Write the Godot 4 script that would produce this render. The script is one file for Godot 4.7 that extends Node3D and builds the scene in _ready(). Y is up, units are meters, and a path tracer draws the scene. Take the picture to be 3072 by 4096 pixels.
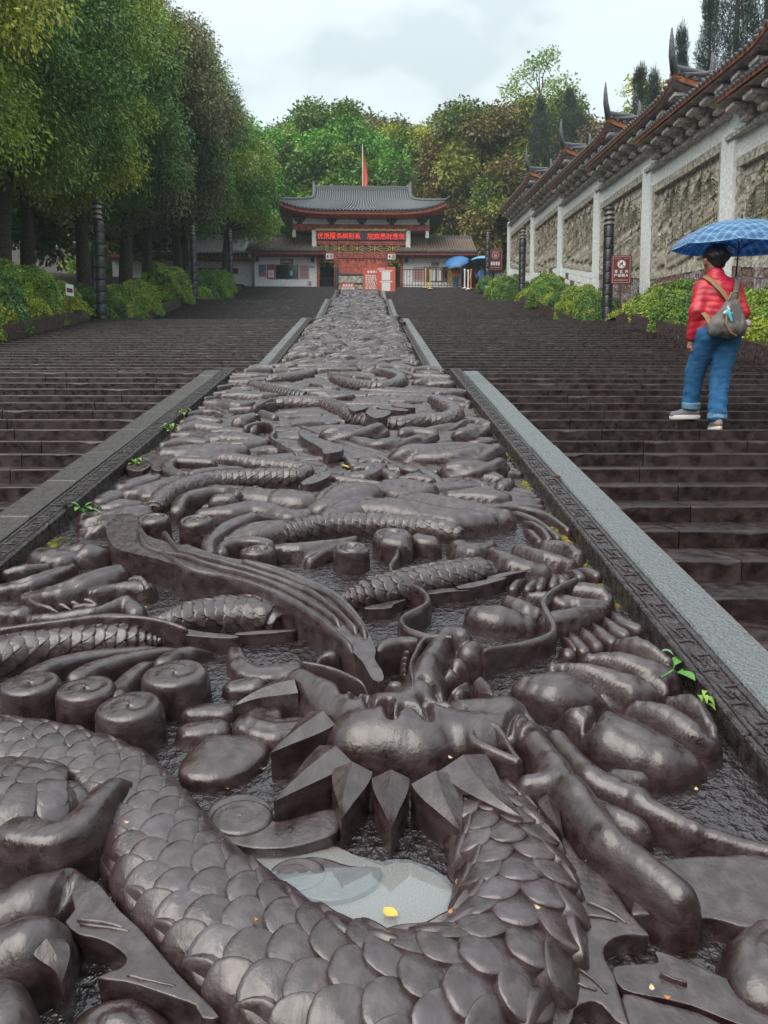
extends Node3D

# ---------------------------------------------------------------- builder of meshes
class MB:
	var v := PackedVector3Array()
	var ix := PackedInt32Array()
	var col := PackedColorArray()
	var c := Color.WHITE
	var tinted := false
	func p(a: Vector3) -> int:
		v.append(a)
		col.append(c)
		return v.size() - 1
	func tri(a: int, b: int, d: int) -> void:
		ix.append(a); ix.append(d); ix.append(b)
	func quad(a: Vector3, b: Vector3, d: Vector3, e: Vector3) -> void:
		var i := p(a)
		p(b); p(d); p(e)
		tri(i, i + 1, i + 2)
		tri(i, i + 2, i + 3)
	func face(pts: Array) -> void:
		var i := p(pts[0])
		for k in range(1, pts.size()):
			p(pts[k])
		for k in range(1, pts.size() - 1):
			tri(i, i + k, i + k + 1)
	func grid(rows: Array, closed := false) -> void:
		var n: int = rows[0].size()
		var at := v.size()
		for r in rows:
			for q in r:
				p(q)
		for j in rows.size() - 1:
			for i in (n if closed else n - 1):
				var i2 := (i + 1) % n
				var a := at + j * n + i
				var b := at + j * n + i2
				tri(a, b, b + n)
				tri(a, b + n, a + n)
	func box(ctr: Vector3, s: Vector3, bs := Basis(), bev := 0.0) -> void:
		var h := s * 0.5
		if bev <= 0.0:
			for ax in 3:
				for sg in [-1.0, 1.0]:
					var n := Vector3.ZERO
					n[ax] = sg
					var a := Vector3.ZERO
					a[(ax + 1) % 3] = 1.0
					var b := n.cross(a)
					var f := func(x: float, y: float) -> Vector3: return ctr + bs * ((n + a * x + b * y) * h)
					quad(f.call(-1.0, -1.0), f.call(1.0, -1.0), f.call(1.0, 1.0), f.call(-1.0, 1.0))
			return
		var q := h - Vector3.ONE * bev
		for ax in 3:
			for sg in [-1.0, 1.0]:
				var n := Vector3.ZERO
				n[ax] = sg
				var a := Vector3.ZERO
				a[(ax + 1) % 3] = 1.0
				var b := n.cross(a)
				var f2 := func(x: float, y: float) -> Vector3: return ctr + bs * (n * h + (a * x + b * y) * q)
				quad(f2.call(-1.0, -1.0), f2.call(1.0, -1.0), f2.call(1.0, 1.0), f2.call(-1.0, 1.0))
		for ax in 3:
			var e := Vector3.ZERO
			e[ax] = 1.0
			var a1 := (ax + 1) % 3
			var a2 := (ax + 2) % 3
			for s1 in [-1.0, 1.0]:
				for s2 in [-1.0, 1.0]:
					var u1 := Vector3.ZERO
					u1[a1] = s1
					var u2 := Vector3.ZERO
					u2[a2] = s2
					var c1 := ctr + bs * ((u1 * h + u2 * q) - e * q)
					var c2 := ctr + bs * ((u1 * h + u2 * q) + e * q)
					var c3 := ctr + bs * ((u1 * q + u2 * h) + e * q)
					var c4 := ctr + bs * ((u1 * q + u2 * h) - e * q)
					if s1 * s2 > 0.0:
						quad(c4, c3, c2, c1)
					else:
						quad(c1, c2, c3, c4)
		for sx in [-1.0, 1.0]:
			for sy in [-1.0, 1.0]:
				for sz in [-1.0, 1.0]:
					var ax1 := ctr + bs * Vector3(sx * h.x, sy * q.y, sz * q.z)
					var ay1 := ctr + bs * Vector3(sx * q.x, sy * h.y, sz * q.z)
					var az1 := ctr + bs * Vector3(sx * q.x, sy * q.y, sz * h.z)
					if sx * sy * sz > 0.0:
						face([ax1, ay1, az1])
					else:
						face([ax1, az1, ay1])
	func tube(pts: Array, rad: Array, sides := 8, caps := true) -> void:
		var rows := []
		var side := Vector3.ZERO
		for i in pts.size():
			var t: Vector3 = (pts[mini(i + 1, pts.size() - 1)] - pts[maxi(i - 1, 0)]).normalized()
			if side == Vector3.ZERO:
				side = t.cross(Vector3.UP if absf(t.y) < 0.9 else Vector3.RIGHT).normalized()
			side = (side - t * side.dot(t)).normalized()
			var up := side.cross(t)
			var r: float = rad[i] if i < rad.size() else rad[-1]
			var row := []
			for k in sides:
				var an := TAU * k / sides
				row.append(pts[i] + (side * cos(an) + up * sin(an)) * r)
			rows.append(row)
		grid(rows, true)
		if caps:
			var r0: Array = rows[0].duplicate()
			r0.reverse()
			face(r0)
			face(rows[-1])
	func lathe(prof: Array, sides := 16, ctr := Vector3.ZERO) -> void:
		var rows := []
		for q in prof:
			var row := []
			for k in sides:
				var an := -TAU * k / sides
				row.append(ctr + Vector3(cos(an) * q[0], q[1], sin(an) * q[0]))
			rows.append(row)
		grid(rows, true)
	# outline in the plane of two axes, pushed along a third
	func prism(poly: PackedVector2Array, o: Vector3, ax: Vector3, ay: Vector3, depth: Vector3) -> void:
		var pl := poly
		if Geometry2D.is_polygon_clockwise(pl):
			pl = pl.duplicate()
			pl.reverse()
		var flip := ax.cross(ay).dot(depth) < 0.0
		var tr := Geometry2D.triangulate_polygon(pl)
		var n := pl.size()
		var at := v.size()
		for q in pl:
			p(o + ax * q.x + ay * q.y)
		for q in pl:
			p(o + ax * q.x + ay * q.y + depth)
		for k in range(0, tr.size(), 3):
			var ar := (pl[tr[k + 1]] - pl[tr[k]]).cross(pl[tr[k + 2]] - pl[tr[k]])
			var b := tr[k + 1] if ar > 0.0 else tr[k + 2]
			var d := tr[k + 2] if ar > 0.0 else tr[k + 1]
			if flip:
				tri(at + tr[k], at + b, at + d)
				tri(at + n + tr[k], at + n + d, at + n + b)
			else:
				tri(at + tr[k], at + d, at + b)
				tri(at + n + tr[k], at + n + b, at + n + d)
		for k in n:
			var k2 := (k + 1) % n
			var a := o + ax * pl[k].x + ay * pl[k].y
			var b2 := o + ax * pl[k2].x + ay * pl[k2].y
			if flip:
				quad(b2, a, a + depth, b2 + depth)
			else:
				quad(a, b2, b2 + depth, a + depth)
	func mesh() -> ArrayMesh:
		var nor := PackedVector3Array()
		nor.resize(v.size())
		for k in range(0, ix.size(), 3):
			var n := (v[ix[k + 2]] - v[ix[k]]).cross(v[ix[k + 1]] - v[ix[k]])
			nor[ix[k]] += n
			nor[ix[k + 1]] += n
			nor[ix[k + 2]] += n
		for k in nor.size():
			nor[k] = nor[k].normalized() if nor[k].length_squared() > 1e-20 else Vector3.UP
		var ar := []
		ar.resize(Mesh.ARRAY_MAX)
		ar[Mesh.ARRAY_VERTEX] = v
		ar[Mesh.ARRAY_NORMAL] = nor
		if tinted:
			ar[Mesh.ARRAY_COLOR] = col
		ar[Mesh.ARRAY_INDEX] = ix
		var m := ArrayMesh.new()
		m.add_surface_from_arrays(Mesh.PRIMITIVE_TRIANGLES, ar)
		return m

# ---------------------------------------------------------------- naming and tags
var used := {}
var M := {}
var R := RandomNumberGenerator.new()

func numbered(called: String) -> String:
	var n: int = used.get(called, -1) + 1
	used[called] = n
	return called if n == 0 else "%s_%03d" % [called, n]

func tag(o: Node3D, label: String, category := "", group := "") -> Node3D:
	o.set_meta("label", label)
	if category:
		o.set_meta("category", category)
	if group:
		o.set_meta("group", group)
	return o

func thing(called: String, label: String, category: String, at := Vector3.ZERO, turn := 0.0, group := "") -> Node3D:
	var o := Node3D.new()
	o.name = numbered(called)
	add_child(o)
	o.position = at
	o.rotation.y = turn
	return tag(o, label, category, group)

# one mesh as one named node; parent null = top level
func put(called: String, m: Mesh, mat: Material, parent: Node = null) -> MeshInstance3D:
	var o := MeshInstance3D.new()
	o.mesh = m
	o.material_override = mat
	if parent == null:
		o.name = numbered(called)
		add_child(o)
	else:
		var k := "%d/%s" % [parent.get_instance_id(), called]
		o.name = numbered(k).replace(k, called)
		parent.add_child(o, true)
	return o

func struct(o: Node3D) -> Node3D:
	o.set_meta("kind", "structure")
	return o

func stuff(o: Node3D) -> Node3D:
	o.set_meta("kind", "stuff")
	return o

func dup(root: Node3D, at: Vector3, turn: float, label: String, group := "") -> Node3D:
	var called: String = root.name
	var cut := called.rfind("_0")
	if cut > 0:
		called = called.substr(0, cut)
	var r: Node3D = root.duplicate()
	r.name = numbered(called)
	add_child(r)
	r.position = at
	r.rotation.y = turn
	r.set_meta("label", label)
	if group:
		r.set_meta("group", group)
	return r

func multi(called: String, m: Mesh, mat: Material, ts: Array, cols: Array, parent: Node = null) -> MultiMeshInstance3D:
	var mm := MultiMesh.new()
	mm.transform_format = MultiMesh.TRANSFORM_3D
	mm.use_colors = cols.size() > 0
	mm.mesh = m
	mm.instance_count = ts.size()
	for i in ts.size():
		mm.set_instance_transform(i, ts[i])
		if cols.size() > 0:
			mm.set_instance_color(i, cols[i])
	var o := MultiMeshInstance3D.new()
	o.multimesh = mm
	o.material_override = mat
	if parent == null:
		o.name = numbered(called)
		add_child(o)
	else:
		var k := "%d/%s" % [parent.get_instance_id(), called]
		o.name = numbered(k).replace(k, called)
		parent.add_child(o, true)
	return o

# ---------------------------------------------------------------- textures and materials
func noise_tex(seed_: int, freq: float, oct: int, lo: Color, hi: Color, mid := Color(0, 0, 0, 0), size := 512, kind := FastNoiseLite.TYPE_SIMPLEX_SMOOTH, normal := 0.0) -> NoiseTexture2D:
	var n := FastNoiseLite.new()
	n.seed = seed_
	n.noise_type = kind
	n.frequency = freq
	n.fractal_type = FastNoiseLite.FRACTAL_FBM
	n.fractal_octaves = oct
	n.fractal_gain = 0.55
	var t := NoiseTexture2D.new()
	t.width = size
	t.height = size
	t.seamless = true
	t.seamless_blend_skirt = 0.2
	t.noise = n
	if normal > 0.0:
		t.as_normal_map = true
		t.bump_strength = normal
	else:
		var g := Gradient.new()
		if mid.a > 0.0:
			g.offsets = PackedFloat32Array([0.2, 0.5, 0.8])
			g.colors = PackedColorArray([lo, mid, hi])
		else:
			g.offsets = PackedFloat32Array([0.25, 0.75])
			g.colors = PackedColorArray([lo, hi])
		t.color_ramp = g
	return t

func lin(r: float, g: float, b: float) -> Color:
	return Color(r, g, b).linear_to_srgb()

func mat(called: String, c: Color, rough := 0.8, spec := 0.5, metal := 0.0) -> StandardMaterial3D:
	var m := StandardMaterial3D.new()
	m.resource_name = called
	m.albedo_color = c
	m.roughness = rough
	m.metallic_specular = spec
	m.metallic = metal
	M[called] = m
	return m

# a stone, plaster or timber with grain: albedo noise (multiplied by c), relief and uneven gloss, all in metres through triplanar mapping
func grain(called: String, c: Color, tex: Texture2D, per_m: float, rough := 0.8, bump: Texture2D = null, bump_cm := 0.0, rough_tex: Texture2D = null, spec := 0.5, world := true) -> StandardMaterial3D:
	var m := mat(called, c, rough, spec)
	m.albedo_texture = tex
	m.uv1_triplanar = true
	m.uv1_world_triplanar = world
	m.uv1_scale = Vector3.ONE * per_m
	if bump:
		m.heightmap_enabled = true
		m.heightmap_texture = bump
		m.heightmap_scale = bump_cm
	if rough_tex:
		m.roughness_texture = rough_tex
	return m

func g3(r: float) -> Color:
	return Color(r, r, r)

func make_materials() -> void:
	var cloudy := noise_tex(3, 0.006, 5, g3(0.62), g3(1.0), g3(0.84))
	var soft := noise_tex(63, 0.02, 5, g3(0.86), g3(1.0), g3(0.95))
	var fine := noise_tex(5, 0.03, 4, g3(0.0), g3(1.0))
	var chisel := noise_tex(7, 0.05, 3, g3(0.0), g3(1.0))
	var coarse := noise_tex(9, 0.012, 4, g3(0.0), g3(1.0))
	var blot := noise_tex(11, 0.012, 8, Color(0.55, 0.44, 0.41), Color(1.12, 1.1, 1.14), Color(0.82, 0.75, 0.77))
	var wet := noise_tex(17, 0.016, 6, g3(0.42), g3(1.0), g3(0.72))
	var hammered := noise_tex(23, 0.02, 3, g3(0.0), g3(1.0), Color(0, 0, 0, 0), 512, FastNoiseLite.TYPE_CELLULAR)
	var speck := noise_tex(29, 0.09, 3, g3(0.66), g3(1.0), g3(0.86))
	# wet dark carved stone
	var cs := grain("carved_stone", lin(0.067, 0.046, 0.046), blot, 2.2, 0.48, chisel, 0.06, wet, 0.75)
	cs.vertex_color_use_as_albedo = false
	grain("scale_stone", lin(0.077, 0.055, 0.056), blot, 2.6, 0.48, chisel, 0.05, wet, 0.75)
	grain("scale_stone_b", lin(0.058, 0.039, 0.038), blot, 3.1, 0.52, chisel, 0.05, wet, 0.72)
	grain("scale_stone_c", lin(0.085, 0.065, 0.07), blot, 1.9, 0.47, chisel, 0.05, wet, 0.75)
	grain("relief_ground", lin(0.042, 0.034, 0.037), blot, 3.0, 0.3, hammered, 0.5, wet, 0.65)
	grain("step_stone", lin(0.043, 0.029, 0.026), blot, 0.9, 0.55, fine, 0.12, wet, 0.5)
	grain("step_stone_b", lin(0.035, 0.024, 0.022), blot, 1.3, 0.52, fine, 0.12, wet, 0.5)
	grain("step_stone_c", lin(0.05, 0.036, 0.033), blot, 0.7, 0.58, fine, 0.12, wet, 0.5)
	grain("worn_edge", lin(0.2, 0.185, 0.18), speck, 3.0, 0.5, fine, 0.3)
	grain("rail_stone", lin(0.2, 0.21, 0.215), speck, 2.2, 0.42, fine, 0.35, wet, 0.55)
	grain("rail_stone_b", lin(0.165, 0.17, 0.175), speck, 1.7, 0.42, fine, 0.35, wet, 0.55)
	grain("rail_stone_shaded", lin(0.105, 0.092, 0.088), speck, 2.0, 0.5, fine, 0.2, wet, 0.5)  # same rail stone, its weaker reflection on the left put into the colour
	grain("border_stone", lin(0.055, 0.047, 0.047), blot, 2.0, 0.42, fine, 0.4, wet, 0.55)
	grain("kerb_stone", lin(0.085, 0.068, 0.06), blot, 1.2, 0.55, fine, 0.4, wet)
	grain("soil", lin(0.05, 0.035, 0.025), speck, 1.5, 0.9, coarse, 3.0)
	grain("paving", lin(0.05, 0.045, 0.045), blot, 0.5, 0.4, fine, 0.3, wet)
	grain("white_plaster", lin(0.82, 0.83, 0.82), soft, 0.5, 0.85, fine, 0.15)
	grain("red_paint", lin(0.44, 0.09, 0.06), cloudy, 0.6, 0.6)
	grain("red_door", lin(0.62, 0.12, 0.07), cloudy, 0.5, 0.55)
	grain("dark_red_timber", lin(0.11, 0.03, 0.024), cloudy, 1.0, 0.7)
	grain("roof_tile_dark", lin(0.12, 0.125, 0.136), noise_tex(61, 0.05, 3, g3(0.45), g3(1.3), g3(0.9)), 0.45, 0.5, fine, 0.4)
	grain("roof_rib", lin(0.13, 0.135, 0.147), noise_tex(67, 0.05, 3, g3(0.55), g3(1.3), g3(1.0)), 0.45, 0.45, fine, 0.2)
	grain("roof_tile_brown", lin(0.23, 0.155, 0.11), noise_tex(62, 0.05, 3, g3(0.5), g3(1.15), g3(0.9)), 0.45, 0.6, fine, 0.4)
	grain("orange_fascia", lin(0.45, 0.13, 0.045), cloudy, 1.0, 0.7)
	grain("gold_paint", lin(0.8, 0.6, 0.17), cloudy, 1.5, 0.5)
	grain("painted_concrete", lin(0.52, 0.43, 0.41), cloudy, 1.2, 0.8)
	grain("painted_concrete_pale", lin(0.68, 0.61, 0.59), cloudy, 1.2, 0.8)
	grain("wall_render", lin(0.83, 0.85, 0.85), soft, 0.6, 0.85, coarse, 0.8)
	grain("panel_stone", lin(0.62, 0.605, 0.545), noise_tex(64, 0.012, 5, Color(0.62, 0.6, 0.55), Color(1.05, 1.02, 1.0), Color(0.86, 0.84, 0.8)), 0.6, 0.85, fine, 0.7)
	grain("panel_stone_b", lin(0.57, 0.555, 0.5), noise_tex(65, 0.012, 5, Color(0.6, 0.58, 0.55), Color(1.05, 1.02, 1.0), Color(0.84, 0.82, 0.8)), 0.7, 0.85, fine, 0.7)
	grain("block_grey", lin(0.42, 0.41, 0.4), blot, 0.9, 0.85, fine, 0.9)
	grain("block_brown", lin(0.25, 0.185, 0.155), blot, 0.9, 0.85, fine, 0.9)
	grain("bark", lin(0.105, 0.075, 0.055), noise_tex(66, 0.02, 4, g3(0.35), g3(1.1), g3(0.75)), 0.9, 0.9, fine, 1.6)
	grain("slate_post", lin(0.03, 0.033, 0.042), blot, 1.1, 0.4, fine, 0.5, wet, 0.6)
	mat("lamp_grey", lin(0.33, 0.3, 0.28), 0.5)
	mat("black_metal", lin(0.02, 0.02, 0.022), 0.5)
	mat("dark_glass", lin(0.012, 0.016, 0.018), 0.08, 0.7)
	mat("dark_room", lin(0.15, 0.125, 0.11), 0.9)
	mat("paper_white", lin(0.75, 0.75, 0.73), 0.7)
	mat("sign_maroon", lin(0.125, 0.025, 0.03), 0.4)
	mat("sign_pink", lin(0.5, 0.29, 0.28), 0.5)
	mat("notice_red", lin(0.6, 0.09, 0.05), 0.45)
	mat("banner_black", lin(0.02, 0.024, 0.032), 0.4)
	mat("poster_blue", lin(0.05, 0.16, 0.36), 0.4)
	mat("poster_rose", lin(0.55, 0.12, 0.12), 0.4)
	mat("cyan_paint", lin(0.1, 0.5, 0.62), 0.5)
	mat("yellow_plastic", lin(0.65, 0.42, 0.1), 0.45)
	mat("orange_plastic", lin(0.7, 0.18, 0.05), 0.45)
	mat("white_plastic", lin(0.72, 0.72, 0.7), 0.4)
	mat("iron_rail", lin(0.07, 0.03, 0.028), 0.5)
	var led := mat("led_red", lin(0.7, 0.05, 0.02), 0.5)
	led.emission_enabled = true
	led.emission = Color(1.0, 0.16, 0.05)
	led.emission_energy_multiplier = 0.42
	for q in [["leaf", 0.5], ["needle", 0.6]]:
		var lf := mat(q[0], Color.WHITE, q[1], 0.5)
		lf.vertex_color_use_as_albedo = true
		lf.backlight_enabled = true
		lf.backlight = lin(0.16, 0.24, 0.04)
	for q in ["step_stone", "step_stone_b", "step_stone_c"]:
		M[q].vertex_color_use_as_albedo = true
	M.cloudy = cloudy
	M.fine = fine
	M.coarse = coarse
	M.blot = blot
	M.speck = speck
	M.wet = wet
	M.hammered = hammered

# ---------------------------------------------------------------- the lie of the land
# distance ahead (d) -> height of the step edges (y)
const PROFILE := [[-6.0, -1.374], [10.11, 2.315], [12.64, 2.315], [25.35, 5.366], [28.35, 5.366], [40.9, 8.798], [43.8, 8.798], [55.0, 11.94], [58.6, 12.95], [75.0, 12.95]]

func ground_y(d: float) -> float:
	for i in PROFILE.size() - 1:
		if d <= PROFILE[i + 1][0]:
			return lerpf(PROFILE[i][1], PROFILE[i + 1][1], clampf((d - PROFILE[i][0]) / (PROFILE[i + 1][0] - PROFILE[i][0]), 0.0, 1.0))
	return PROFILE[-1][1]

func _ready() -> void:
	R.seed = 7
	var cam := Camera3D.new()
	cam.name = "camera"
	add_child(cam)
	cam.position = Vector3(0.268, 1.42, 0.0)
	cam.rotation_degrees = Vector3(-5.2, -1.5, 0)
	cam.fov = 67.35
	cam.near = 0.05
	cam.far = 600.0
	var env := Environment.new()
	env.background_mode = Environment.BG_SKY
	var sky := Sky.new()
	var sm := ProceduralSkyMaterial.new()
	sm.sky_top_color = lin(1.0, 1.1, 1.15)
	sm.sky_horizon_color = lin(0.25, 0.305, 0.325)
	sm.sky_curve = 2.3
	sm.ground_horizon_color = lin(0.4, 0.42, 0.4)
	sm.ground_bottom_color = lin(0.12, 0.12, 0.11)
	sm.sky_cover = noise_tex(41, 0.011, 5, Color(1, 1, 1, 0.0), Color(0.42, 0.45, 0.455, 0.36), Color(0, 0, 0, 0), 1024)
	sky.sky_material = sm
	env.sky = sky
	env.background_energy_multiplier = 1.0
	env.tonemap_mode = Environment.TONE_MAPPER_LINEAR
	env.tonemap_exposure = 2.1
	env.sdfgi_enabled = true
	env.ssao_enabled = true
	env.ssil_enabled = true
	env.fog_enabled = true
	env.fog_density = 0.0007
	env.fog_light_color = lin(0.7, 0.8, 0.83)
	var we := WorldEnvironment.new()
	we.name = "world_environment"
	we.environment = env
	add_child(we)
	var sun := DirectionalLight3D.new()
	sun.name = "sun"
	sun.light_energy = 0.5
	sun.light_color = Color(1.0, 0.97, 0.93)
	sun.light_angular_distance = 60.0
	sun.sky_mode = DirectionalLight3D.SKY_MODE_LIGHT_ONLY
	sun.shadow_enabled = true
	sun.rotation_degrees = Vector3(-46, -38, 0)
	add_child(sun)
	make_materials()
	build_stairs()
	build_rails()
	build_reliefs()
	build_gate()
	build_wall()
	build_planting()
	build_furniture()
	build_people()
	build_small()

# ---------------------------------------------------------------- stairs
const FLIGHTS := [[3.252 - 0.4286 * 4.0, 10.11, 0.4286], [12.64, 25.35, 0.43], [28.35, 40.9, 0.43], [43.8, 55.0, 0.43], [55.0, 58.6, 0.43]]
const HALF := 8.42

func step_block(len_: float, rise: float, run: float, var_: int) -> ArrayMesh:
	# nosing edge at z = 0 facing +z, worn unevenly; body runs back under the next step
	var b := MB.new()
	var n := 7
	var r := RandomNumberGenerator.new()
	r.seed = 100 + var_
	var rows := []
	var wob := []
	for i in n + 1:
		wob.append(r.randf_range(0.005, 0.008) + (0.008 if r.randf() < 0.06 else 0.0))
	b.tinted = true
	for j in 8:
		var row := []
		for i in n + 1:
			var x := -len_ * 0.5 + len_ * i / n
			var w: float = wob[i]
			var zz: float
			var yy: float
			match j:
				0: zz = -run - 0.06; yy = 0.0
				1: zz = -0.1; yy = r.randf_range(-0.002, 0.001)
				2: zz = -w * 1.4 - 0.012; yy = -0.001
				3: zz = -w * 1.4; yy = -0.001
				4: zz = -w * 0.4; yy = -w * 0.45
				5: zz = r.randf_range(-0.002, 0.002); yy = -w * 1.5
				6: zz = 0.0; yy = -w * 1.5 - 0.006
				_: zz = r.randf_range(-0.003, 0.0); yy = -rise - 0.03
			row.append(Vector3(x, yy, zz))
		rows.append(row)
	rows.reverse()
	b.grid(rows)
	# the arris is worn pale, and its sky glint is put into the colour
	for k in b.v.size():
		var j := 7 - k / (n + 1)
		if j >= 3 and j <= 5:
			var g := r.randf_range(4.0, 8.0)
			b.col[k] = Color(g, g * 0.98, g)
	for s in [0, n]:
		var pts := []
		for row in rows:
			pts.append(row[s])
		pts.append(Vector3(pts[0].x, -rise - 0.03, -run - 0.06))
		if s == 0:
			pts.reverse()
		b.face(pts)
	return b.mesh()

func build_stairs() -> void:
	var root := Node3D.new()
	root.name = "stairs"
	add_child(root)
	struct(root)
	tag(root, "wide dark wet stone stairs climbing both sides of the relief")
	var lens := [0.86, 1.02, 1.2, 1.36]
	var mats := [M.step_stone, M.step_stone_b, M.step_stone_c, M.step_stone]
	for f in FLIGHTS.size():
		var d0: float = FLIGHTS[f][0]
		var d1: float = FLIGHTS[f][1]
		var run: float = FLIGHTS[f][2]
		var n := int(round((d1 - d0) / run))
		run = (d1 - d0) / n
		var y0 := ground_y(d0)
		var rise := (ground_y(d1) - y0) / n
		if f > 0:
			y0 += 0.0
		var variants := []
		for k in 12:
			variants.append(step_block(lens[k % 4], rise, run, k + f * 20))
		var joined := [MB.new(), MB.new(), MB.new()]
		for k in n + 1:
			var d := d0 + run * k
			var y := ground_y(d0) + rise * k
			for side in [-1.0, 1.0]:
				var x := 1.62 if f < 4 else 0.0
				var first := R.randf_range(0.35, 1.0)
				while x < HALF:
					var vi := R.randi_range(0, 11)
					var len_: float = lens[vi % 4]
					if first < 1.0:
						len_ *= first
						first = 1.0
					var half_len := len_ - 0.007
					var at := Vector3(side * (x + len_ * 0.5), y + R.randf_range(-0.001, 0.001), -d + R.randf_range(-0.002, 0.002))
					if f == 0:
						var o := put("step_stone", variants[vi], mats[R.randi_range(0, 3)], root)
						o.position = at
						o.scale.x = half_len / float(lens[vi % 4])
					else:
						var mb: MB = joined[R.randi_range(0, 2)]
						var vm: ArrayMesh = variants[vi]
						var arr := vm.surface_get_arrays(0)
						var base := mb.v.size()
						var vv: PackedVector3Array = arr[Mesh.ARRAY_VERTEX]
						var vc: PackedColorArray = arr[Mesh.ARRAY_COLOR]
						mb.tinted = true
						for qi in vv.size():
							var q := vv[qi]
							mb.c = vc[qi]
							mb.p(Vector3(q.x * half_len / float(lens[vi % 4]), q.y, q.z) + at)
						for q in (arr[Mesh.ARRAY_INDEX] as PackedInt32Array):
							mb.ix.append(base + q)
					x += len_
		if f > 0:
			for q in 3:
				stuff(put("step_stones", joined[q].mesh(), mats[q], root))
		# solid core under the treads
		var core := MB.new()
		for side in [-1.0, 1.0]:
			var pl := PackedVector2Array([Vector2(d0 - 0.3, ground_y(d0) - 0.4), Vector2(d1 + 0.3, ground_y(d1) - 0.35), Vector2(d1 + 0.3, ground_y(d1) - 1.2), Vector2(d0 - 0.3, ground_y(d0) - 1.2)])
			core.prism(pl, Vector3(side * (1.45 if f < 4 else 0.0), 0, 0), Vector3(0, 0, -1), Vector3.UP, Vector3(side * (HALF - 1.4 if f < 4 else HALF), 0, 0))
		put("stair_core", core.mesh(), M.step_stone_b, root)
	# landings, and the paved court at the top
	for i in [1, 3, 5, 8]:
		var a: Array = PROFILE[i]
		var e: Array = PROFILE[i + 1]
		var b := MB.new()
		var deep: float = e[0] - a[0]
		var nx := 12 if i < 8 else 20
		var nz := 3 if i < 8 else 16
		for side in [-1.0, 1.0]:
			for kx in nx:
				for kz in nz:
					var w := (HALF - 1.45) / nx
					var dz := (deep - 0.4) / nz
					if i == 8:
						w = (16.0 - 0.0) / nx
					var xx: float = side * ((1.45 if i < 8 else 0.0) + w * (kx + 0.5))
					b.box(Vector3(xx, a[1] - 0.05 + R.randf_range(-0.002, 0.002), -(a[0] + 0.4 + dz * (kz + 0.5))), Vector3(w - 0.008, 0.1, dz - 0.008), Basis(), 0.006)
		var o := put("landing_paving" if i < 8 else "court_paving", b.mesh(), M.paving, root)
		stuff(o)
	# the ground that reaches to the horizon
	var gp := MB.new()
	var rows := []
	for d in [-40.0, -6.0, 10.0, 12.6, 25.3, 28.3, 40.9, 43.8, 55.0, 75.0, 110.0, 160.0, 400.0]:
		var row := []
		for k in 25:
			var x := -300.0 + 25.0 * k
			row.append(Vector3(x, (ground_y(d) if d < 75.0 else 12.95) - 1.3, -d))
		rows.append(row)
	gp.grid(rows)
	struct(put("ground", gp.mesh(), M.soil))

# ---------------------------------------------------------------- stone edging of the relief: carved border and sloping slabs
func fret_motif() -> ArrayMesh:
	# angular meander: raised bars on the border, local x across, y up, z down the slope; 0.42 m long
	var b := MB.new()
	for q in [[-0.040, 0.0, 0.007, 0.42], [0.040, 0.0, 0.007, 0.42]]:
		b.box(Vector3(q[0], 0.002, q[1]), Vector3(q[2], 0.009, q[3]), Basis(), 0.002)
	for k in 2:
		var z0 := -0.105 + 0.21 * k
		for q in [[0.012, -0.06, 0.05, 0.012], [-0.012, 0.045, 0.05, 0.012], [-0.012, -0.03, 0.012, 0.09], [0.014, 0.01, 0.012, 0.09], [0.0, -0.012, 0.03, 0.01]]:
			b.box(Vector3(q[0], 0.002, z0 + q[1]), Vector3(q[2], 0.009, q[3]), Basis(Vector3.UP, 0.15), 0.002)
	return b.mesh()

func build_rails() -> void:
	var motif := fret_motif()
	var rail_spans := [[0.6, 10.1], [12.64, 25.35], [28.35, 40.9], [43.8, 55.0]]
	var ord := ["lowest", "second", "third", "topmost"]
	for f in 4:
		var d0: float = rail_spans[f][0]
		var d1: float = rail_spans[f][1]
		var y0 := ground_y(d0) + 0.06
		var y1 := ground_y(d1) + 0.06
		var along := Vector3(0, y1 - y0, -(d1 - d0))
		var length := along.length()
		along = along.normalized()
		var bs := Basis(Vector3.RIGHT, along.cross(Vector3.RIGHT) * -1.0, -along)
		if bs.y.y < 0.0:
			bs.y = -bs.y
		for side in [-1.0, 1.0]:
			var t := thing("stone_edging", "sloping grey slabs and fret border edging the %s relief on its %s" % [ord[f], "left" if side < 0 else "right"], "stone edging", Vector3(0, y0, -d0))
			t.basis = bs
			# carved border, in stones
			var z := 0.0
			var k := 0
			while z < length - 0.05:
				var l := minf(R.randf_range(1.5, 1.9), length - z)
				var b := MB.new()
				b.box(Vector3(side * 1.455, -0.10, -(z + l * 0.5)), Vector3(0.132, 0.2, l - 0.004), Basis(), 0.006)
				put("border_stone", b.mesh(), M.border_stone, t)
				z += l
			if f < 2:
				var zz := 0.25
				var ts := []
				while zz < length - 0.2:
					ts.append(Transform3D(Basis(), Vector3(side * 1.455, 0.0, -zz)))
					zz += 0.42
				stuff(multi("fret_carving", motif, M.border_stone, ts, [], t))
			z = 0.0
			var end := length - (0.28 if f < 3 else 0.0)
			while z < end - 0.05:
				var l2 := minf(R.randf_range(0.66, 0.84), end - z)
				if end - z - l2 < 0.25:
					l2 = end - z
				var b2 := MB.new()
				b2.box(Vector3(side * 1.6195, -0.16 + R.randf_range(-0.003, 0.004), -(z + l2 * 0.5)), Vector3(0.193, 0.34, l2 - 0.005), Basis(), 0.008)
				put("coping_slab", b2.mesh(), M.rail_stone_shaded if side < 0.0 and f == 0 else (M.rail_stone if R.randf() < 0.7 else M.rail_stone_b), t)
				z += l2

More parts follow.
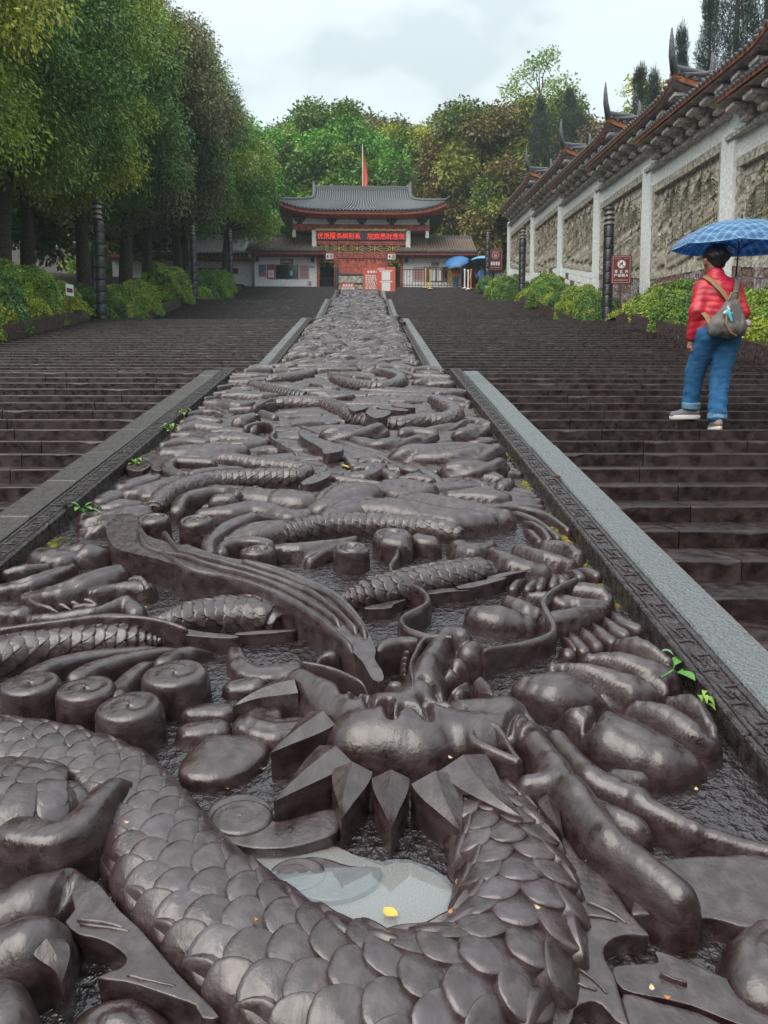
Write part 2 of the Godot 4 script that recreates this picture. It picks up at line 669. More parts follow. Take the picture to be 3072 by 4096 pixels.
# frame of the relief of one flight: x across, y out of the slab, z down the slope
func relief_frame(f: int) -> Array:
	var spans := [[0.4, 10.1], [12.64, 25.35], [28.35, 40.9], [43.8, 55.0]]
	var d0: float = spans[f][0]
	var d1: float = spans[f][1]
	var y0 := ground_y(d0) - 0.03
	var y1 := ground_y(d1) - 0.03
	var a := Vector3(0, y1 - y0, -(d1 - d0))
	var length := a.length()
	a = a.normalized()
	return [Transform3D(Basis(Vector3.RIGHT, Vector3.RIGHT.cross(a), -a), Vector3(0, y0, -d0)), length]

# ---------------------------------------------------------------- carving: every piece is built in the frame of its relief slab
# a point is [x, s, half width, height]; s runs up the slope from the foot of the slab
var wobble := FastNoiseLite.new()

func spline(p: Array, step: float) -> Array:
	var out := []
	var n := p.size()
	for i in n - 1:
		var a = p[maxi(i - 1, 0)]
		var b = p[i]
		var c = p[i + 1]
		var d = p[mini(i + 2, n - 1)]
		var l := Vector2(b[0], b[1]).distance_to(Vector2(c[0], c[1]))
		var m := maxi(2, int(ceil(l / step)))
		for k in m:
			var t := float(k) / m
			var q := []
			for j in b.size():
				q.append(0.5 * (2.0 * b[j] + (c[j] - a[j]) * t + (2.0 * a[j] - 5.0 * b[j] + 4.0 * c[j] - d[j]) * t * t + (3.0 * b[j] - a[j] - 3.0 * c[j] + d[j]) * t * t * t))
			out.append(q)
	out.append(p[n - 1].duplicate())
	return out

func smooth_ring(p: Array, m: int) -> PackedVector2Array:
	var out := PackedVector2Array()
	var n := p.size()
	for i in n:
		var a := Vector2(p[(i - 1 + n) % n][0], p[(i - 1 + n) % n][1])
		var b := Vector2(p[i][0], p[i][1])
		var c := Vector2(p[(i + 1) % n][0], p[(i + 1) % n][1])
		var d := Vector2(p[(i + 2) % n][0], p[(i + 2) % n][1])
		for k in m:
			var t := float(k) / m
			out.append(0.5 * (2.0 * b + (c - a) * t + (2.0 * a - 5.0 * b + 4.0 * c - d) * t * t + (3.0 * b - a - 3.0 * c + d) * t * t * t))
	return out

# a swept swelling: ends "r" round, "p" pointed, "f" open; o: ex/ey squareness, cross sides m, twist [lobes per metre, depth, skew], lift
func ridge(mb: MB, pts: Array, o := {}) -> Array:
	var step: float = o.get("step", 0.022)
	var sp := spline(pts, step)
	var m: int = o.get("m", 12)
	var ex: float = o.get("ex", 0.75)
	var ey: float = o.get("ey", 0.8)
	var ends: String = o.get("ends", "rr")
	var tw: Array = o.get("tw", [])
	var lift: float = o.get("lift", 0.0)
	var rough: float = o.get("rough", 0.05)
	var lens := [0.0]
	for i in range(1, sp.size()):
		lens.append(lens[-1] + Vector2(sp[i][0], sp[i][1]).distance_to(Vector2(sp[i - 1][0], sp[i - 1][1])))
	var total: float = lens[-1]
	# finer stations at round ends
	var st := []
	for i in sp.size():
		st.append([sp[i], lens[i]])
	for e in 2:
		if ends[e] == "r":
			var w: float = pts[0][2] if e == 0 else pts[-1][2]
			var cap := minf(w * 1.1, total * 0.45)
			var keep := []
			for q in st:
				if (q[1] if e == 0 else total - q[1]) > cap * 0.9:
					keep.append(q)
			var add := []
			for k in 6:
				var dd := cap * (1.0 - cos(PI * 0.5 * k / 6.0))
				add.append([sample_at(sp, lens, dd if e == 0 else total - dd), dd if e == 0 else total - dd])
			if e == 0:
				st = add + keep
			else:
				add.reverse()
				st = keep + add
	var rows := []
	var track := []
	for i in st.size():
		var q: Array = st[i][0]
		var a: Array = st[maxi(i - 1, 0)][0]
		var b: Array = st[mini(i + 1, st.size() - 1)][0]
		var t := Vector3(b[0] - a[0], 0, -(b[1] - a[1]))
		t = t.normalized() if t.length() > 1e-7 else Vector3.FORWARD
		var side := t.cross(Vector3.UP)
		var k := 1.0
		var kh := 1.0
		for e in 2:
			var dd: float = st[i][1] if e == 0 else total - st[i][1]
			if ends[e] == "r":
				var cap := minf((pts[0][2] if e == 0 else pts[-1][2]) * 1.1, total * 0.45)
				if dd < cap:
					var f := sqrt(maxf(0.0, 1.0 - pow(1.0 - dd / cap, 2.0)))
					k = minf(k, f)
					kh = minf(kh, pow(f, 0.7))
			elif ends[e] == "p":
				var cap2 := minf((pts[0][2] if e == 0 else pts[-1][2]) * 4.0, total * 0.5)
				if dd < cap2:
					k = minf(k, pow(dd / cap2, 0.8))
					kh = minf(kh, 0.45 + 0.55 * dd / cap2)
		var w2: float = maxf(q[2] * k, 0.0005)
		var h2: float = q[3] * maxf(kh, 0.02)
		var row := [Vector3(q[0], -0.03, -q[1]) - side * w2]
		for j in m + 1:
			var ph := PI * j / m
			var cx := -cos(ph)
			var sy := sin(ph)
			var px := signf(cx) * pow(absf(cx), ex)
			var py := pow(maxf(sy, 0.0), ey)
			var g := 1.0
			if tw.size() > 0:
				var phase: float = st[i][1] * tw[0] + (ph / PI - 0.5) * tw[2]
				g = 1.0 - tw[1] * (1.0 - pow(absf(sin(PI * phase)), 0.55))
			g *= 1.0 + rough * wobble.get_noise_3d(q[0] * 6.0 + px, q[1] * 6.0, ph * 1.4) * 2.0
			row.append(Vector3(q[0], lift + h2 * py * g, -q[1]) + side * (w2 * px * (0.5 + 0.5 * g)))
		row.append(Vector3(q[0], -0.03, -q[1]) + side * w2)
		rows.append(row)
		track.append([Vector3(q[0], lift, -q[1]), t, side, w2, h2, st[i][1]])
	mb.grid(rows)
	for e in 2:
		if ends[e] == "f":
			var r: Array = rows[0 if e == 0 else -1].duplicate()
			if e == 1:
				r.reverse()
			mb.face(r)
	return track

func sample_at(sp: Array, lens: Array, at: float) -> Array:
	for i in range(1, sp.size()):
		if lens[i] >= at or i == sp.size() - 1:
			var t := clampf((at - lens[i - 1]) / maxf(lens[i] - lens[i - 1], 1e-6), 0.0, 1.0)
			var q := []
			for j in sp[i].size():
				q.append(lerpf(sp[i - 1][j], sp[i][j], t))
			return q
	return sp[0]

# a flat-topped piece with an outline, upright sides and an eased edge; a point is [x, s, height]
func pad(mb: MB, pts: Array, bev := 0.008, round_ := 3) -> void:
	var ring := PackedVector2Array()
	var hs := []
	if round_ > 1:
		ring = smooth_ring(pts, round_)
		for i in pts.size():
			for k in round_:
				hs.append(lerpf(pts[i][2], pts[(i + 1) % pts.size()][2], float(k) / round_))
	else:
		for q in pts:
			ring.append(Vector2(q[0], q[1]))
			hs.append(q[2])
	if Geometry2D.is_polygon_clockwise(ring):
		ring.reverse()
		hs.reverse()
	var n := ring.size()
	var tr := PackedInt32Array()
	var inn := []
	for i in n:
		var a := (ring[i] - ring[(i - 1 + n) % n]).normalized()
		var b := (ring[(i + 1) % n] - ring[i]).normalized()
		var t := (a + b).normalized()
		inn.append(Vector2(-t.y, t.x))
	var top := PackedVector2Array()
	var bev0 := bev
	for shrink in [1.0, 0.5, 0.2, 0.0]:
		top.clear()
		for i in n:
			top.append(ring[i] + inn[i] * bev * shrink)
		tr = Geometry2D.triangulate_polygon(top)
		if tr.size() > 0:
			bev *= shrink
			break
	if tr.size() == 0:
		var simple := Geometry2D.offset_polygon(ring, -0.002)
		if simple.size() > 0:
			var best: PackedVector2Array = simple[0]
			for q in simple:
				if q.size() > best.size():
					best = q
			var flat := []
			for q in best:
				flat.append([q.x, q.y, pts[0][2]])
			if bev0 > 0.0015:
				pad(mb, flat, 0.001, 1)
			return
		print("outline crosses itself near ", ring[0])
	var rows := []
	for lv in [[-0.03, 0.0, true], [0.75, 0.0, false], [0.0, 0.0, false], [0.0, 0.35, false], [0.0, 1.0, false]]:
		var row := []
		for i in n:
			var q: Vector2 = ring[i] + inn[i] * bev * lv[1]
			var y: float = hs[i]
			if lv[2]:
				y = -0.03
			elif lv[0] == 0.75:
				y = hs[i] - maxf(bev, 0.002) * 1.1
			elif lv[1] == 0.0:
				y = hs[i] - bev * 0.35
			elif lv[1] == 0.35:
				y = hs[i] - bev * 0.08
			row.append(Vector3(q.x, y, -q.y))
		rows.append(row)
	mb.grid(rows, true)
	var base := mb.v.size()
	for i in n:
		mb.p(Vector3(top[i].x, hs[i], -top[i].y))
	for k in range(0, tr.size(), 3):
		var ar := (top[tr[k + 1]] - top[tr[k]]).cross(top[tr[k + 2]] - top[tr[k]])
		if ar > 0.0:
			mb.tri(base + tr[k], base + tr[k + 1], base + tr[k + 2])
		else:
			mb.tri(base + tr[k], base + tr[k + 2], base + tr[k + 1])

# a round boss with a spiral cut in its top
func drum(mb: MB, x: float, s: float, rx: float, rs: float, h: float, turns := 1.3, spin := 1.0, start := 0.0, cut := 0.16) -> void:
	var rows := []
	var n := 40
	for lv in [[1.03, -0.03], [1.02, 0.2], [1.0, 0.55], [0.97, 0.78], [0.91, 0.9], [0.84, 0.955], [0.76, 0.985], [0.67, 1.0], [0.58, 1.0], [0.49, 1.0], [0.4, 1.0], [0.3, 1.0], [0.2, 1.0], [0.1, 1.0], [0.0, 1.0]]:
		var row := []
		for k in n:
			var an := TAU * k / n
			var rho: float = lv[0]
			var ph := fposmod(rho * turns * 1.15 - spin * (an - start) / TAU, 1.0)
			var g := 0.0
			if lv[1] >= 0.9:
				g = exp(-pow((ph - 0.5) / 0.13, 2.0)) * cut * clampf((0.98 - rho) * 5.0, 0.0, 1.0)
				g += cut * 0.4 * (1.0 - ph) * clampf((0.9 - rho) * 4.0, 0.0, 1.0)
			var nz := 1.0 + 0.04 * wobble.get_noise_3d(x * 9.0 + cos(an), s * 9.0 + sin(an), rho * 2.0)
			var y: float = h * lv[1] - h * g if lv[1] > 0.0 else -0.03
			row.append(Vector3(x + cos(an) * rho * rx * nz, y, -(s + sin(an) * rho * rs * nz)))
		rows.append(row)
	mb.grid(rows, true)

# a mane tuft: a tapering blade with a sharp crest and upright sides; l, r the root corners, tip; h root height, ht tip height
func spike(mb: MB, l: Array, r: Array, tip: Array, h: float, ht: float, bulge := 0.18, crest := 0.022, bend := 0.0) -> void:
	var L := Vector2(l[0], l[1])
	var Q := Vector2(r[0], r[1])
	var T := Vector2(tip[0], tip[1])
	var mid := (L + Q) * 0.5
	var ax := (T - mid)
	var nrm := Vector2(-ax.y, ax.x).normalized()
	if (L - mid).dot(nrm) < 0.0:
		nrm = -nrm
	var rows := []
	var n := 9
	var half := L.distance_to(Q) * 0.5
	for i in n + 1:
		var t := float(i) / n
		var w := half * (1.0 - pow(t, 1.15)) * (1.0 + 0.6 * bulge * sin(PI * minf(t * 1.5, 1.0)))
		var c := mid.lerp(T, t) + nrm * bend * sin(PI * t)
		var cr := c + nrm * half * 0.12 * sin(PI * t)
		var hh := lerpf(h, ht, t)
		var drop := crest * (1.0 - 0.8 * t)
		var pl := c + nrm * w
		var pr := c - nrm * w
		rows.append([Vector3(pl.x, -0.03, -pl.y), Vector3(pl.x, hh - drop, -pl.y), Vector3(pl.x, hh - drop, -pl.y), Vector3(cr.x, hh, -cr.y), Vector3(cr.x, hh, -cr.y), Vector3(pr.x, hh - drop, -pr.y), Vector3(pr.x, hh - drop, -pr.y), Vector3(pr.x, -0.03, -pr.y)])
	# each band keeps its own normals, so that the crest and the edges stay crisp
	for band in [[0, 1], [2, 3], [4, 5], [6, 7]]:
		var part := []
		for row in rows:
			part.append([row[band[0]], row[band[1]]])
		mb.grid(part)

func scale_mesh(v: int) -> ArrayMesh:
	# one plate: across x, growing towards +z (its rounded free edge), domed, with a soft keel
	var b := MB.new()
	var r := RandomNumberGenerator.new()
	r.seed = 900 + v
	var keel := r.randf_range(0.02, 0.1)
	var rows := []
	var n := 10
	for lv in [[1.0, -0.24], [1.0, 0.035], [1.0, 0.035], [0.95, 0.07], [0.8, 0.095], [0.55, 0.125], [0.28, 0.15], [0.0, 0.16]]:
		var row := []
		for k in n * 2:
			var an := TAU * k / (n * 2)
			var cx := cos(an)
			var sz := sin(an)
			var px := signf(cx) * pow(absf(cx), 0.7) * 0.5
			var pz := sz * (0.52 if sz > 0.0 else 0.42)
			if sz > 0.0:
				px *= 1.0 - 0.12 * sz
			var y: float = lv[1] + keel * (0.5 - absf(px * lv[0])) * (0.0 if lv[1] < 0.04 else 1.0)
			if lv[1] > 0.0:
				y += 0.012 * sin(an * 3.0 + v) * lv[0]
			row.append(Vector3(px * lv[0], y, pz * lv[0]))
		row.reverse()
		rows.append(row)
	b.grid([rows[0], rows[1]], true)
	b.grid(rows.slice(2), true)
	return b.mesh()

# lays overlapping plates on a swept body; forward = +1 when they point along the track
func lay_scales(parent: Node3D, track: Array, across: int, forward: float, single: int, lo := 0.16, hi := 0.84, ex := 0.75, ey := 0.8, fat := 1.0) -> void:
	var total: float = track[-1][5]
	var at := 0.02
	var row := 0
	var joined := MB.new()
	var count := 0
	while at < total - 0.01:
		var i := 0
		while i < track.size() - 2 and track[i + 1][5] < at:
			i += 1
		var a: Array = track[i]
		var b: Array = track[i + 1]
		var f := clampf((at - a[5]) / maxf(b[5] - a[5], 1e-5), 0.0, 1.0)
		var c: Vector3 = a[0].lerp(b[0], f)
		var t: Vector3 = a[1].lerp(b[1], f).normalized()
		var side: Vector3 = a[2].lerp(b[2], f).normalized()
		var w: float = lerpf(a[3], b[3], f)
		var h: float = lerpf(a[4], b[4], f)
		var wid := (w + h * 0.6) * 2.0 / across * 1.22 * fat
		var pitch := wid * 0.54
		for k in across + row % 2:
			var u := lo + (hi - lo) * (k + (0.0 if row % 2 else 0.5)) / across
			var ph := PI * u
			var pos := func(p: float) -> Vector3:
				return c + side * (-signf(cos(p)) * pow(absf(cos(p)), ex) * w) + Vector3.UP * (pow(sin(p), ey) * h)
			var q: Vector3 = pos.call(ph)
			var tx: Vector3 = (pos.call(ph + 0.04) - pos.call(ph - 0.04)).normalized()
			var up := tx.cross(t).normalized()
			if up.y < 0.0:
				up = -up
			var z := t * forward
			# the free edge lifts off the row beneath
			z = (z + up * 0.27).normalized()
			up = (up - z * up.dot(z)).normalized()
			var x := up.cross(z)
			var sz := wid * R.randf_range(0.97, 1.05)
			var bs := Basis(x * sz, up * sz * 0.8, z * sz * 1.02)
			var tr := Transform3D(bs, q - up * wid * 0.03)
			if count < single:
				var o := put("scale", scales_m[R.randi_range(0, 5)], scale_mats[R.randi_range(0, 3)], parent)
				o.transform = tr
			else:
				add_mesh(joined, scales_m[R.randi_range(0, 5)], tr)
			count += 1
		at += pitch
		row += 1
	if joined.v.size() > 0:
		stuff(put("scales", joined.mesh(), M.scale_stone, parent))

func add_mesh(mb: MB, m: ArrayMesh, tr: Transform3D) -> void:
	var arr := m.surface_get_arrays(0)
	var base := mb.v.size()
	for q in (arr[Mesh.ARRAY_VERTEX] as PackedVector3Array):
		mb.p(tr * q)
	for q in (arr[Mesh.ARRAY_INDEX] as PackedInt32Array):
		mb.ix.append(base + q)

var scales_m := []
var scale_mats := []

# a carved mass as a height field: capsules [x, s, r, h, x2, s2, r2, h2] joined softly, grooves [[x, s], ...] cut with a width and a depth
func mass(mb: MB, caps: Array, cuts: Array, cell: float, soft := 0.035) -> void:
	var lo := Vector2(1e9, 1e9)
	var hi := Vector2(-1e9, -1e9)
	for c in caps:
		for e in 2:
			var q := Vector2(c[e * 4], c[e * 4 + 1])
			var r: Vector2 = Vector2.ONE * (c[e * 4 + 2] + 0.03)
			lo = lo.min(q - r)
			hi = hi.max(q + r)
	var nx := int((hi.x - lo.x) / cell) + 2
	var ny := int((hi.y - lo.y) / cell) + 2
	var hs := PackedFloat32Array()
	hs.resize(nx * ny)
	for j in ny:
		for i in nx:
			var p := lo + Vector2(i, j) * cell
			var acc := 0.0
			var best := -0.2
			for c in caps:
				var a := Vector2(c[0], c[1])
				var ab := Vector2(c[4] - c[0], c[5] - c[1])
				var t := clampf((p - a).dot(ab) / maxf(ab.length_squared(), 1e-9), 0.0, 1.0)
				var r: float = lerpf(c[2], c[6], t)
				var d := p.distance_to(a + ab * t) / r
				var h: float = lerpf(c[3], c[7], t)
				var y := -0.25 * (d - 1.0) * 4.0 * r * 3.0
				if d < 1.0:
					y = h * pow(1.0 - d * d, 0.42)
				elif d < 1.35:
					y = -(d - 1.0) * r * 5.0
				else:
					continue
				if best <= -0.2:
					best = y
				else:
					var k := clampf(0.5 + 0.5 * (y - best) / soft, 0.0, 1.0)
					best = lerpf(best, y, k) + soft * k * (1.0 - k)
			if best > 0.0:
				for cut in cuts:
					var line: Array = cut[0]
					var dm := 1e9
					for k in line.size() - 1:
						var a2 := Vector2(line[k][0], line[k][1])
						var ab2 := Vector2(line[k + 1][0], line[k + 1][1]) - a2
						var t2 := clampf((p - a2).dot(ab2) / maxf(ab2.length_squared(), 1e-9), 0.0, 1.0)
						dm = minf(dm, p.distance_to(a2 + ab2 * t2))
					if dm < cut[1] * 3.0:
						best -= 1.5 * cut[2] * exp(-pow(dm / cut[1], 2.0))
				best += 0.006 * wobble.get_noise_3d(p.x * 14.0, p.y * 14.0, 3.0)
			hs[j * nx + i] = best
	var ids := {}
	for j in ny - 1:
		for i in nx - 1:
			var k0 := j * nx + i
			var q := [k0, k0 + 1, k0 + nx + 1, k0 + nx]
			if maxf(maxf(hs[q[0]], hs[q[1]]), maxf(hs[q[2]], hs[q[3]])) < -0.01:
				continue
			var id := []
			for e in q:
				if not ids.has(e):
					var p2 := lo + Vector2(e % nx, e / nx) * cell
					ids[e] = mb.p(Vector3(p2.x, maxf(hs[e], -0.05), -p2.y))
				id.append(ids[e])
			mb.tri(id[0], id[1], id[2])
			mb.tri(id[0], id[2], id[3])

# a cloud carved as overlapping strands [[x, s, half width, height], ...], merged with tight grooves between them
func strands(mb: MB, lines: Array, cell: float, soft := 0.005, more := []) -> void:
	var caps := []
	for ln in lines:
		var sp := spline(ln, 0.08 if cell < 0.02 else 0.16)
		for i in sp.size() - 1:
			var a: Array = sp[i]
			var b: Array = sp[i + 1]
			caps.append([a[0], a[1], a[2], a[3], b[0], b[1], b[2], b[3]])
	# flowing incised lines that follow each strand
	var cuts := []
	for ln in lines:
		var sp2 := spline(ln, 0.06 if cell < 0.02 else 0.12)
		for o in ([0.42, -0.3] if ln[ln.size() / 2][2] > 0.055 else [0.4]):
			var cut := []
			for i in sp2.size():
				var a2: Array = sp2[maxi(i - 1, 0)]
				var b2: Array = sp2[mini(i + 1, sp2.size() - 1)]
				var dr := Vector2(b2[0] - a2[0], b2[1] - a2[1]).normalized()
				var off: float = o * sp2[i][2] * (0.4 + 0.6 * sin(PI * i / maxf(sp2.size() - 1.0, 1.0)))
				cut.append([sp2[i][0] - dr.y * off, sp2[i][1] + dr.x * off])
			cuts.append([cut, cell * 0.75, 0.0055 if cell < 0.02 else 0.008])
	mass(mb, caps, cuts + more, cell, soft)

func carve_near(t: Node3D, dragon_a: Node3D, dragon_b: Node3D) -> void:
	var b: MB
	b = MB.new()
	var track = ridge(b, [[0.574,1.71,0.1,0.085],[0.595,1.563,0.118,0.09],[0.613,1.43,0.128,0.095],[0.616,1.304,0.134,0.1],[0.587,1.184,0.14,0.105],[0.52,1.094,0.142,0.107],[0.42,1.048,0.142,0.107],[0.323,1.033,0.142,0.107],[0.246,1.053,0.14,0.105],[0.139,1.099,0.138,0.103],[0.028,1.181,0.134,0.1],[-0.084,1.29,0.13,0.098],[-0.158,1.362,0.126,0.096],[-0.243,1.481,0.118,0.094],[-0.332,1.612,0.11,0.092],[-0.444,1.732,0.112,0.09],[-0.585,1.809,0.115,0.09],[-0.737,1.86,0.118,0.09],[-0.912,1.888,0.12,0.09]], {"ends": "rf", "m": 18, "ex": 0.8, "ey": 0.62})
	put("dragon_body", b.mesh(), M.carved_stone, dragon_a)
	lay_scales(dragon_a, track, 4, 1.0, 300, 0.08, 0.92, 0.8, 0.62)
	b = MB.new()
	ridge(b, [[0.724,1.543,0.012,0.05],[0.743,1.423,0.013,0.05],[0.744,1.309,0.013,0.05],[0.723,1.218,0.013,0.05],[0.675,1.124,0.013,0.05],[0.62,1.062,0.013,0.05],[0.551,1.015,0.013,0.05],[0.494,0.986,0.013,0.05]])
	put("belly_band", b.mesh(), M.carved_stone, dragon_a)
	b = MB.new()
	ridge(b, [[0.136,0.993,0.013,0.05],[0.072,1.017,0.013,0.05],[0.003,1.045,0.013,0.05],[-0.045,1.084,0.013,0.05],[-0.074,1.104,0.013,0.05],[-0.118,1.146,0.013,0.05],[-0.161,1.194,0.013,0.05],[-0.195,1.204,0.013,0.05],[-0.229,1.241,0.013,0.05],[-0.267,1.307,0.013,0.05],[-0.289,1.344,0.013,0.05],[-0.333,1.383,0.013,0.05],[-0.373,1.445,0.013,0.05]])
	put("belly_band", b.mesh(), M.carved_stone, dragon_a)
	b = MB.new()
	ridge(b, [[-0.446,1.9,0.01,0.05],[-0.426,1.845,0.01,0.05],[-0.305,1.723,0.01,0.05],[-0.222,1.599,0.01,0.05],[-0.124,1.465,0.01,0.05],[-0.091,1.435,0.01,0.05],[-0.021,1.347,0.01,0.05],[0.069,1.269,0.01,0.05],[0.155,1.223,0.01,0.05],[0.263,1.191,0.01,0.05],[0.357,1.205,0.01,0.04],[0.443,1.227,0.01,0.04],[0.494,1.281,0.01,0.04],[0.524,1.359,0.01,0.05],[0.514,1.444,0.01,0.05]])
	put("belly_band", b.mesh(), M.carved_stone, dragon_a)
	b = MB.new()
	var thigh_track = ridge(b, [[-0.755,1.606,0.17,0.11],[-0.635,1.593,0.16,0.13],[-0.532,1.593,0.13,0.14],[-0.48,1.641,0.1,0.13]], {"ends": "fr", "m": 16, "ey": 0.6})
	put("thigh", b.mesh(), M.carved_stone, dragon_a)
	lay_scales(dragon_a, thigh_track, 6, -1.0, 60, 0.2, 0.74, 0.75, 0.6)
	b = MB.new()
	ridge(b, [[-0.32,1.677,0.022,0.125],[-0.367,1.616,0.04,0.14],[-0.396,1.539,0.05,0.15],[-0.413,1.455,0.055,0.155],[-0.45,1.405,0.06,0.155],[-0.529,1.421,0.065,0.15],[-0.629,1.448,0.065,0.15]], {"ends": "pr", "m": 14, "ey": 0.55})
	put("limb_band", b.mesh(), M.carved_stone, dragon_a)
	b = MB.new()
	mass(b, [[0.27,1.856,0.12,0.165,0.425,1.834,0.125,0.165],[0.262,1.939,0.105,0.155,0.396,1.965,0.11,0.155],[0.335,1.867,0.14,0.17,0.455,1.894,0.13,0.16],[0.053,2.156,0.06,0.14,0.236,1.954,0.1,0.155],[0.434,2.017,0.095,0.15,0.48,2.207,0.075,0.15],[0.48,2.207,0.066,0.15,0.56,2.417,0.06,0.15],[0.58,2.437,0.055,0.15,0.625,2.426,0.05,0.145],[0.637,2.34,0.055,0.125,0.659,2.368,0.05,0.125],[0.587,2.251,0.046,0.12,0.588,2.251,0.046,0.12],[0.555,2.193,0.038,0.11,0.556,2.193,0.038,0.11],[0.542,2.179,0.02,0.08,0.543,2.179,0.02,0.08],[0.53,1.961,0.07,0.13,0.701,1.957,0.09,0.14],[0.699,1.943,0.09,0.14,0.735,1.841,0.08,0.145],[0.555,1.862,0.11,0.15,0.666,1.862,0.09,0.14],[0.568,2.056,0.04,0.125,0.597,2.095,0.03,0.12]], [[[[0.194,2.095],[0.208,2.003],[0.235,2.033],[0.24,1.96],[0.274,1.988],[0.292,1.897],[0.338,1.937],[0.349,1.837]], 0.012, 0.026], [[[0.3,1.917],[0.334,1.93],[0.346,1.85],[0.385,1.909],[0.421,1.895],[0.454,1.842],[0.452,1.908],[0.446,1.971],[0.511,1.934]], 0.012, 0.026], [[[0.458,2.084],[0.5,2.061],[0.518,2.001]], 0.012, 0.022], [[[0.489,2.062],[0.518,1.995],[0.564,1.931]], 0.009, 0.018], [[[0.543,2.478],[0.574,2.509]], 0.014, 0.03], [[[0.523,2.173],[0.556,2.25],[0.568,2.322],[0.59,2.359]], 0.009, 0.024], [[[0.536,2.05],[0.573,2.064],[0.617,2.094]], 0.005, 0.014], [[[0.681,1.824],[0.708,1.888],[0.747,1.914],[0.767,1.887]], 0.011, 0.02], [[[0.72,1.836],[0.741,1.868],[0.774,1.867]], 0.01, 0.02], [[[0.709,1.762],[0.714,1.823]], 0.008, 0.016]], 0.0075, 0.03)
	put("head", b.mesh(), M.carved_stone, dragon_a)
	b = MB.new()
	ridge(b, [[0.554,2.364,0.012,0.16],[0.483,2.36,0.014,0.155],[0.446,2.268,0.013,0.15],[0.423,2.174,0.013,0.15],[0.422,2.077,0.013,0.15],[0.414,2.009,0.014,0.15],[0.372,1.953,0.014,0.15],[0.323,1.975,0.013,0.15]], {"lift": 0.0, "ey": 0.5})
	put("snout_rim", b.mesh(), M.carved_stone, dragon_a)
	b = MB.new()
	ridge(b, [[0.402,2.325,0.008,0.115],[0.43,2.31,0.009,0.125]], {"step": 0.01, "m": 8, "ey": 0.4})
	put("tooth", b.mesh(), M.scale_stone_c, dragon_a)
	b = MB.new()
	ridge(b, [[0.393,2.28,0.008,0.115],[0.421,2.265,0.009,0.125]], {"step": 0.01, "m": 8, "ey": 0.4})
	put("tooth", b.mesh(), M.scale_stone_c, dragon_a)
	b = MB.new()
	ridge(b, [[0.388,2.237,0.008,0.115],[0.415,2.222,0.009,0.125]], {"step": 0.01, "m": 8, "ey": 0.4})
	put("tooth", b.mesh(), M.scale_stone_c, dragon_a)
	b = MB.new()
	ridge(b, [[0.386,2.199,0.008,0.115],[0.413,2.184,0.009,0.125]], {"step": 0.01, "m": 8, "ey": 0.4})
	put("tooth", b.mesh(), M.scale_stone_c, dragon_a)
	b = MB.new()
	ridge(b, [[0.386,2.162,0.008,0.115],[0.412,2.147,0.009,0.125]], {"step": 0.01, "m": 8, "ey": 0.4})
	put("tooth", b.mesh(), M.scale_stone_c, dragon_a)
	b = MB.new()
	ridge(b, [[0.298,2.111,0.012,0.09],[0.351,2.106,0.03,0.12],[0.411,2.098,0.03,0.12]], {"ends": "pr"})
	put("tusk", b.mesh(), M.carved_stone, dragon_a)
	b = MB.new()
	ridge(b, [[0.314,2.327,0.012,0.1],[0.333,2.372,0.03,0.12],[0.397,2.4,0.028,0.125],[0.473,2.394,0.02,0.13]], {"ends": "rr", "ey": 0.4})
	put("tusk", b.mesh(), M.carved_stone, dragon_a)
	b = MB.new()
	ridge(b, [[0.613,2.069,0.007,0.135],[0.637,2.074,0.008,0.152],[0.675,2.069,0.006,0.148]], {"ends": "rp", "m": 6, "step": 0.012})
	ridge(b, [[0.615,2.062,0.007,0.135],[0.639,2.063,0.008,0.152],[0.68,2.052,0.006,0.148]], {"ends": "rp", "m": 6, "step": 0.012})
	ridge(b, [[0.616,2.056,0.007,0.135],[0.641,2.052,0.008,0.152],[0.685,2.036,0.006,0.148]], {"ends": "rp", "m": 6, "step": 0.012})
	ridge(b, [[0.617,2.049,0.007,0.135],[0.643,2.041,0.008,0.152],[0.688,2.02,0.006,0.148]], {"ends": "rp", "m": 6, "step": 0.012})
	ridge(b, [[0.619,2.043,0.007,0.135],[0.645,2.031,0.008,0.152],[0.686,2.004,0.006,0.148]], {"ends": "rp", "m": 6, "step": 0.012})
	ridge(b, [[0.62,2.036,0.007,0.135],[0.646,2.02,0.008,0.152],[0.684,1.989,0.006,0.148]], {"ends": "rp", "m": 6, "step": 0.012})
	ridge(b, [[0.622,2.03,0.007,0.135],[0.648,2.009,0.008,0.152],[0.682,1.973,0.006,0.148]], {"ends": "rp", "m": 6, "step": 0.012})
	ridge(b, [[0.623,2.024,0.007,0.135],[0.65,1.999,0.008,0.152],[0.68,1.958,0.006,0.148]], {"ends": "rp", "m": 6, "step": 0.012})
	ridge(b, [[0.587,1.989,0.012,0.13],[0.614,1.965,0.012,0.14],[0.638,1.922,0.008,0.145]], {"ends": "rp", "m": 6})
	put("cheek_frill", b.mesh(), M.carved_stone, dragon_a)
	b = MB.new()
	ridge(b, [[0.694,1.665,0.014,0.14],[0.628,1.717,0.018,0.14],[0.58,1.77,0.02,0.14],[0.575,1.813,0.02,0.14],[0.608,1.843,0.018,0.145],[0.647,1.836,0.018,0.145],[0.664,1.787,0.016,0.14],[0.676,1.716,0.014,0.14],[0.694,1.665,0.012,0.14]], {"ends": "rr", "ey": 0.5, "m": 10})
	put("ear", b.mesh(), M.carved_stone, dragon_a)
	b = MB.new()
	ridge(b, [[0.084,2.303,0.01,0.1],[0.13,2.329,0.028,0.11],[0.187,2.337,0.03,0.11]], {"ends": "pr", "ey": 0.45})
	put("horn", b.mesh(), M.carved_stone, dragon_a)
	b = MB.new()
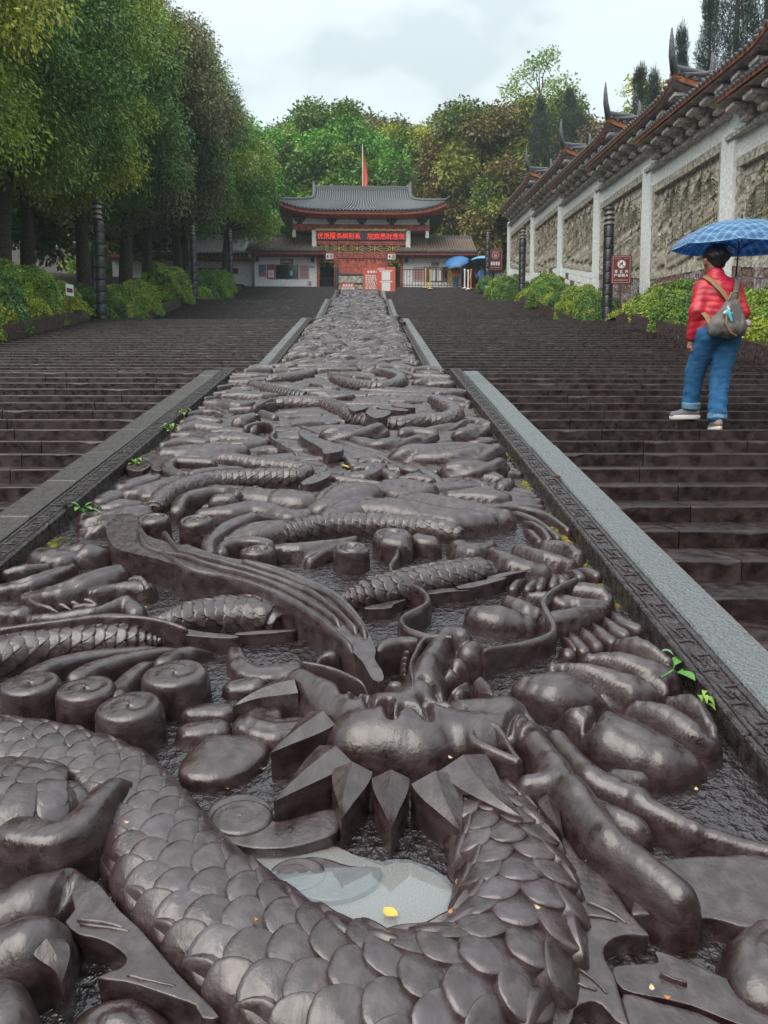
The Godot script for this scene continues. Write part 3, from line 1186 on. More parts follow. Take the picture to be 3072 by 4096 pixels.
	ridge(b, [[0.05,2.237,0.01,0.125],[0.137,2.197,0.012,0.13],[0.222,2.13,0.012,0.13],[0.294,2.052,0.01,0.13]], {"ends": "rp", "ey": 0.5})
	put("crest", b.mesh(), M.carved_stone, dragon_a)
	b = MB.new()
	spike(b, [0.018, 2.141], [0.069, 2.055], [-0.146, 2.038], 0.135, 0.08, 0.25, 0.02, 0.02)
	put("mane_tuft", b.mesh(), M.carved_stone, dragon_a)
	b = MB.new()
	spike(b, [0.114, 1.96], [0.174, 1.872], [0.003, 1.774], 0.135, 0.095, 0.15, 0.024, 0.0)
	put("mane_tuft", b.mesh(), M.carved_stone, dragon_a)
	b = MB.new()
	spike(b, [0.181, 1.802], [0.195, 1.681], [0.035, 1.561], 0.135, 0.1, 0.12, 0.026, 0.0)
	put("mane_tuft", b.mesh(), M.carved_stone, dragon_a)
	b = MB.new()
	spike(b, [0.191, 1.698], [0.281, 1.637], [0.21, 1.493], 0.135, 0.1, 0.2, 0.028, 0.0)
	put("mane_tuft", b.mesh(), M.carved_stone, dragon_a)
	b = MB.new()
	spike(b, [0.289, 1.647], [0.386, 1.619], [0.333, 1.457], 0.135, 0.1, 0.2, 0.028, 0.0)
	put("mane_tuft", b.mesh(), M.carved_stone, dragon_a)
	b = MB.new()
	spike(b, [0.389, 1.619], [0.521, 1.633], [0.505, 1.436], 0.135, 0.1, 0.2, 0.028, 0.0)
	put("mane_tuft", b.mesh(), M.carved_stone, dragon_a)
	b = MB.new()
	spike(b, [0.463, 1.653], [0.607, 1.718], [0.657, 1.458], 0.14, 0.12, 0.1, 0.024, 0.01)
	put("mane_tuft", b.mesh(), M.carved_stone, dragon_a)
	b = MB.new()
	spike(b, [0.713, 1.555], [0.763, 1.564], [0.748, 1.425], 0.11, 0.1, 0.15, 0.02, 0.0)
	put("mane_tuft", b.mesh(), M.carved_stone, dragon_a)
	b = MB.new()
	ridge(b, [[0.431,3.424,0.012,0.08],[0.421,3.319,0.016,0.085],[0.388,3.151,0.017,0.09],[0.431,3.034,0.017,0.09],[0.511,2.911,0.017,0.09],[0.531,2.798,0.017,0.095],[0.496,2.716,0.017,0.1],[0.432,2.637,0.017,0.105],[0.411,2.562,0.017,0.115],[0.432,2.469,0.017,0.13],[0.495,2.399,0.017,0.145],[0.59,2.363,0.016,0.16]], {"ey": 0.35, "ends": "rr"})
	put("whisker", b.mesh(), M.carved_stone, dragon_a)
	b = MB.new()
	ridge(b, [[0.683,2.321,0.016,0.12],[0.757,2.385,0.016,0.1],[0.858,2.432,0.017,0.09],[0.954,2.49,0.017,0.09],[0.995,2.562,0.017,0.09],[0.998,2.685,0.017,0.095],[1.002,2.769,0.017,0.1],[1.045,2.845,0.016,0.105],[1.127,2.924,0.014,0.11],[1.199,2.989,0.012,0.11]], {"ey": 0.35, "ends": "rr"})
	put("whisker", b.mesh(), M.carved_stone, dragon_a)
	b = MB.new()
	mass(b, [[0.735,1.839,0.058,0.15,0.785,1.65,0.06,0.15],[0.772,1.655,0.06,0.15,0.813,1.541,0.062,0.15],[0.702,1.618,0.045,0.12,0.782,1.611,0.055,0.14],[0.803,1.561,0.06,0.15,0.848,1.392,0.06,0.145],[0.848,1.392,0.06,0.145,0.95,1.227,0.058,0.14],[0.863,1.505,0.05,0.125,0.935,1.455,0.05,0.12]], [[[[0.728,1.789],[0.782,1.807]], 0.007, 0.02], [[[0.726,1.833],[0.776,1.858]], 0.007, 0.018]], 0.008, 0.03)
	put("foreleg", b.mesh(), M.carved_stone, dragon_a)
	b = MB.new()
	mass(b, [[0.841,1.864,0.045,0.09,0.888,1.675,0.05,0.095],[0.888,1.675,0.055,0.095,0.995,1.594,0.05,0.095],[0.962,1.687,0.035,0.085,1.027,1.675,0.034,0.085],[0.99,1.579,0.045,0.095,1.09,1.467,0.036,0.085],[1.09,1.467,0.036,0.085,1.276,1.385,0.03,0.075]], [[[[0.961,1.632],[1.002,1.634]], 0.004, 0.008]], 0.009, 0.03)
	put("foreleg", b.mesh(), M.carved_stone, dragon_a)
	b = MB.new()
	pad(b, [[0.762,1.473,0.055],[0.783,1.396,0.055],[0.82,1.368,0.055],[0.831,1.348,0.055],[0.829,1.31,0.055],[0.842,1.28,0.055],[0.848,1.238,0.055],[0.862,1.204,0.055],[0.872,1.171,0.055],[0.833,1.175,0.055],[0.795,1.167,0.055],[0.769,1.145,0.055],[0.762,1.115,0.055],[0.769,1.083,0.055],[0.766,1.041,0.055],[0.766,1.004,0.055],[0.762,0.972,0.055],[0.74,0.982,0.055],[0.724,1.015,0.055],[0.699,1.021,0.055],[0.668,1.006,0.055],[0.647,0.971,0.055],[0.563,0.973,0.055],[0.617,1.058,0.055],[0.674,1.277,0.055]], 0.008, 2)
	put("fin", b.mesh(), M.carved_stone, t)
	b = MB.new()
	pad(b, [[0.934,1.356,0.06],[1.006,1.387,0.06],[1.129,1.392,0.06],[1.261,1.382,0.06],[1.159,1.187,0.06],[1.085,1.185,0.06],[1.05,1.199,0.06],[1.006,1.21,0.06],[0.93,1.205,0.06],[0.887,1.222,0.06],[0.852,1.233,0.06]], 0.01, 3)
	put("fin", b.mesh(), M.carved_stone, t)
	b = MB.new()
	pad(b, [[0.772,1.099,0.05],[0.821,1.107,0.05],[0.869,1.111,0.05],[0.874,1.138,0.05],[0.927,1.113,0.05],[0.988,1.074,0.05],[1.077,1.025,0.05],[1.037,0.95,0.05],[0.967,0.976,0.05],[0.899,1.013,0.05],[0.844,1.03,0.05],[0.777,1.051,0.05]], 0.008, 3)
	pad(b, [[0.771,1.034,0.06],[0.837,1.014,0.06],[0.901,0.992,0.06],[0.946,0.958,0.06],[0.963,0.92,0.06],[0.758,0.924,0.06],[0.761,0.972,0.06]], 0.012, 3)
	put("fin", b.mesh(), M.carved_stone, t)
	b = MB.new()
	strands(b, [[[1.13,1.165,0.05,0.083],[1.076,1.098,0.078,0.101],[1.064,1.055,0.084,0.092]]], 0.0095)
	put("boulder_cloud", b.mesh(), M.carved_stone, t)
	b = MB.new()
	ridge(b, [[0.787,1.382,0.005,0.064],[0.826,1.362,0.005,0.064],[0.859,1.353,0.005,0.064]], {"ends": "rr", "m": 6, "step": 0.02})
	ridge(b, [[0.759,1.259,0.005,0.064],[0.802,1.234,0.005,0.064],[0.835,1.199,0.005,0.064]], {"ends": "rr", "m": 6, "step": 0.02})
	ridge(b, [[0.754,1.221,0.005,0.064],[0.788,1.217,0.005,0.064],[0.818,1.206,0.005,0.064]], {"ends": "rr", "m": 6, "step": 0.02})
	ridge(b, [[0.693,1.094,0.005,0.064],[0.721,1.068,0.005,0.064],[0.742,1.034,0.005,0.064]], {"ends": "rr", "m": 6, "step": 0.02})
	ridge(b, [[0.68,1.063,0.005,0.064],[0.701,1.051,0.005,0.064],[0.726,1.043,0.005,0.064]], {"ends": "rr", "m": 6, "step": 0.02})
	ridge(b, [[0.858,1.079,0.005,0.064],[0.88,1.064,0.005,0.064],[0.908,1.053,0.005,0.064]], {"ends": "rr", "m": 6, "step": 0.02})
	put("fin_rib", b.mesh(), M.carved_stone, t)
	b = MB.new()
	mass(b, [[-0.567,1.238,0.07,0.1,-0.462,1.278,0.075,0.11],[-0.462,1.278,0.075,0.11,-0.417,1.32,0.06,0.1],[-0.403,1.323,0.05,0.08,-0.357,1.314,0.045,0.07]], [[[[-0.405,1.335],[-0.399,1.287],[-0.408,1.252]], 0.006, 0.02]], 0.009, 0.03)
	put("hind_paw", b.mesh(), M.carved_stone, t)
	b = MB.new()
	mass(b, [[-0.501,1.111,0.08,0.13,-0.411,1.133,0.085,0.14],[-0.411,1.133,0.08,0.14,-0.385,1.151,0.06,0.13]], [], 0.009, 0.03)
	put("hind_paw", b.mesh(), M.carved_stone, t)
	b = MB.new()
	spike(b, [-0.375, 1.085], [-0.345, 1.134], [-0.303, 1.027], 0.14, 0.12, 0.35, 0.02, -0.01)
	put("claw", b.mesh(), M.carved_stone, t)
	b = MB.new()
	ridge(b, [[-0.437,1.047,0.05,0.14],[-0.386,0.949,0.07,0.15],[-0.36,0.88,0.07,0.15]], {"ey": 0.6})
	put("boulder_cloud", b.mesh(), M.carved_stone, t)
	b = MB.new()
	pad(b, [[-0.395,1.313,0.075],[-0.349,1.327,0.075],[-0.307,1.29,0.075],[-0.262,1.24,0.075],[-0.212,1.197,0.075],[-0.159,1.143,0.075],[-0.102,1.083,0.075],[-0.048,1.033,0.075],[-0.004,0.989,0.075],[-0.034,0.987,0.075],[-0.053,1.013,0.075],[-0.094,1.029,0.075],[-0.147,1.049,0.075],[-0.2,1.066,0.075],[-0.256,1.075,0.075],[-0.232,1.092,0.075],[-0.219,1.097,0.075],[-0.212,1.117,0.075],[-0.231,1.138,0.075],[-0.266,1.16,0.075],[-0.303,1.173,0.075],[-0.332,1.18,0.075],[-0.369,1.213,0.075],[-0.36,1.246,0.075]], 0.01, 2)
	put("fin", b.mesh(), M.carved_stone, t)
	b = MB.new()
	ridge(b, [[-0.347,1.211,0.005,0.083],[-0.293,1.207,0.005,0.083],[-0.236,1.193,0.005,0.083]], {"ends": "rr", "m": 6, "step": 0.02})
	ridge(b, [[-0.338,1.201,0.005,0.083],[-0.275,1.193,0.005,0.083],[-0.22,1.183,0.005,0.083]], {"ends": "rr", "m": 6, "step": 0.02})
	ridge(b, [[-0.203,1.078,0.005,0.083],[-0.151,1.066,0.005,0.083],[-0.095,1.054,0.005,0.083]], {"ends": "rr", "m": 6, "step": 0.02})
	put("fin_rib", b.mesh(), M.carved_stone, t)
	b = MB.new()
	strands(b, [[[-0.243,1.011,0.056,0.046],[-0.196,1.007,0.067,0.055],[-0.155,0.984,0.067,0.046]]], 0.0095)
	put("boulder_cloud", b.mesh(), M.carved_stone, t)
	b = MB.new()
	pad(b, [[-0.139,1.552,0.04],[-0.141,1.614,0.04],[-0.108,1.654,0.04],[-0.059,1.666,0.04],[-0.006,1.647,0.04],[0.025,1.602,0.04],[0.033,1.558,0.04],[0.084,1.567,0.04],[0.19,1.603,0.04],[0.198,1.514,0.04],[0.108,1.468,0.04],[0.041,1.458,0.04],[-0.03,1.466,0.04],[-0.094,1.498,0.04]], 0.01, 3)
	drum(b, -0.051, 1.567, 0.085, 0.07, 0.05, 1.1, 1, 0, 0.06)
	put("cloud_disc", b.mesh(), M.carved_stone, t)
	b = MB.new()
	pad(b, [[0.051,1.39,0.022],[0.08,1.43,0.022],[0.124,1.449,0.022],[0.171,1.444,0.022],[0.232,1.419,0.022],[0.305,1.409,0.022],[0.292,1.355,0.022],[0.234,1.318,0.022],[0.171,1.312,0.022],[0.103,1.336,0.022],[0.063,1.363,0.022]], 0.008, 3)
	drum(b, 0.108, 1.391, 0.07, 0.055, 0.028, 1.1, 1, 0, 0.1)
	put("cloud_disc", b.mesh(), M.carved_stone, t)
	b = MB.new()
	ridge(b, [[-0.268,1.835,0.1,0.055],[-0.19,1.826,0.12,0.06],[-0.1,1.869,0.1,0.05],[-0.025,1.914,0.05,0.04]], {"ends": "rr", "ey": 0.5})
	put("cloud_disc", b.mesh(), M.carved_stone, t)
	b = MB.new()
	strands(b, [[[-0.286,2.088,0.045,0.046],[-0.19,2.094,0.047,0.046]]], 0.0095)
	put("pebble_cloud", b.mesh(), M.carved_stone, t)
	b = MB.new()
	strands(b, [[[-0.271,1.982,0.05,0.046],[-0.193,1.994,0.05,0.046]]], 0.0095)
	put("pebble_cloud", b.mesh(), M.carved_stone, t)
	b = MB.new()
	strands(b, [[[-0.177,2.237,0.045,0.046],[-0.115,2.248,0.05,0.051]]], 0.0095)
	put("pebble_cloud", b.mesh(), M.carved_stone, t)
	b = MB.new()
	strands(b, [[[0.086,2.003,0.056,0.046],[-0.007,1.969,0.067,0.055],[-0.089,2.004,0.062,0.06],[-0.072,2.053,0.045,0.06],[-0.018,2.067,0.039,0.055]]], 0.0095)
	put("scroll_cloud", b.mesh(), M.carved_stone, t)
	b = MB.new()
	strands(b, [[[-0.213,2.494,0.034,0.046],[-0.179,2.389,0.05,0.046],[-0.108,2.325,0.056,0.046],[-0.012,2.333,0.056,0.051],[0.025,2.368,0.034,0.046]]], 0.0095)
	put("scroll_cloud", b.mesh(), M.carved_stone, t)
	b = MB.new()
	drum(b, -0.813, 2.132, 0.098, 0.0882, 0.12, 0.7, 1, 1.2, 0.07)
	ridge(b, [[-0.856,2.179,0.045,0.112],[-0.825,2.343,0.037,0.076],[-0.697,2.451,0.029,0.056],[-0.469,2.534,0.021,0.036]], {"ey": 0.5, "ends": "rp"})
	put("scroll_cloud", b.mesh(), M.carved_stone, t)
	b = MB.new()
	drum(b, -0.617, 2.081, 0.098, 0.0882, 0.13, 0.7, 1, 1.2, 0.07)
	ridge(b, [[-0.694,2.16,0.045,0.121],[-0.665,2.308,0.037,0.084],[-0.553,2.424,0.029,0.064],[-0.385,2.517,0.021,0.044]], {"ey": 0.5, "ends": "rp"})
	put("scroll_cloud", b.mesh(), M.carved_stone, t)
	b = MB.new()
	drum(b, -0.447, 1.969, 0.105, 0.0945, 0.135, 0.7, 1, 1.2, 0.07)
	ridge(b, [[-0.519,2.043,0.045,0.126],[-0.537,2.166,0.037,0.088],[-0.52,2.308,0.029,0.068],[-0.476,2.434,0.021,0.048]], {"ey": 0.5, "ends": "rp"})
	put("scroll_cloud", b.mesh(), M.carved_stone, t)
	b = MB.new()
	drum(b, -0.358, 2.172, 0.112, 0.1008, 0.13, 0.7, 1, 1.2, 0.07)
	ridge(b, [[-0.425,2.256,0.045,0.121],[-0.41,2.395,0.037,0.084],[-0.337,2.469,0.029,0.064],[-0.297,2.496,0.021,0.044]], {"ey": 0.5, "ends": "rp"})
	put("scroll_cloud", b.mesh(), M.carved_stone, t)
	b = MB.new()
	var track2 = ridge(b, [[-1.171,2.331,0.075,0.095],[-1.042,2.43,0.075,0.1],[-0.916,2.507,0.072,0.1],[-0.746,2.545,0.066,0.095],[-0.589,2.562,0.055,0.085],[-0.478,2.579,0.04,0.06]], {"ends": "fp", "ey": 0.62})
	put("dragon_body", b.mesh(), M.carved_stone, dragon_b)
	lay_scales(dragon_b, track2, 4, 1.0, 120, 0.12, 0.9, 0.75, 0.62)
	b = MB.new()
	ridge(b, [[-1.162,2.413,0.018,0.13],[-1.064,2.49,0.02,0.135],[-0.855,2.539,0.02,0.14],[-0.686,2.59,0.02,0.135],[-0.522,2.586,0.02,0.12],[-0.393,2.55,0.016,0.09]], {"ey": 0.35})
	put("dorsal_fin", b.mesh(), M.carved_stone, dragon_b)
	b = MB.new()
	var track3 = ridge(b, [[-0.617,2.745,0.045,0.06],[-0.489,2.737,0.06,0.085],[-0.414,2.738,0.07,0.095],[-0.27,2.773,0.078,0.1],[-0.142,2.759,0.08,0.1],[-0.067,2.709,0.075,0.09]], {"ends": "pr", "ey": 0.62})
	put("dragon_body", b.mesh(), M.carved_stone, dragon_b)
	lay_scales(dragon_b, track3, 4, -1.0, 120, 0.1, 0.9, 0.75, 0.62)
	b = MB.new()
	pad(b, [[-0.44,2.601,0.07],[-0.347,2.568,0.07],[-0.214,2.535,0.07],[-0.213,2.515,0.07],[-0.276,2.516,0.07],[-0.397,2.538,0.07],[-0.475,2.57,0.07]], 0.006, 2)
	pad(b, [[-0.225,2.595,0.05],[-0.126,2.615,0.05],[0.009,2.618,0.05],[-0.076,2.593,0.05],[-0.208,2.579,0.05]], 0.006, 2)
	put("dorsal_fin", b.mesh(), M.carved_stone, dragon_b)
	b = MB.new()
	strands(b, [[[-1.283,3.414,0.078,0.092],[-1.175,3.363,0.084,0.092],[-1.108,3.425,0.034,0.046]],[[-1.189,3.483,0.056,0.092],[-1.069,3.437,0.078,0.101],[-0.999,3.455,0.045,0.083]]], 0.016)
	put("cloud", b.mesh(), M.carved_stone, t)
	b = MB.new()
	strands(b, [[[-1.374,3.219,0.034,0.064],[-1.291,3.242,0.039,0.078],[-1.211,3.295,0.022,0.064]],[[-1.309,3.046,0.045,0.064],[-1.191,3.072,0.056,0.092],[-1.091,3.253,0.034,0.074]],[[-1.173,2.973,0.045,0.055],[-1.015,2.94,0.067,0.11],[-0.905,3.055,0.084,0.124],[-0.849,3.15,0.067,0.11]],[[-0.877,2.954,0.034,0.083],[-0.815,2.994,0.039,0.083],[-0.726,3.02,0.05,0.083],[-0.678,3.017,0.045,0.078]]], 0.0095)
	put("cloud", b.mesh(), M.carved_stone, t)
	b = MB.new()
	strands(b, [[[-0.756,3.052,0.022,0.092],[-0.709,3.042,0.028,0.101],[-0.665,2.992,0.028,0.083]]], 0.0095)
	put("cloud", b.mesh(), M.carved_stone, t)
	b = MB.new()
	strands(b, [[[-1.273,2.827,0.05,0.064],[-1.131,2.791,0.056,0.074]],[[-1.056,2.762,0.034,0.055],[-0.949,2.747,0.039,0.069],[-0.825,2.766,0.039,0.083]],[[-0.799,2.778,0.034,0.083],[-0.749,2.816,0.039,0.092],[-0.711,2.841,0.039,0.097],[-0.658,2.776,0.05,0.083]],[[-0.926,2.847,0.022,0.064],[-0.839,2.836,0.022,0.074]]], 0.0095)
	put("cloud", b.mesh(), M.carved_stone, t)
	b = MB.new()
	ridge(b, [[-1.183,2.97,0.014,0.05],[-1.095,2.88,0.014,0.05],[-0.983,2.83,0.014,0.05]], {"ends": "rp", "m": 8})
	ridge(b, [[-1.146,2.995,0.014,0.05],[-1.057,2.917,0.014,0.05],[-0.941,2.853,0.014,0.05]], {"ends": "rp", "m": 8})
	ridge(b, [[-1.098,2.995,0.014,0.05],[-1.009,2.929,0.014,0.05],[-0.897,2.877,0.014,0.05]], {"ends": "rp", "m": 8})
	ridge(b, [[-1.044,2.994,0.014,0.05],[-0.966,2.954,0.014,0.05],[-0.843,2.901,0.014,0.05]], {"ends": "rp", "m": 8})
	put("feather_fin", b.mesh(), M.carved_stone, t)
	b = MB.new()
	strands(b, [[[-1.297,4.02,0.034,0.074],[-1.254,4.08,0.039,0.083],[-1.166,4.019,0.022,0.074]],[[-1.27,3.918,0.034,0.064],[-1.171,3.935,0.045,0.092],[-1.076,4.018,0.022,0.074]],[[-1.243,3.851,0.034,0.046],[-1.144,3.845,0.039,0.074],[-1.094,3.96,0.022,0.064]],[[-1.206,3.799,0.022,0.037],[-1.109,3.85,0.028,0.046]]], 0.016)
	put("cloud", b.mesh(), M.carved_stone, t)
	b = MB.new()
	pad(b, [[-1.003,3.832,0.13],[-1.047,3.698,0.13],[-1.014,3.543,0.13],[-0.942,3.382,0.13],[-0.865,3.281,0.13],[-0.669,3.169,0.13],[-0.503,3.048,0.13],[-0.352,2.963,0.13],[-0.206,2.868,0.13],[-0.065,2.753,0.13],[0.044,2.624,0.13],[0.138,2.463,0.13],[0.214,2.309,0.13],[0.262,2.212,0.13],[0.294,2.098,0.13],[0.331,2.097,0.13],[0.328,2.161,0.13],[0.305,2.237,0.13],[0.31,2.298,0.13],[0.293,2.402,0.13],[0.262,2.534,0.13],[0.213,2.678,0.13],[0.149,2.8,0.13],[0.05,2.917,0.13],[-0.078,3.044,0.13],[-0.21,3.133,0.13],[-0.304,3.165,0.13],[-0.391,3.212,0.13],[-0.478,3.277,0.13],[-0.587,3.379,0.13],[-0.518,3.395,0.13],[-0.614,3.345,0.13],[-0.702,3.414,0.13],[-0.792,3.486,0.13],[-0.875,3.656,0.13],[-0.934,3.799,0.13]], 0.012, 2)
	var antler = put("antler", b.mesh(), M.carved_stone, dragon_a)
	b = MB.new()
	ridge(b, [[-0.783,3.39,0.018,0.152],[-0.616,3.189,0.018,0.152],[-0.499,3.038,0.018,0.152],[-0.32,2.937,0.018,0.152],[-0.169,2.829,0.018,0.152],[-0.019,2.692,0.018,0.152],[0.098,2.533,0.018,0.152],[0.196,2.351,0.018,0.152],[0.254,2.25,0.018,0.152]], {"ends": "rp", "ey": 0.5, "m": 8})
	ridge(b, [[-0.852,3.535,0.018,0.152],[-0.742,3.304,0.018,0.152],[-0.539,3.173,0.018,0.152],[-0.427,3.081,0.018,0.152],[-0.245,2.964,0.018,0.152],[-0.1,2.854,0.018,0.152],[0.035,2.703,0.018,0.152],[0.134,2.565,0.018,0.152],[0.203,2.428,0.018,0.152]], {"ends": "rp", "ey": 0.5, "m": 8})
	ridge(b, [[-0.725,3.515,0.018,0.152],[-0.599,3.286,0.018,0.152],[-0.539,3.22,0.018,0.152],[-0.377,3.11,0.018,0.152],[-0.224,3.006,0.018,0.152],[-0.073,2.894,0.018,0.152],[0.06,2.764,0.018,0.152],[0.156,2.609,0.018,0.152],[0.225,2.458,0.018,0.152],[0.262,2.369,0.018,0.152]], {"ends": "rp", "ey": 0.5, "m": 8})
	ridge(b, [[-0.283,3.109,0.018,0.152],[-0.115,2.99,0.018,0.152],[0.034,2.853,0.018,0.152],[0.137,2.738,0.018,0.152],[0.204,2.597,0.018,0.152],[0.262,2.438,0.018,0.152],[0.284,2.331,0.018,0.152]], {"ends": "rp", "ey": 0.5, "m": 8})
	put("antler_rib", b.mesh(), M.carved_stone, dragon_a)
	b = MB.new()
	drum(b, -0.809, 3.682, 0.085, 0.075, 0.165, 1.2, 1, 0, 0.1)
	put("antler_curl", b.mesh(), M.carved_stone, dragon_a)
	b = MB.new()
	drum(b, -0.586, 3.65, 0.09, 0.08, 0.165, 1.2, 1, 0, 0.1)
	put("antler_curl", b.mesh(), M.carved_stone, dragon_a)
	b = MB.new()
	ridge(b, [[-0.379,3.244,0.035,0.13],[-0.408,3.346,0.035,0.135],[-0.353,3.41,0.035,0.14],[-0.246,3.418,0.035,0.14],[-0.16,3.347,0.03,0.14]], {"ey": 0.45, "ends": "rr"})
	drum(b, -0.225, 3.255, 0.085, 0.075, 0.15, 1.2, -1, 0, 0.14)
	put("antler_curl", b.mesh(), M.carved_stone, dragon_a)
	b = MB.new()
	ridge(b, [[-0.465,3.348,0.03,0.09],[-0.504,3.53,0.04,0.1],[-0.454,3.711,0.045,0.11],[-0.335,3.883,0.045,0.115],[-0.223,3.964,0.035,0.11]], {"ends": "rp", "ey": 0.4})
	put("antler", b.mesh(), M.carved_stone, dragon_a)
	b = MB.new()
	strands(b, [[[-0.425,3.64,0.067,0.074],[-0.313,3.721,0.101,0.11],[-0.187,3.761,0.09,0.11]]], 0.016)
	put("cloud", b.mesh(), M.carved_stone, t)
	b = MB.new()
	var track4 = ridge(b, [[-0.158,3.715,0.05,0.08],[-0.039,3.798,0.06,0.1],[0.125,3.86,0.062,0.1],[0.328,3.858,0.062,0.1],[0.462,3.836,0.062,0.1],[0.627,3.793,0.06,0.1],[0.783,3.698,0.05,0.09]], {"ends": "rr", "ey": 0.6})
	put("dragon_body", b.mesh(), M.carved_stone, dragon_b)
	lay_scales(dragon_b, track4, 4, -1.0, 0, 0.3, 0.9, 0.75, 0.6)
	b = MB.new()
	strands(b, [[[-0.171,3.482,0.056,0.083],[-0.047,3.472,0.067,0.092],[0.104,3.538,0.05,0.087],[0.216,3.621,0.039,0.078]],[[0.007,3.388,0.034,0.055],[0.077,3.454,0.034,0.074],[0.167,3.542,0.022,0.074]]], 0.016)
	put("cloud", b.mesh(), M.carved_stone, t)
	b = MB.new()
	drum(b, 0.207, 3.363, 0.088, 0.08, 0.12, 1.1, 1, 2.5, 0.2)
	put("scroll_cloud", b.mesh(), M.carved_stone, t)
	b = MB.new()
	drum(b, 0.412, 3.558, 0.1, 0.08, 0.12, 1.1, 1, 2.0, 0.16)
	put("scroll_cloud", b.mesh(), M.carved_stone, t)
	b = MB.new()
	ridge(b, [[0.335,3.503,0.04,0.12],[0.433,3.48,0.06,0.125],[0.512,3.452,0.06,0.125]], {"ey": 0.45})
	put("scroll_cloud", b.mesh(), M.carved_stone, t)
	b = MB.new()
	ridge(b, [[0.508,3.595,0.03,0.1],[0.574,3.538,0.05,0.1],[0.662,3.537,0.055,0.1]], {"ey": 0.5})
	put("scroll_cloud", b.mesh(), M.carved_stone, t)
	b = MB.new()
	strands(b, [[[0.75,3.527,0.067,0.083],[0.801,3.446,0.073,0.092],[0.906,3.553,0.045,0.074]]], 0.016)
	put("cloud", b.mesh(), M.carved_stone, t)
	b = MB.new()
	var track5 = ridge(b, [[0.128,2.925,0.05,0.08],[0.235,2.931,0.07,0.1],[0.37,2.986,0.078,0.105],[0.453,3.041,0.08,0.105],[0.598,3.112,0.078,0.105],[0.748,3.183,0.072,0.1],[0.879,3.237,0.06,0.09]], {"ends": "pr", "ey": 0.62})
	put("dragon_body", b.mesh(), M.carved_stone, dragon_b)
	lay_scales(dragon_b, track5, 4, -1.0, 170, 0.12, 0.9, 0.75, 0.62)
	b = MB.new()
	pad(b, [[0.543,2.977,0.055],[0.666,3.002,0.055],[0.728,2.974,0.055],[0.64,2.962,0.055],[0.545,2.937,0.055]], 0.006, 2)
	pad(b, [[0.665,2.993,0.065],[0.79,3.06,0.065],[0.896,3.095,0.065],[0.886,3.066,0.065],[0.728,2.978,0.065]], 0.006, 2)
	pad(b, [[0.826,3.115,0.06],[0.952,3.18,0.06],[1.034,3.186,0.06],[0.945,3.143,0.06],[0.838,3.079,0.06]], 0.006, 2)
	pad(b, [[0.261,2.813,0.05],[0.345,2.861,0.05],[0.447,2.898,0.05],[0.392,2.848,0.05],[0.38,2.812,0.05],[0.312,2.801,0.05]], 0.006, 2)
	put("dorsal_fin", b.mesh(), M.carved_stone, dragon_b)
	b = MB.new()
	strands(b, [[[0.914,3.454,0.05,0.076],[0.974,3.256,0.07,0.102],[1.092,3.219,0.06,0.076]],[[1.039,3.488,0.04,0.076],[1.149,3.346,0.055,0.093],[1.247,3.298,0.045,0.076]]], 0.016)
	put("cloud", b.mesh(), M.carved_stone, t)
	b = MB.new()
	strands(b, [[[1.209,3.596,0.04,0.06],[1.292,3.522,0.045,0.076],[1.314,3.415,0.05,0.076]]], 0.016)
	put("cloud", b.mesh(), M.carved_stone, t)
	b = MB.new()
	ridge(b, [[1.098,4.164,0.022,0.05],[1.228,3.979,0.022,0.05],[1.293,3.67,0.022,0.05]], {"ends": "pr", "m": 8})
	ridge(b, [[1.162,4.002,0.022,0.05],[1.23,3.83,0.022,0.05],[1.236,3.651,0.022,0.05]], {"ends": "pr", "m": 8})
	ridge(b, [[1.143,3.872,0.022,0.05],[1.165,3.749,0.022,0.05],[1.182,3.614,0.022,0.05]], {"ends": "pr", "m": 8})
	ridge(b, [[1.123,4.262,0.022,0.05],[1.302,4.092,0.022,0.05],[1.376,3.787,0.022,0.05]], {"ends": "pr", "m": 8})
	put("feather_fin", b.mesh(), M.carved_stone, t)
	b = MB.new()
	strands(b, [[[0.73,2.736,0.06,0.085],[0.8,2.704,0.085,0.102],[0.911,2.694,0.06,0.068]],[[0.877,2.845,0.04,0.085],[0.938,2.76,0.05,0.093],[0.997,2.74,0.03,0.068]]], 0.0095)
	put("cloud", b.mesh(), M.carved_stone, t)
	b = MB.new()
	strands(b, [[[0.98,2.905,0.03,0.076],[1.043,2.882,0.04,0.085],[1.105,2.827,0.04,0.076]],[[1.006,2.674,0.05,0.085],[1.106,2.71,0.055,0.093],[1.246,2.794,0.03,0.06]],[[1.101,2.891,0.04,0.076],[1.164,2.829,0.045,0.085],[1.277,2.834,0.035,0.068]],[[1.155,2.998,0.05,0.076],[1.226,2.964,0.055,0.093],[1.29,2.922,0.05,0.093],[1.309,2.885,0.03,0.068]]], 0.0095)
	put("cloud", b.mesh(), M.carved_stone, t)
	b = MB.new()
	ridge(b, [[0.916,3.01,0.026,0.05],[0.976,3.122,0.026,0.05],[1.022,3.18,0.026,0.05]], {"ends": "rp", "m": 8})
	ridge(b, [[0.982,3.009,0.026,0.05],[1.033,3.093,0.026,0.05],[1.072,3.195,0.026,0.05]], {"ends": "rp", "m": 8})
	ridge(b, [[1.04,3.022,0.026,0.05],[1.079,3.121,0.026,0.05],[1.102,3.225,0.026,0.05]], {"ends": "rp", "m": 8})
	ridge(b, [[1.108,3.049,0.026,0.05],[1.143,3.149,0.026,0.05],[1.152,3.24,0.026,0.05]], {"ends": "rp", "m": 8})
	ridge(b, [[1.163,3.091,0.026,0.05],[1.198,3.164,0.026,0.05],[1.2,3.239,0.026,0.05]], {"ends": "rp", "m": 8})
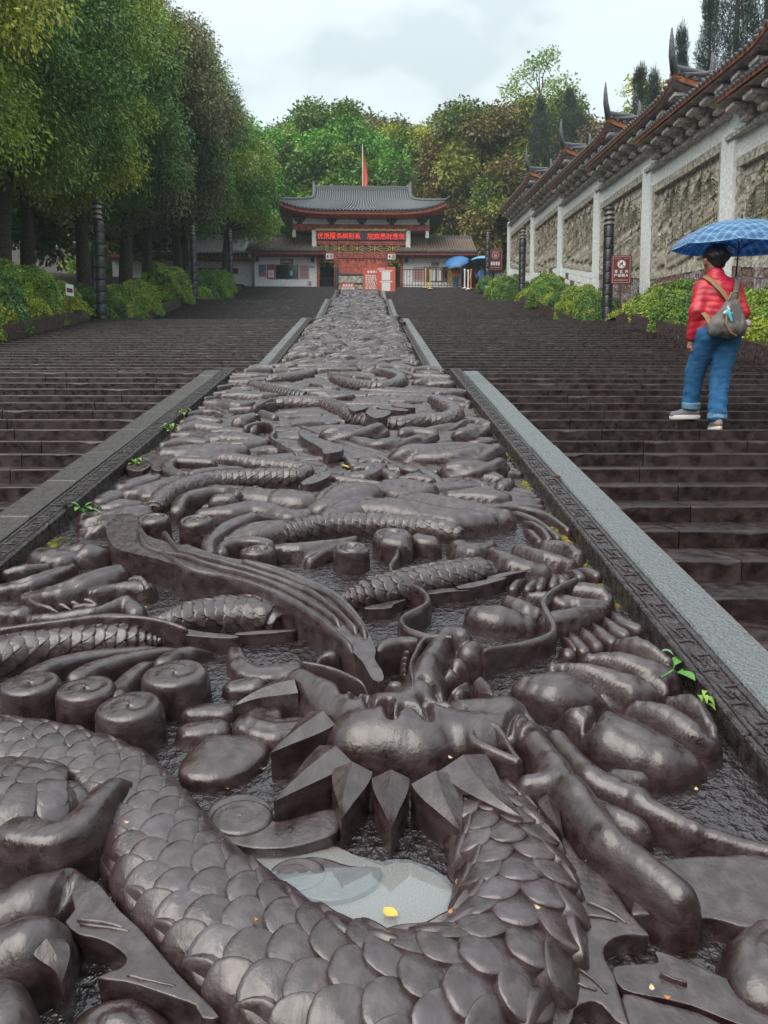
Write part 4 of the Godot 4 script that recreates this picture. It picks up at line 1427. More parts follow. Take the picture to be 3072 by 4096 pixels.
	ridge(b, [[1.202,3.246,0.03,0.06],[1.243,3.199,0.03,0.06],[1.269,3.124,0.03,0.06]], {"ends": "pr", "m": 8})
	ridge(b, [[1.252,3.277,0.03,0.06],[1.312,3.214,0.03,0.06],[1.354,3.138,0.03,0.06]], {"ends": "pr", "m": 8})
	ridge(b, [[1.144,3.2,0.03,0.06],[1.164,3.14,0.03,0.06],[1.169,3.068,0.03,0.06]], {"ends": "pr", "m": 8})
	put("feather_fin", b.mesh(), M.carved_stone, t)
	b = MB.new()
	ridge(b, [[1.012,2.496,0.03,0.055],[1.023,2.447,0.03,0.055],[1.024,2.399,0.03,0.055]], {"ends": "pr", "m": 8})
	ridge(b, [[1.083,2.642,0.03,0.055],[1.076,2.526,0.03,0.055],[1.092,2.426,0.03,0.055]], {"ends": "pr", "m": 8})
	ridge(b, [[1.139,2.686,0.03,0.055],[1.136,2.566,0.03,0.055],[1.154,2.464,0.03,0.055]], {"ends": "pr", "m": 8})
	ridge(b, [[1.194,2.72,0.03,0.055],[1.195,2.586,0.03,0.055],[1.228,2.503,0.03,0.055]], {"ends": "pr", "m": 8})
	ridge(b, [[1.258,2.778,0.03,0.055],[1.256,2.64,0.03,0.055],[1.301,2.564,0.03,0.055]], {"ends": "pr", "m": 8})
	ridge(b, [[1.304,2.826,0.03,0.055],[1.309,2.695,0.03,0.055],[1.373,2.616,0.03,0.055]], {"ends": "pr", "m": 8})
	ridge(b, [[1.008,2.505,0.026,0.045],[1.022,2.446,0.026,0.045],[1.024,2.417,0.026,0.045]], {"ends": "pr", "m": 8})
	ridge(b, [[1.039,2.608,0.026,0.045],[1.057,2.545,0.026,0.045],[1.071,2.455,0.026,0.045]], {"ends": "pr", "m": 8})
	put("feather_fin", b.mesh(), M.carved_stone, t)
	b = MB.new()
	strands(b, [[[0.813,2.155,0.06,0.102],[0.893,2.117,0.1,0.128],[0.936,2.134,0.1,0.119],[1.039,2.136,0.07,0.093]],[[0.92,2.236,0.04,0.111],[1.03,2.19,0.075,0.128],[1.138,2.131,0.08,0.119],[1.239,2.157,0.06,0.093]],[[1.071,2.324,0.035,0.102],[1.155,2.276,0.06,0.128],[1.245,2.231,0.07,0.119],[1.305,2.232,0.06,0.093]],[[1.218,2.457,0.03,0.085],[1.266,2.417,0.05,0.111],[1.306,2.349,0.05,0.111],[1.335,2.311,0.04,0.093]]], 0.0095, 0.005, [[[[0.936,2.202],[0.939,2.21],[1.028,2.134],[1.099,2.07]], 0.016, 0.035], [[[0.974,2.28],[1.07,2.278],[1.166,2.198],[1.243,2.131]], 0.016, 0.035], [[[1.173,2.379],[1.248,2.359],[1.321,2.266]], 0.014, 0.03]])
	put("cloud", b.mesh(), M.carved_stone, t)
	b = MB.new()
	strands(b, [[[0.915,1.966,0.045,0.093],[0.926,1.955,0.05,0.111],[0.935,1.943,0.05,0.102]],[[0.966,1.97,0.06,0.102],[1.018,1.852,0.105,0.136],[1.114,1.785,0.1,0.119],[1.212,1.79,0.06,0.076]],[[1.123,1.978,0.05,0.119],[1.186,1.933,0.08,0.128],[1.237,1.866,0.08,0.119],[1.287,1.848,0.05,0.085]],[[1.25,2.039,0.03,0.102],[1.296,2.003,0.04,0.128],[1.301,1.947,0.05,0.119],[1.306,1.889,0.04,0.102]]], 0.0095, 0.005, [[[[1.091,1.974],[1.143,1.903],[1.191,1.83],[1.259,1.767]], 0.018, 0.04], [[[1.01,1.998],[0.981,1.942],[0.943,1.889]], 0.014, 0.035], [[[1.221,2.008],[1.273,1.949],[1.29,1.854]], 0.014, 0.03]])
	put("cloud", b.mesh(), M.carved_stone, t)
	b = MB.new()
	mass(b, [[-0.807,6.524,0.085,0.13,-0.715,6.676,0.08,0.13],[-0.646,6.434,0.05,0.11,-0.653,6.209,0.05,0.1],[-0.979,7.104,0.04,0.1,-0.795,7.107,0.045,0.11],[-0.673,6.941,0.05,0.11,-0.536,6.782,0.05,0.1]], [[[[-0.92,6.995],[-0.764,6.887],[-0.688,6.76]], 0.009, 0.02], [[[-0.887,6.727],[-0.735,6.677]], 0.008, 0.016], [[[-0.847,6.478],[-0.726,6.479]], 0.008, 0.016]], 0.012, 0.03)
	put("head", b.mesh(), M.carved_stone, dragon_b)
	b = MB.new()
	drum(b, -0.664, 6.593, 0.03, 0.03, 0.14, 0.9, 1, 0, 0.3)
	put("eye", b.mesh(), M.carved_stone, dragon_b)
	b = MB.new()
	ridge(b, [[-0.764,7.031,0.035,0.13],[-0.7,7.171,0.035,0.14],[-0.632,7.479,0.035,0.14]], {"ey": 0.6})
	ridge(b, [[-0.701,7.167,0.025,0.12],[-0.573,7.323,0.025,0.12]])
	put("horn", b.mesh(), M.carved_stone, dragon_b)
	b = MB.new()
	ridge(b, [[-0.716,6.157,0.03,0.12],[-0.633,6.337,0.022,0.12],[-0.538,6.387,0.022,0.11],[-0.464,6.123,0.022,0.1],[-0.468,5.921,0.022,0.09],[-0.365,5.674,0.022,0.085],[-0.268,5.516,0.02,0.08],[-0.203,5.394,0.012,0.06]], {"ey": 0.4, "ends": "rp"})
	put("whisker", b.mesh(), M.carved_stone, dragon_b)
	b = MB.new()
	var track6 = ridge(b, [[-0.589,7.471,0.075,0.12],[-0.4,7.506,0.08,0.125],[-0.143,7.445,0.08,0.125],[0.036,7.173,0.08,0.12],[0.184,6.786,0.075,0.11],[0.34,6.634,0.07,0.1],[0.546,6.484,0.075,0.12],[0.78,6.582,0.08,0.13],[0.996,6.633,0.08,0.13],[1.11,6.954,0.08,0.13],[1.05,7.364,0.08,0.13],[0.942,7.867,0.06,0.1]], {"ends": "fp", "ey": 0.6})
	put("dragon_body", b.mesh(), M.carved_stone, dragon_b)
	lay_scales(dragon_b, track6, 4, 1.0, 0, 0.25, 0.9, 0.75, 0.6)
	b = MB.new()
	var track7 = ridge(b, [[-1.035,8.82,0.06,0.09],[-0.757,8.368,0.075,0.11],[-0.516,8.072,0.075,0.11],[-0.326,7.984,0.06,0.09]], {"ends": "rr", "ey": 0.6})
	put("dragon_body", b.mesh(), M.carved_stone, dragon_b)
	lay_scales(dragon_b, track7, 4, 1.0, 0, 0.2, 0.9, 0.75, 0.6)
	b = MB.new()
	var track8 = ridge(b, [[-0.895,9.122,0.07,0.11],[-0.648,9.239,0.08,0.12],[-0.458,9.508,0.07,0.11],[-0.381,9.89,0.06,0.1]], {"ends": "rr", "ey": 0.6})
	put("dragon_body", b.mesh(), M.carved_stone, dragon_b)
	lay_scales(dragon_b, track8, 4, 1.0, 0, 0.2, 0.9, 0.75, 0.6)
	b = MB.new()
	var track9 = ridge(b, [[-0.104,9.205,0.06,0.1],[0.138,8.717,0.075,0.12],[0.408,8.489,0.08,0.13],[0.609,8.656,0.08,0.13],[0.703,9.097,0.08,0.13],[0.564,9.666,0.07,0.11],[0.347,9.98,0.05,0.09]], {"ends": "rp", "ey": 0.6})
	put("dragon_body", b.mesh(), M.carved_stone, dragon_b)
	lay_scales(dragon_b, track9, 4, 1.0, 0, 0.2, 0.9, 0.75, 0.6)
	b = MB.new()
	var track10 = ridge(b, [[-0.95,4.167,0.05,0.08],[-0.935,4.364,0.06,0.1],[-0.861,4.563,0.065,0.105],[-0.728,4.717,0.065,0.105],[-0.527,4.77,0.062,0.105],[-0.318,4.797,0.062,0.105],[-0.177,4.815,0.055,0.1],[-0.124,4.966,0.045,0.09],[-0.258,5.065,0.05,0.095],[-0.445,5.127,0.05,0.095],[-0.613,5.24,0.05,0.095],[-0.764,5.306,0.045,0.09]], {"ends": "rr", "ey": 0.6})
	put("dragon_body", b.mesh(), M.carved_stone, dragon_b)
	lay_scales(dragon_b, track10, 4, 1.0, 0, 0.1, 0.9, 0.75, 0.6)
	b = MB.new()
	strands(b, [[[-1.263,4.636,0.063,0.072],[-1.186,4.711,0.084,0.085],[-1.111,4.847,0.063,0.072]],[[-1.167,4.453,0.068,0.087],[-1.062,4.51,0.091,0.102],[-0.951,4.663,0.091,0.102],[-0.912,4.729,0.068,0.087]],[[-1.062,4.445,0.053,0.065],[-0.954,4.493,0.07,0.076],[-0.914,4.664,0.053,0.065]]], 0.016)
	put("cloud", b.mesh(), M.carved_stone, t)
	b = MB.new()
	strands(b, [[[-1.299,4.326,0.063,0.072],[-1.26,4.413,0.084,0.085],[-1.205,4.487,0.063,0.072]],[[-1.232,4.195,0.058,0.072],[-1.154,4.231,0.077,0.085],[-1.075,4.258,0.058,0.072]],[[-1.187,4.091,0.053,0.072],[-1.073,4.083,0.07,0.085],[-0.981,4.193,0.053,0.072]],[[-1.143,4.063,0.042,0.058],[-1.015,4.045,0.056,0.068],[-0.964,4.122,0.042,0.058]]], 0.016)
	put("cloud", b.mesh(), M.carved_stone, t)
	b = MB.new()
	strands(b, [[[-1.195,5.492,0.084,0.094],[-1.039,5.515,0.112,0.111],[-0.846,5.515,0.112,0.111],[-0.667,5.6,0.084,0.094]],[[-1.285,5.787,0.053,0.079],[-1.151,5.869,0.07,0.093],[-0.981,5.865,0.053,0.079]],[[-1.286,6.149,0.053,0.072],[-1.146,6.165,0.07,0.085],[-0.937,5.996,0.07,0.085],[-0.866,5.983,0.053,0.072]],[[-1.167,5.497,0.053,0.065],[-0.939,5.406,0.07,0.076],[-0.718,5.496,0.053,0.065]]], 0.016)
	put("cloud", b.mesh(), M.carved_stone, t)
	b = MB.new()
	strands(b, [[[-1.293,6.42,0.073,0.079],[-1.184,6.527,0.098,0.093],[-0.942,6.421,0.073,0.079]],[[-1.327,6.66,0.053,0.079],[-1.236,6.778,0.07,0.093],[-1.031,6.712,0.053,0.079]],[[-1.357,7.062,0.037,0.065],[-1.254,7.157,0.049,0.076],[-1.084,7.119,0.037,0.065]]], 0.016)
	put("cloud", b.mesh(), M.carved_stone, t)
	b = MB.new()
	strands(b, [[[-1.003,6.07,0.073,0.087],[-0.854,6.028,0.098,0.102],[-0.65,5.945,0.098,0.102],[-0.538,5.866,0.073,0.087]],[[-0.982,6.24,0.053,0.079],[-0.839,6.249,0.07,0.093],[-0.694,6.24,0.053,0.079]],[[-0.845,5.864,0.053,0.072],[-0.681,5.797,0.07,0.085],[-0.567,5.825,0.053,0.072]]], 0.016)
	put("cloud", b.mesh(), M.carved_stone, t)
	b = MB.new()
	strands(b, [[[-1.325,7.407,0.042,0.065],[-1.184,7.332,0.056,0.076],[-0.965,7.01,0.042,0.065]],[[-1.259,7.278,0.037,0.058],[-1.038,6.97,0.049,0.068],[-0.938,6.843,0.037,0.058]]], 0.016)
	put("cloud", b.mesh(), M.carved_stone, t)
	b = MB.new()
	strands(b, [[[-1.294,7.584,0.063,0.094],[-1.133,7.534,0.084,0.111],[-0.942,7.409,0.084,0.111],[-0.853,7.524,0.063,0.094]],[[-1.372,7.867,0.032,0.072],[-1.273,7.936,0.032,0.072]]], 0.016)
	put("cloud", b.mesh(), M.carved_stone, t)
	b = MB.new()
	strands(b, [[[-1.191,7.99,0.063,0.094],[-1.034,8.012,0.084,0.111],[-0.798,7.943,0.084,0.111],[-0.668,7.995,0.063,0.094]],[[-1.315,8.166,0.047,0.079],[-1.159,8.211,0.063,0.093],[-0.999,8.395,0.047,0.079]],[[-1.38,8.658,0.042,0.065],[-1.26,8.823,0.042,0.065]],[[-1.196,8.58,0.042,0.065],[-1.025,8.574,0.056,0.076],[-0.885,8.428,0.042,0.065]]], 0.016)
	put("cloud", b.mesh(), M.carved_stone, t)
	b = MB.new()
	strands(b, [[[-1.307,9.11,0.053,0.072],[-1.099,9.098,0.07,0.085],[-0.958,9.206,0.053,0.072]],[[-1.361,9.614,0.053,0.079],[-1.136,9.555,0.07,0.093],[-0.922,9.562,0.053,0.079]],[[-1.358,9.423,0.042,0.072],[-1.119,9.427,0.042,0.072]]], 0.016)
	put("cloud", b.mesh(), M.carved_stone, t)
	b = MB.new()
	strands(b, [[[-1.249,9.965,0.063,0.087],[-1.119,10.045,0.084,0.102],[-0.982,10.078,0.063,0.087]],[[-1.239,10.296,0.053,0.087],[-1.1,10.34,0.07,0.102],[-0.951,10.303,0.053,0.087]],[[-0.993,10.417,0.053,0.087],[-0.843,10.392,0.07,0.102],[-0.748,10.307,0.053,0.087]],[[-0.936,10.167,0.047,0.072],[-0.786,10.098,0.063,0.085],[-0.692,9.998,0.047,0.072]]], 0.016)
	put("cloud", b.mesh(), M.carved_stone, t)
	b = MB.new()
	strands(b, [[[-0.712,10.216,0.053,0.072],[-0.481,10.215,0.07,0.085],[-0.476,10.22,0.053,0.072]],[[-0.602,10.562,0.063,0.072],[-0.304,10.566,0.084,0.085],[0.053,10.576,0.063,0.072]],[[-0.402,10.222,0.053,0.072],[-0.142,10.222,0.07,0.085],[0.175,10.233,0.053,0.072]]], 0.016)
	put("cloud", b.mesh(), M.carved_stone, t)
	b = MB.new()
	pad(b, [[-1.363,5.063,0.05],[-1.387,5.307,0.05],[-1.301,5.573,0.05],[-1.171,5.572,0.05],[-1.202,5.371,0.05],[-1.216,5.182,0.05],[-1.243,5.005,0.05]], 0.008, 3)
	pad(b, [[-1.145,4.921,0.08],[-1.206,5.126,0.08],[-1.17,5.315,0.08],[-1.1,5.348,0.08],[-1.108,5.126,0.08],[-1.073,4.921,0.08]], 0.008, 3)
	put("fin", b.mesh(), M.carved_stone, t)
	b = MB.new()
	ridge(b, [[-0.906,4.763,0.03,0.1],[-1.049,4.95,0.05,0.11],[-1.047,5.13,0.045,0.11],[-0.897,5.13,0.05,0.11],[-0.743,5.108,0.04,0.1]], {"ey": 0.4})
	ridge(b, [[-0.893,4.827,0.035,0.09],[-0.795,4.911,0.04,0.09],[-0.637,5.006,0.03,0.08],[-0.497,5.052,0.02,0.06]], {"ey": 0.4, "ends": "rp"})
	put("antler_curl", b.mesh(), M.carved_stone, dragon_b)
	b = MB.new()
	ridge(b, [[-0.778,4.021,0.045,0.1],[-0.789,4.24,0.05,0.11],[-0.686,4.358,0.05,0.115],[-0.56,4.381,0.045,0.115],[-0.461,4.249,0.035,0.12]], {"ey": 0.5})
	ridge(b, [[-0.642,4.195,0.05,0.11],[-0.555,4.205,0.055,0.12],[-0.454,4.205,0.05,0.12]], {"ey": 0.55})
	put("scroll_cloud", b.mesh(), M.carved_stone, t)
	b = MB.new()
	strands(b, [[[-0.522,4.39,0.084,0.101],[-0.425,4.364,0.112,0.119],[-0.315,4.317,0.112,0.119],[-0.267,4.342,0.084,0.101]],[[-0.321,4.36,0.089,0.108],[-0.221,4.282,0.119,0.128],[-0.102,4.235,0.119,0.128],[-0.067,4.266,0.089,0.108]]], 0.016)
	put("cloud", b.mesh(), M.carved_stone, t)
	b = MB.new()
	strands(b, [[[-0.633,4.027,0.063,0.094],[-0.478,4.045,0.084,0.111],[-0.365,4.107,0.084,0.111],[-0.234,4.043,0.084,0.111],[-0.142,3.962,0.084,0.111],[-0.063,4.023,0.063,0.094]],[[-0.216,4.091,0.053,0.087],[-0.105,3.953,0.07,0.102],[-0.06,3.989,0.053,0.087]]], 0.016)
	put("cloud", b.mesh(), M.carved_stone, t)
	b = MB.new()
	pad(b, [[-0.204,5.119,0.05],[-0.149,5.304,0.05],[-0.117,5.001,0.05],[-0.145,4.944,0.05]], 0.006, 2)
	pad(b, [[-0.133,4.562,0.09],[-0.062,4.743,0.09],[0.018,4.851,0.09],[0.055,4.824,0.09],[0.039,4.689,0.09],[-0.063,4.537,0.09]], 0.008, 2)
	pad(b, [[-0.056,4.87,0.07],[-0.009,5.101,0.07],[0.016,5.042,0.07],[0.007,4.926,0.07]], 0.006, 2)
	put("dorsal_fin", b.mesh(), M.carved_stone, dragon_b)
	b = MB.new()
	strands(b, [[[0.037,4.177,0.126,0.108],[0.121,4.327,0.168,0.128],[0.211,4.422,0.168,0.128],[0.277,4.453,0.126,0.108]],[[0.093,4.021,0.105,0.094],[0.176,4.124,0.14,0.111],[0.289,4.232,0.105,0.094]],[[0.187,4.197,0.063,0.058],[0.264,4.116,0.084,0.068],[0.339,4.112,0.063,0.058]]], 0.016)
	put("cloud", b.mesh(), M.carved_stone, t)
	b = MB.new()
	strands(b, [[[0.276,4.132,0.095,0.108],[0.425,4.1,0.126,0.128],[0.591,3.994,0.126,0.128],[0.75,3.892,0.126,0.128],[0.935,3.922,0.095,0.108]],[[0.508,4.263,0.084,0.108],[0.656,4.186,0.112,0.128],[0.83,4.055,0.112,0.128],[1.038,3.961,0.084,0.108]],[[0.811,4.423,0.063,0.079],[0.943,4.414,0.084,0.093],[1.069,4.365,0.084,0.093],[1.124,4.374,0.063,0.079]]], 0.016)
	put("cloud", b.mesh(), M.carved_stone, t)
	b = MB.new()
	ridge(b, [[-0.274,6.355,0.038,0.051],[-0.027,5.82,0.05,0.06],[0.198,5.529,0.05,0.06],[0.327,5.364,0.038,0.051]], {"ends": "rr", "m": 8, "ey": 0.5})
	ridge(b, [[-0.288,6.538,0.038,0.051],[0.017,6.017,0.05,0.06],[0.263,5.671,0.05,0.06],[0.426,5.497,0.038,0.051]], {"ends": "rr", "m": 8, "ey": 0.5})
	ridge(b, [[0.115,5.567,0.038,0.051],[0.185,5.264,0.05,0.06],[0.233,5.174,0.038,0.051]], {"ends": "rr", "m": 8, "ey": 0.5})
	ridge(b, [[0.329,5.566,0.038,0.051],[0.466,5.263,0.05,0.06],[0.581,5.078,0.05,0.06],[0.67,5.053,0.038,0.051]], {"ends": "rr", "m": 8, "ey": 0.5})
	ridge(b, [[0.413,5.637,0.038,0.051],[0.563,5.327,0.05,0.06],[0.718,4.904,0.05,0.06],[0.778,4.618,0.038,0.051]], {"ends": "rr", "m": 8, "ey": 0.5})
	ridge(b, [[0.482,5.709,0.038,0.051],[0.658,5.327,0.05,0.06],[0.818,5.018,0.05,0.06],[0.931,4.72,0.038,0.051]], {"ends": "rr", "m": 8, "ey": 0.5})
	ridge(b, [[0.576,5.566,0.038,0.051],[0.774,5.199,0.05,0.06],[0.954,4.903,0.05,0.06],[1.065,4.667,0.038,0.051]], {"ends": "rr", "m": 8, "ey": 0.5})
	ridge(b, [[0.661,5.363,0.038,0.051],[0.864,5.168,0.05,0.06],[1.028,5.017,0.05,0.06],[1.133,4.825,0.038,0.051]], {"ends": "rr", "m": 8, "ey": 0.5})
	ridge(b, [[0.371,5.174,0.038,0.051],[0.454,4.905,0.05,0.06],[0.48,4.828,0.038,0.051]], {"ends": "rr", "m": 8, "ey": 0.5})
	ridge(b, [[0.783,5.298,0.038,0.051],[0.96,5.199,0.05,0.06],[1.119,5.017,0.05,0.06],[1.191,4.907,0.038,0.051]], {"ends": "rr", "m": 8, "ey": 0.5})
	put("feather", b.mesh(), M.carved_stone, t)
	b = MB.new()
	pad(b, [[-0.247,6.034,0.11],[-0.129,5.83,0.11],[0.033,5.602,0.11],[0.11,5.494,0.11],[0.106,5.322,0.11],[-0.016,5.256,0.11],[-0.038,5.39,0.11],[-0.131,5.602,0.11],[-0.231,5.83,0.11]], 0.008, 2)
	put("fin", b.mesh(), M.carved_stone, t)
	b = MB.new()
	strands(b, [[[0.161,4.898,0.053,0.072],[0.264,4.869,0.07,0.085],[0.368,5.042,0.053,0.072]],[[0.219,5.04,0.047,0.079],[0.309,5.066,0.063,0.093],[0.4,5.1,0.047,0.079]],[[0.248,5.226,0.042,0.079],[0.31,5.255,0.056,0.093],[0.387,5.225,0.042,0.079]]], 0.016)
	put("cloud", b.mesh(), M.carved_stone, t)
	b = MB.new()
	strands(b, [[[0.305,4.603,0.063,0.072],[0.414,4.549,0.084,0.085],[0.518,4.45,0.084,0.085],[0.63,4.502,0.063,0.072]],[[0.417,4.644,0.063,0.087],[0.526,4.605,0.084,0.102],[0.631,4.527,0.084,0.102],[0.687,4.541,0.063,0.087]],[[0.519,4.75,0.047,0.087],[0.619,4.765,0.063,0.102],[0.702,4.722,0.047,0.087]]], 0.016)
	put("cloud", b.mesh(), M.carved_stone, t)
	b = MB.new()
	ridge(b, [[0.435,5.28,0.098,0.136],[0.624,5.314,0.13,0.16],[0.806,5.246,0.13,0.16],[1.024,5.245,0.13,0.16],[1.302,5.489,0.098,0.136]], {"tw": [2.6, 0.3, 2.2], "m": 16})
	put("cloud", b.mesh(), M.carved_stone, t)
	b = MB.new()
	ridge(b, [[0.781,4.969,0.075,0.119],[0.923,4.916,0.1,0.14],[1.089,4.945,0.1,0.14],[1.262,5.121,0.075,0.119]], {"tw": [3.0, 0.3, 2.2], "m": 16})
	put("cloud", b.mesh(), M.carved_stone, t)
	b = MB.new()
	ridge(b, [[-0.106,6.036,0.083,0.128],[0.053,6.014,0.11,0.15],[0.246,6.058,0.11,0.15],[0.464,6.258,0.083,0.128]], {"tw": [2.8, 0.3, 2.2], "m": 16})
	put("cloud", b.mesh(), M.carved_stone, t)
	b = MB.new()
	ridge(b, [[0.159,5.906,0.045,0.093],[0.381,5.714,0.06,0.11],[0.586,5.792,0.06,0.11],[0.882,6.029,0.045,0.093]], {"tw": [4, 0.28, 1.5]})
	ridge(b, [[0.553,6.193,0.045,0.076],[0.684,6.261,0.06,0.09],[0.898,6.193,0.045,0.076]])
	put("cloud", b.mesh(), M.carved_stone, t)
	b = MB.new()
	ridge(b, [[0.759,6.285,0.045,0.085],[0.987,6.349,0.06,0.1],[1.215,6.664,0.045,0.085]], {"tw": [3, 0.25, 2]})
	ridge(b, [[0.971,6.034,0.06,0.111],[1.152,6.07,0.08,0.13],[1.332,6.299,0.06,0.111]], {"tw": [3, 0.3, 2]})
	put("cloud", b.mesh(), M.carved_stone, t)
	b = MB.new()
	strands(b, [[[1.168,6.914,0.053,0.065],[1.251,6.792,0.07,0.076],[1.344,6.609,0.053,0.065]],[[1.196,6.671,0.032,0.079],[1.315,6.688,0.042,0.093],[1.376,6.573,0.032,0.079]],[[1.065,4.866,0.053,0.072],[1.133,4.838,0.07,0.085],[1.165,4.81,0.053,0.072]],[[1.142,4.559,0.063,0.094],[1.191,4.663,0.063,0.094]]], 0.016)
	put("cloud", b.mesh(), M.carved_stone, t)
	b = MB.new()
	ridge(b, [[-0.328,7.946,0.068,0.119],[-0.121,7.888,0.09,0.14],[0.195,7.882,0.068,0.119]], {"tw": [2.4, 0.3, 2]})
	put("cloud", b.mesh(), M.carved_stone, t)
	b = MB.new()
	strands(b, [[[0.066,7.617,0.063,0.072],[0.285,7.595,0.084,0.085],[0.568,7.558,0.063,0.072]],[[0.103,7.932,0.053,0.065],[0.352,7.72,0.07,0.076],[0.508,7.735,0.053,0.065]],[[0.139,7.158,0.063,0.087],[0.284,7.102,0.063,0.087]],[[0.303,6.836,0.053,0.094],[0.499,6.785,0.053,0.094]]], 0.016)
	put("cloud", b.mesh(), M.carved_stone, t)
	b = MB.new()
	pad(b, [[0.133,6.948,0.15],[0.283,6.972,0.15],[0.303,6.839,0.15],[0.205,6.678,0.15],[0.146,6.73,0.15]], 0.008, 2)
	pad(b, [[0.292,6.731,0.15],[0.515,6.68,0.15],[0.43,6.379,0.15],[0.319,6.426,0.15]], 0.008, 2)
	pad(b, [[0.407,7.094,0.12],[0.645,6.95,0.12],[0.66,6.841,0.12],[0.424,6.948,0.12]], 0.008, 2)
	pad(b, [[0.534,7.212,0.12],[0.702,7.237,0.12],[0.75,7.006,0.12],[0.569,7.061,0.12]], 0.008, 2)
	put("fin", b.mesh(), M.carved_stone, t)
	b = MB.new()
	strands(b, [[[0.263,8.488,0.063,0.079],[0.527,8.384,0.084,0.093],[0.9,8.235,0.084,0.093],[1.093,8.267,0.063,0.079]],[[0.333,8.164,0.053,0.072],[0.637,8.147,0.07,0.085],[0.984,8.099,0.053,0.072]],[[1.088,8.214,0.063,0.087],[1.233,8.251,0.084,0.102],[1.382,8.292,0.063,0.087]],[[1.081,7.89,0.053,0.072],[1.215,7.87,0.07,0.085],[1.329,7.692,0.053,0.072]],[[1.082,7.675,0.042,0.065],[1.206,7.597,0.056,0.076],[1.31,7.549,0.042,0.065]]], 0.016)
	put("cloud", b.mesh(), M.carved_stone, t)
	b = MB.new()
	ridge(b, [[0.816,8.819,0.075,0.119],[1.046,8.851,0.1,0.14],[1.338,8.741,0.075,0.119]], {"tw": [2.4, 0.3, 2]})
	ridge(b, [[0.858,9.517,0.045,0.085],[1.147,9.414,0.06,0.1],[1.354,9.334,0.045,0.085]])
	put("cloud", b.mesh(), M.carved_stone, t)
	b = MB.new()
	strands(b, [[[0.467,10.332,0.073,0.087],[0.705,10.426,0.098,0.102],[0.929,10.228,0.073,0.087]],[[0.515,9.892,0.063,0.087],[0.71,9.864,0.084,0.102],[0.89,9.591,0.063,0.087]],[[0.922,10.116,0.063,0.087],[1.13,10.203,0.084,0.102],[1.286,10.014,0.063,0.087]],[[0.967,9.924,0.053,0.072],[1.127,9.814,0.07,0.085],[1.268,9.825,0.053,0.072]]], 0.016)
	put("cloud", b.mesh(), M.carved_stone, t)
	b = MB.new()
	strands(b, [[[-0.31,8.749,0.063,0.087],[-0.152,8.548,0.084,0.102],[-0.053,8.508,0.063,0.087]],[[-0.437,8.456,0.053,0.072],[-0.291,8.439,0.07,0.085],[-0.073,8.384,0.053,0.072]],[[0.183,9.383,0.053,0.087],[0.367,9.163,0.07,0.102],[0.392,9.107,0.053,0.087]],[[-0.149,9.673,0.053,0.087],[0.129,9.445,0.07,0.102],[0.156,9.383,0.053,0.087]]], 0.016)
	put("cloud", b.mesh(), M.carved_stone, t)

func build_reliefs() -> void:
	wobble.seed = 5
	wobble.frequency = 0.35
	for k in 6:
		scales_m.append(scale_mesh(k))
	scale_mats = [M.scale_stone, M.scale_stone_b, M.scale_stone_c, M.scale_stone]
	var labels := ["lowest and nearest stone relief, two large dragons among scroll clouds", "second stone relief up the slope, above the first landing", "third stone relief up the slope, small in the distance", "topmost stone relief, just below the red notice boards"]
	for f in 4:
		var fr := relief_frame(f)
		var t := thing("carved_relief", labels[f], "stone relief", Vector3.ZERO, 0.0, "carved dragon reliefs")
		t.transform = fr[0]
		var b := MB.new()
		b.box(Vector3(0, -0.2, -fr[1] * 0.5), Vector3(2.79, 0.4, fr[1]))
		put("relief_ground", b.mesh(), M.relief_ground, t)
		if f == 0:
			var da := Node3D.new()
			da.name = "dragon"
			t.add_child(da)
			var db := Node3D.new()
			db.name = "dragon_001"
			t.add_child(db)
			carve_near(t, da, db)
			fill_clouds(t, 4.5, fr[1] - 0.1, 0.045, 0.014, 21)
		else:
			carve_far(t, fr[1], f)

func carve_far(t: Node3D, length: float, f: int) -> void:
	var r := RandomNumberGenerator.new()
	r.seed = 70 + f
	var lo: float = 1.6 if f < 3 else 6.0
	var mid: float = lo
	# dragons winding up the slab
	for k in 3:
		var pts := []
		var s: float = lo + (length - lo) * (0.08 + 0.3 * k)
		var x := r.randf_range(-0.9, 0.9)
		var dir := 1.0 if x < 0.0 else -1.0
		for j in 7:
			pts.append([x, s, 0.085, 0.13])
			x += dir * r.randf_range(0.3, 0.5)
			if absf(x) > 1.05:
				x = signf(x) * 1.05
				dir = -dir
			s += r.randf_range(0.12, 0.4)
		var d := Node3D.new()
		d.name = "dragon" if k == 0 else "dragon_%03d" % k
		t.add_child(d)
		var b := MB.new()
		var track := ridge(b, pts, {"step": 0.06, "m": 8, "ey": 0.6})
		put("dragon_body", b.mesh(), M.carved_stone, d)
		lay_scales(d, track, 4, 1.0, 0, 0.15, 0.88, 0.75, 0.6)
		var hb := MB.new()
		var hx: float = pts[0][0]
		var hs: float = pts[0][1]
		mass(hb, [[hx, hs, 0.14, 0.17, hx + 0.1, hs - 0.08, 0.12, 0.16], [hx + 0.1, hs - 0.1, 0.07, 0.14, hx + 0.22, hs - 0.16, 0.06, 0.13]], [[[[hx - 0.1, hs - 0.02], [hx + 0.1, hs - 0.02]], 0.015, 0.03]], 0.025, 0.03)
		for q in 5:
			var an := r.randf_range(0.0, TAU)
			spike(hb, [hx + cos(an + 0.25) * 0.12, hs + sin(an + 0.25) * 0.12], [hx + cos(an - 0.25) * 0.12, hs + sin(an - 0.25) * 0.12], [hx + cos(an) * 0.36, hs + sin(an) * 0.3], 0.14, 0.1)
		put("head", hb.mesh(), M.carved_stone, d)
	fill_clouds(t, lo, length - 0.1, 0.055, 0.03, 90 + f)
	fill_clouds(t, lo + 0.2, length - 0.1, 0.165, 0.028, 95 + f)

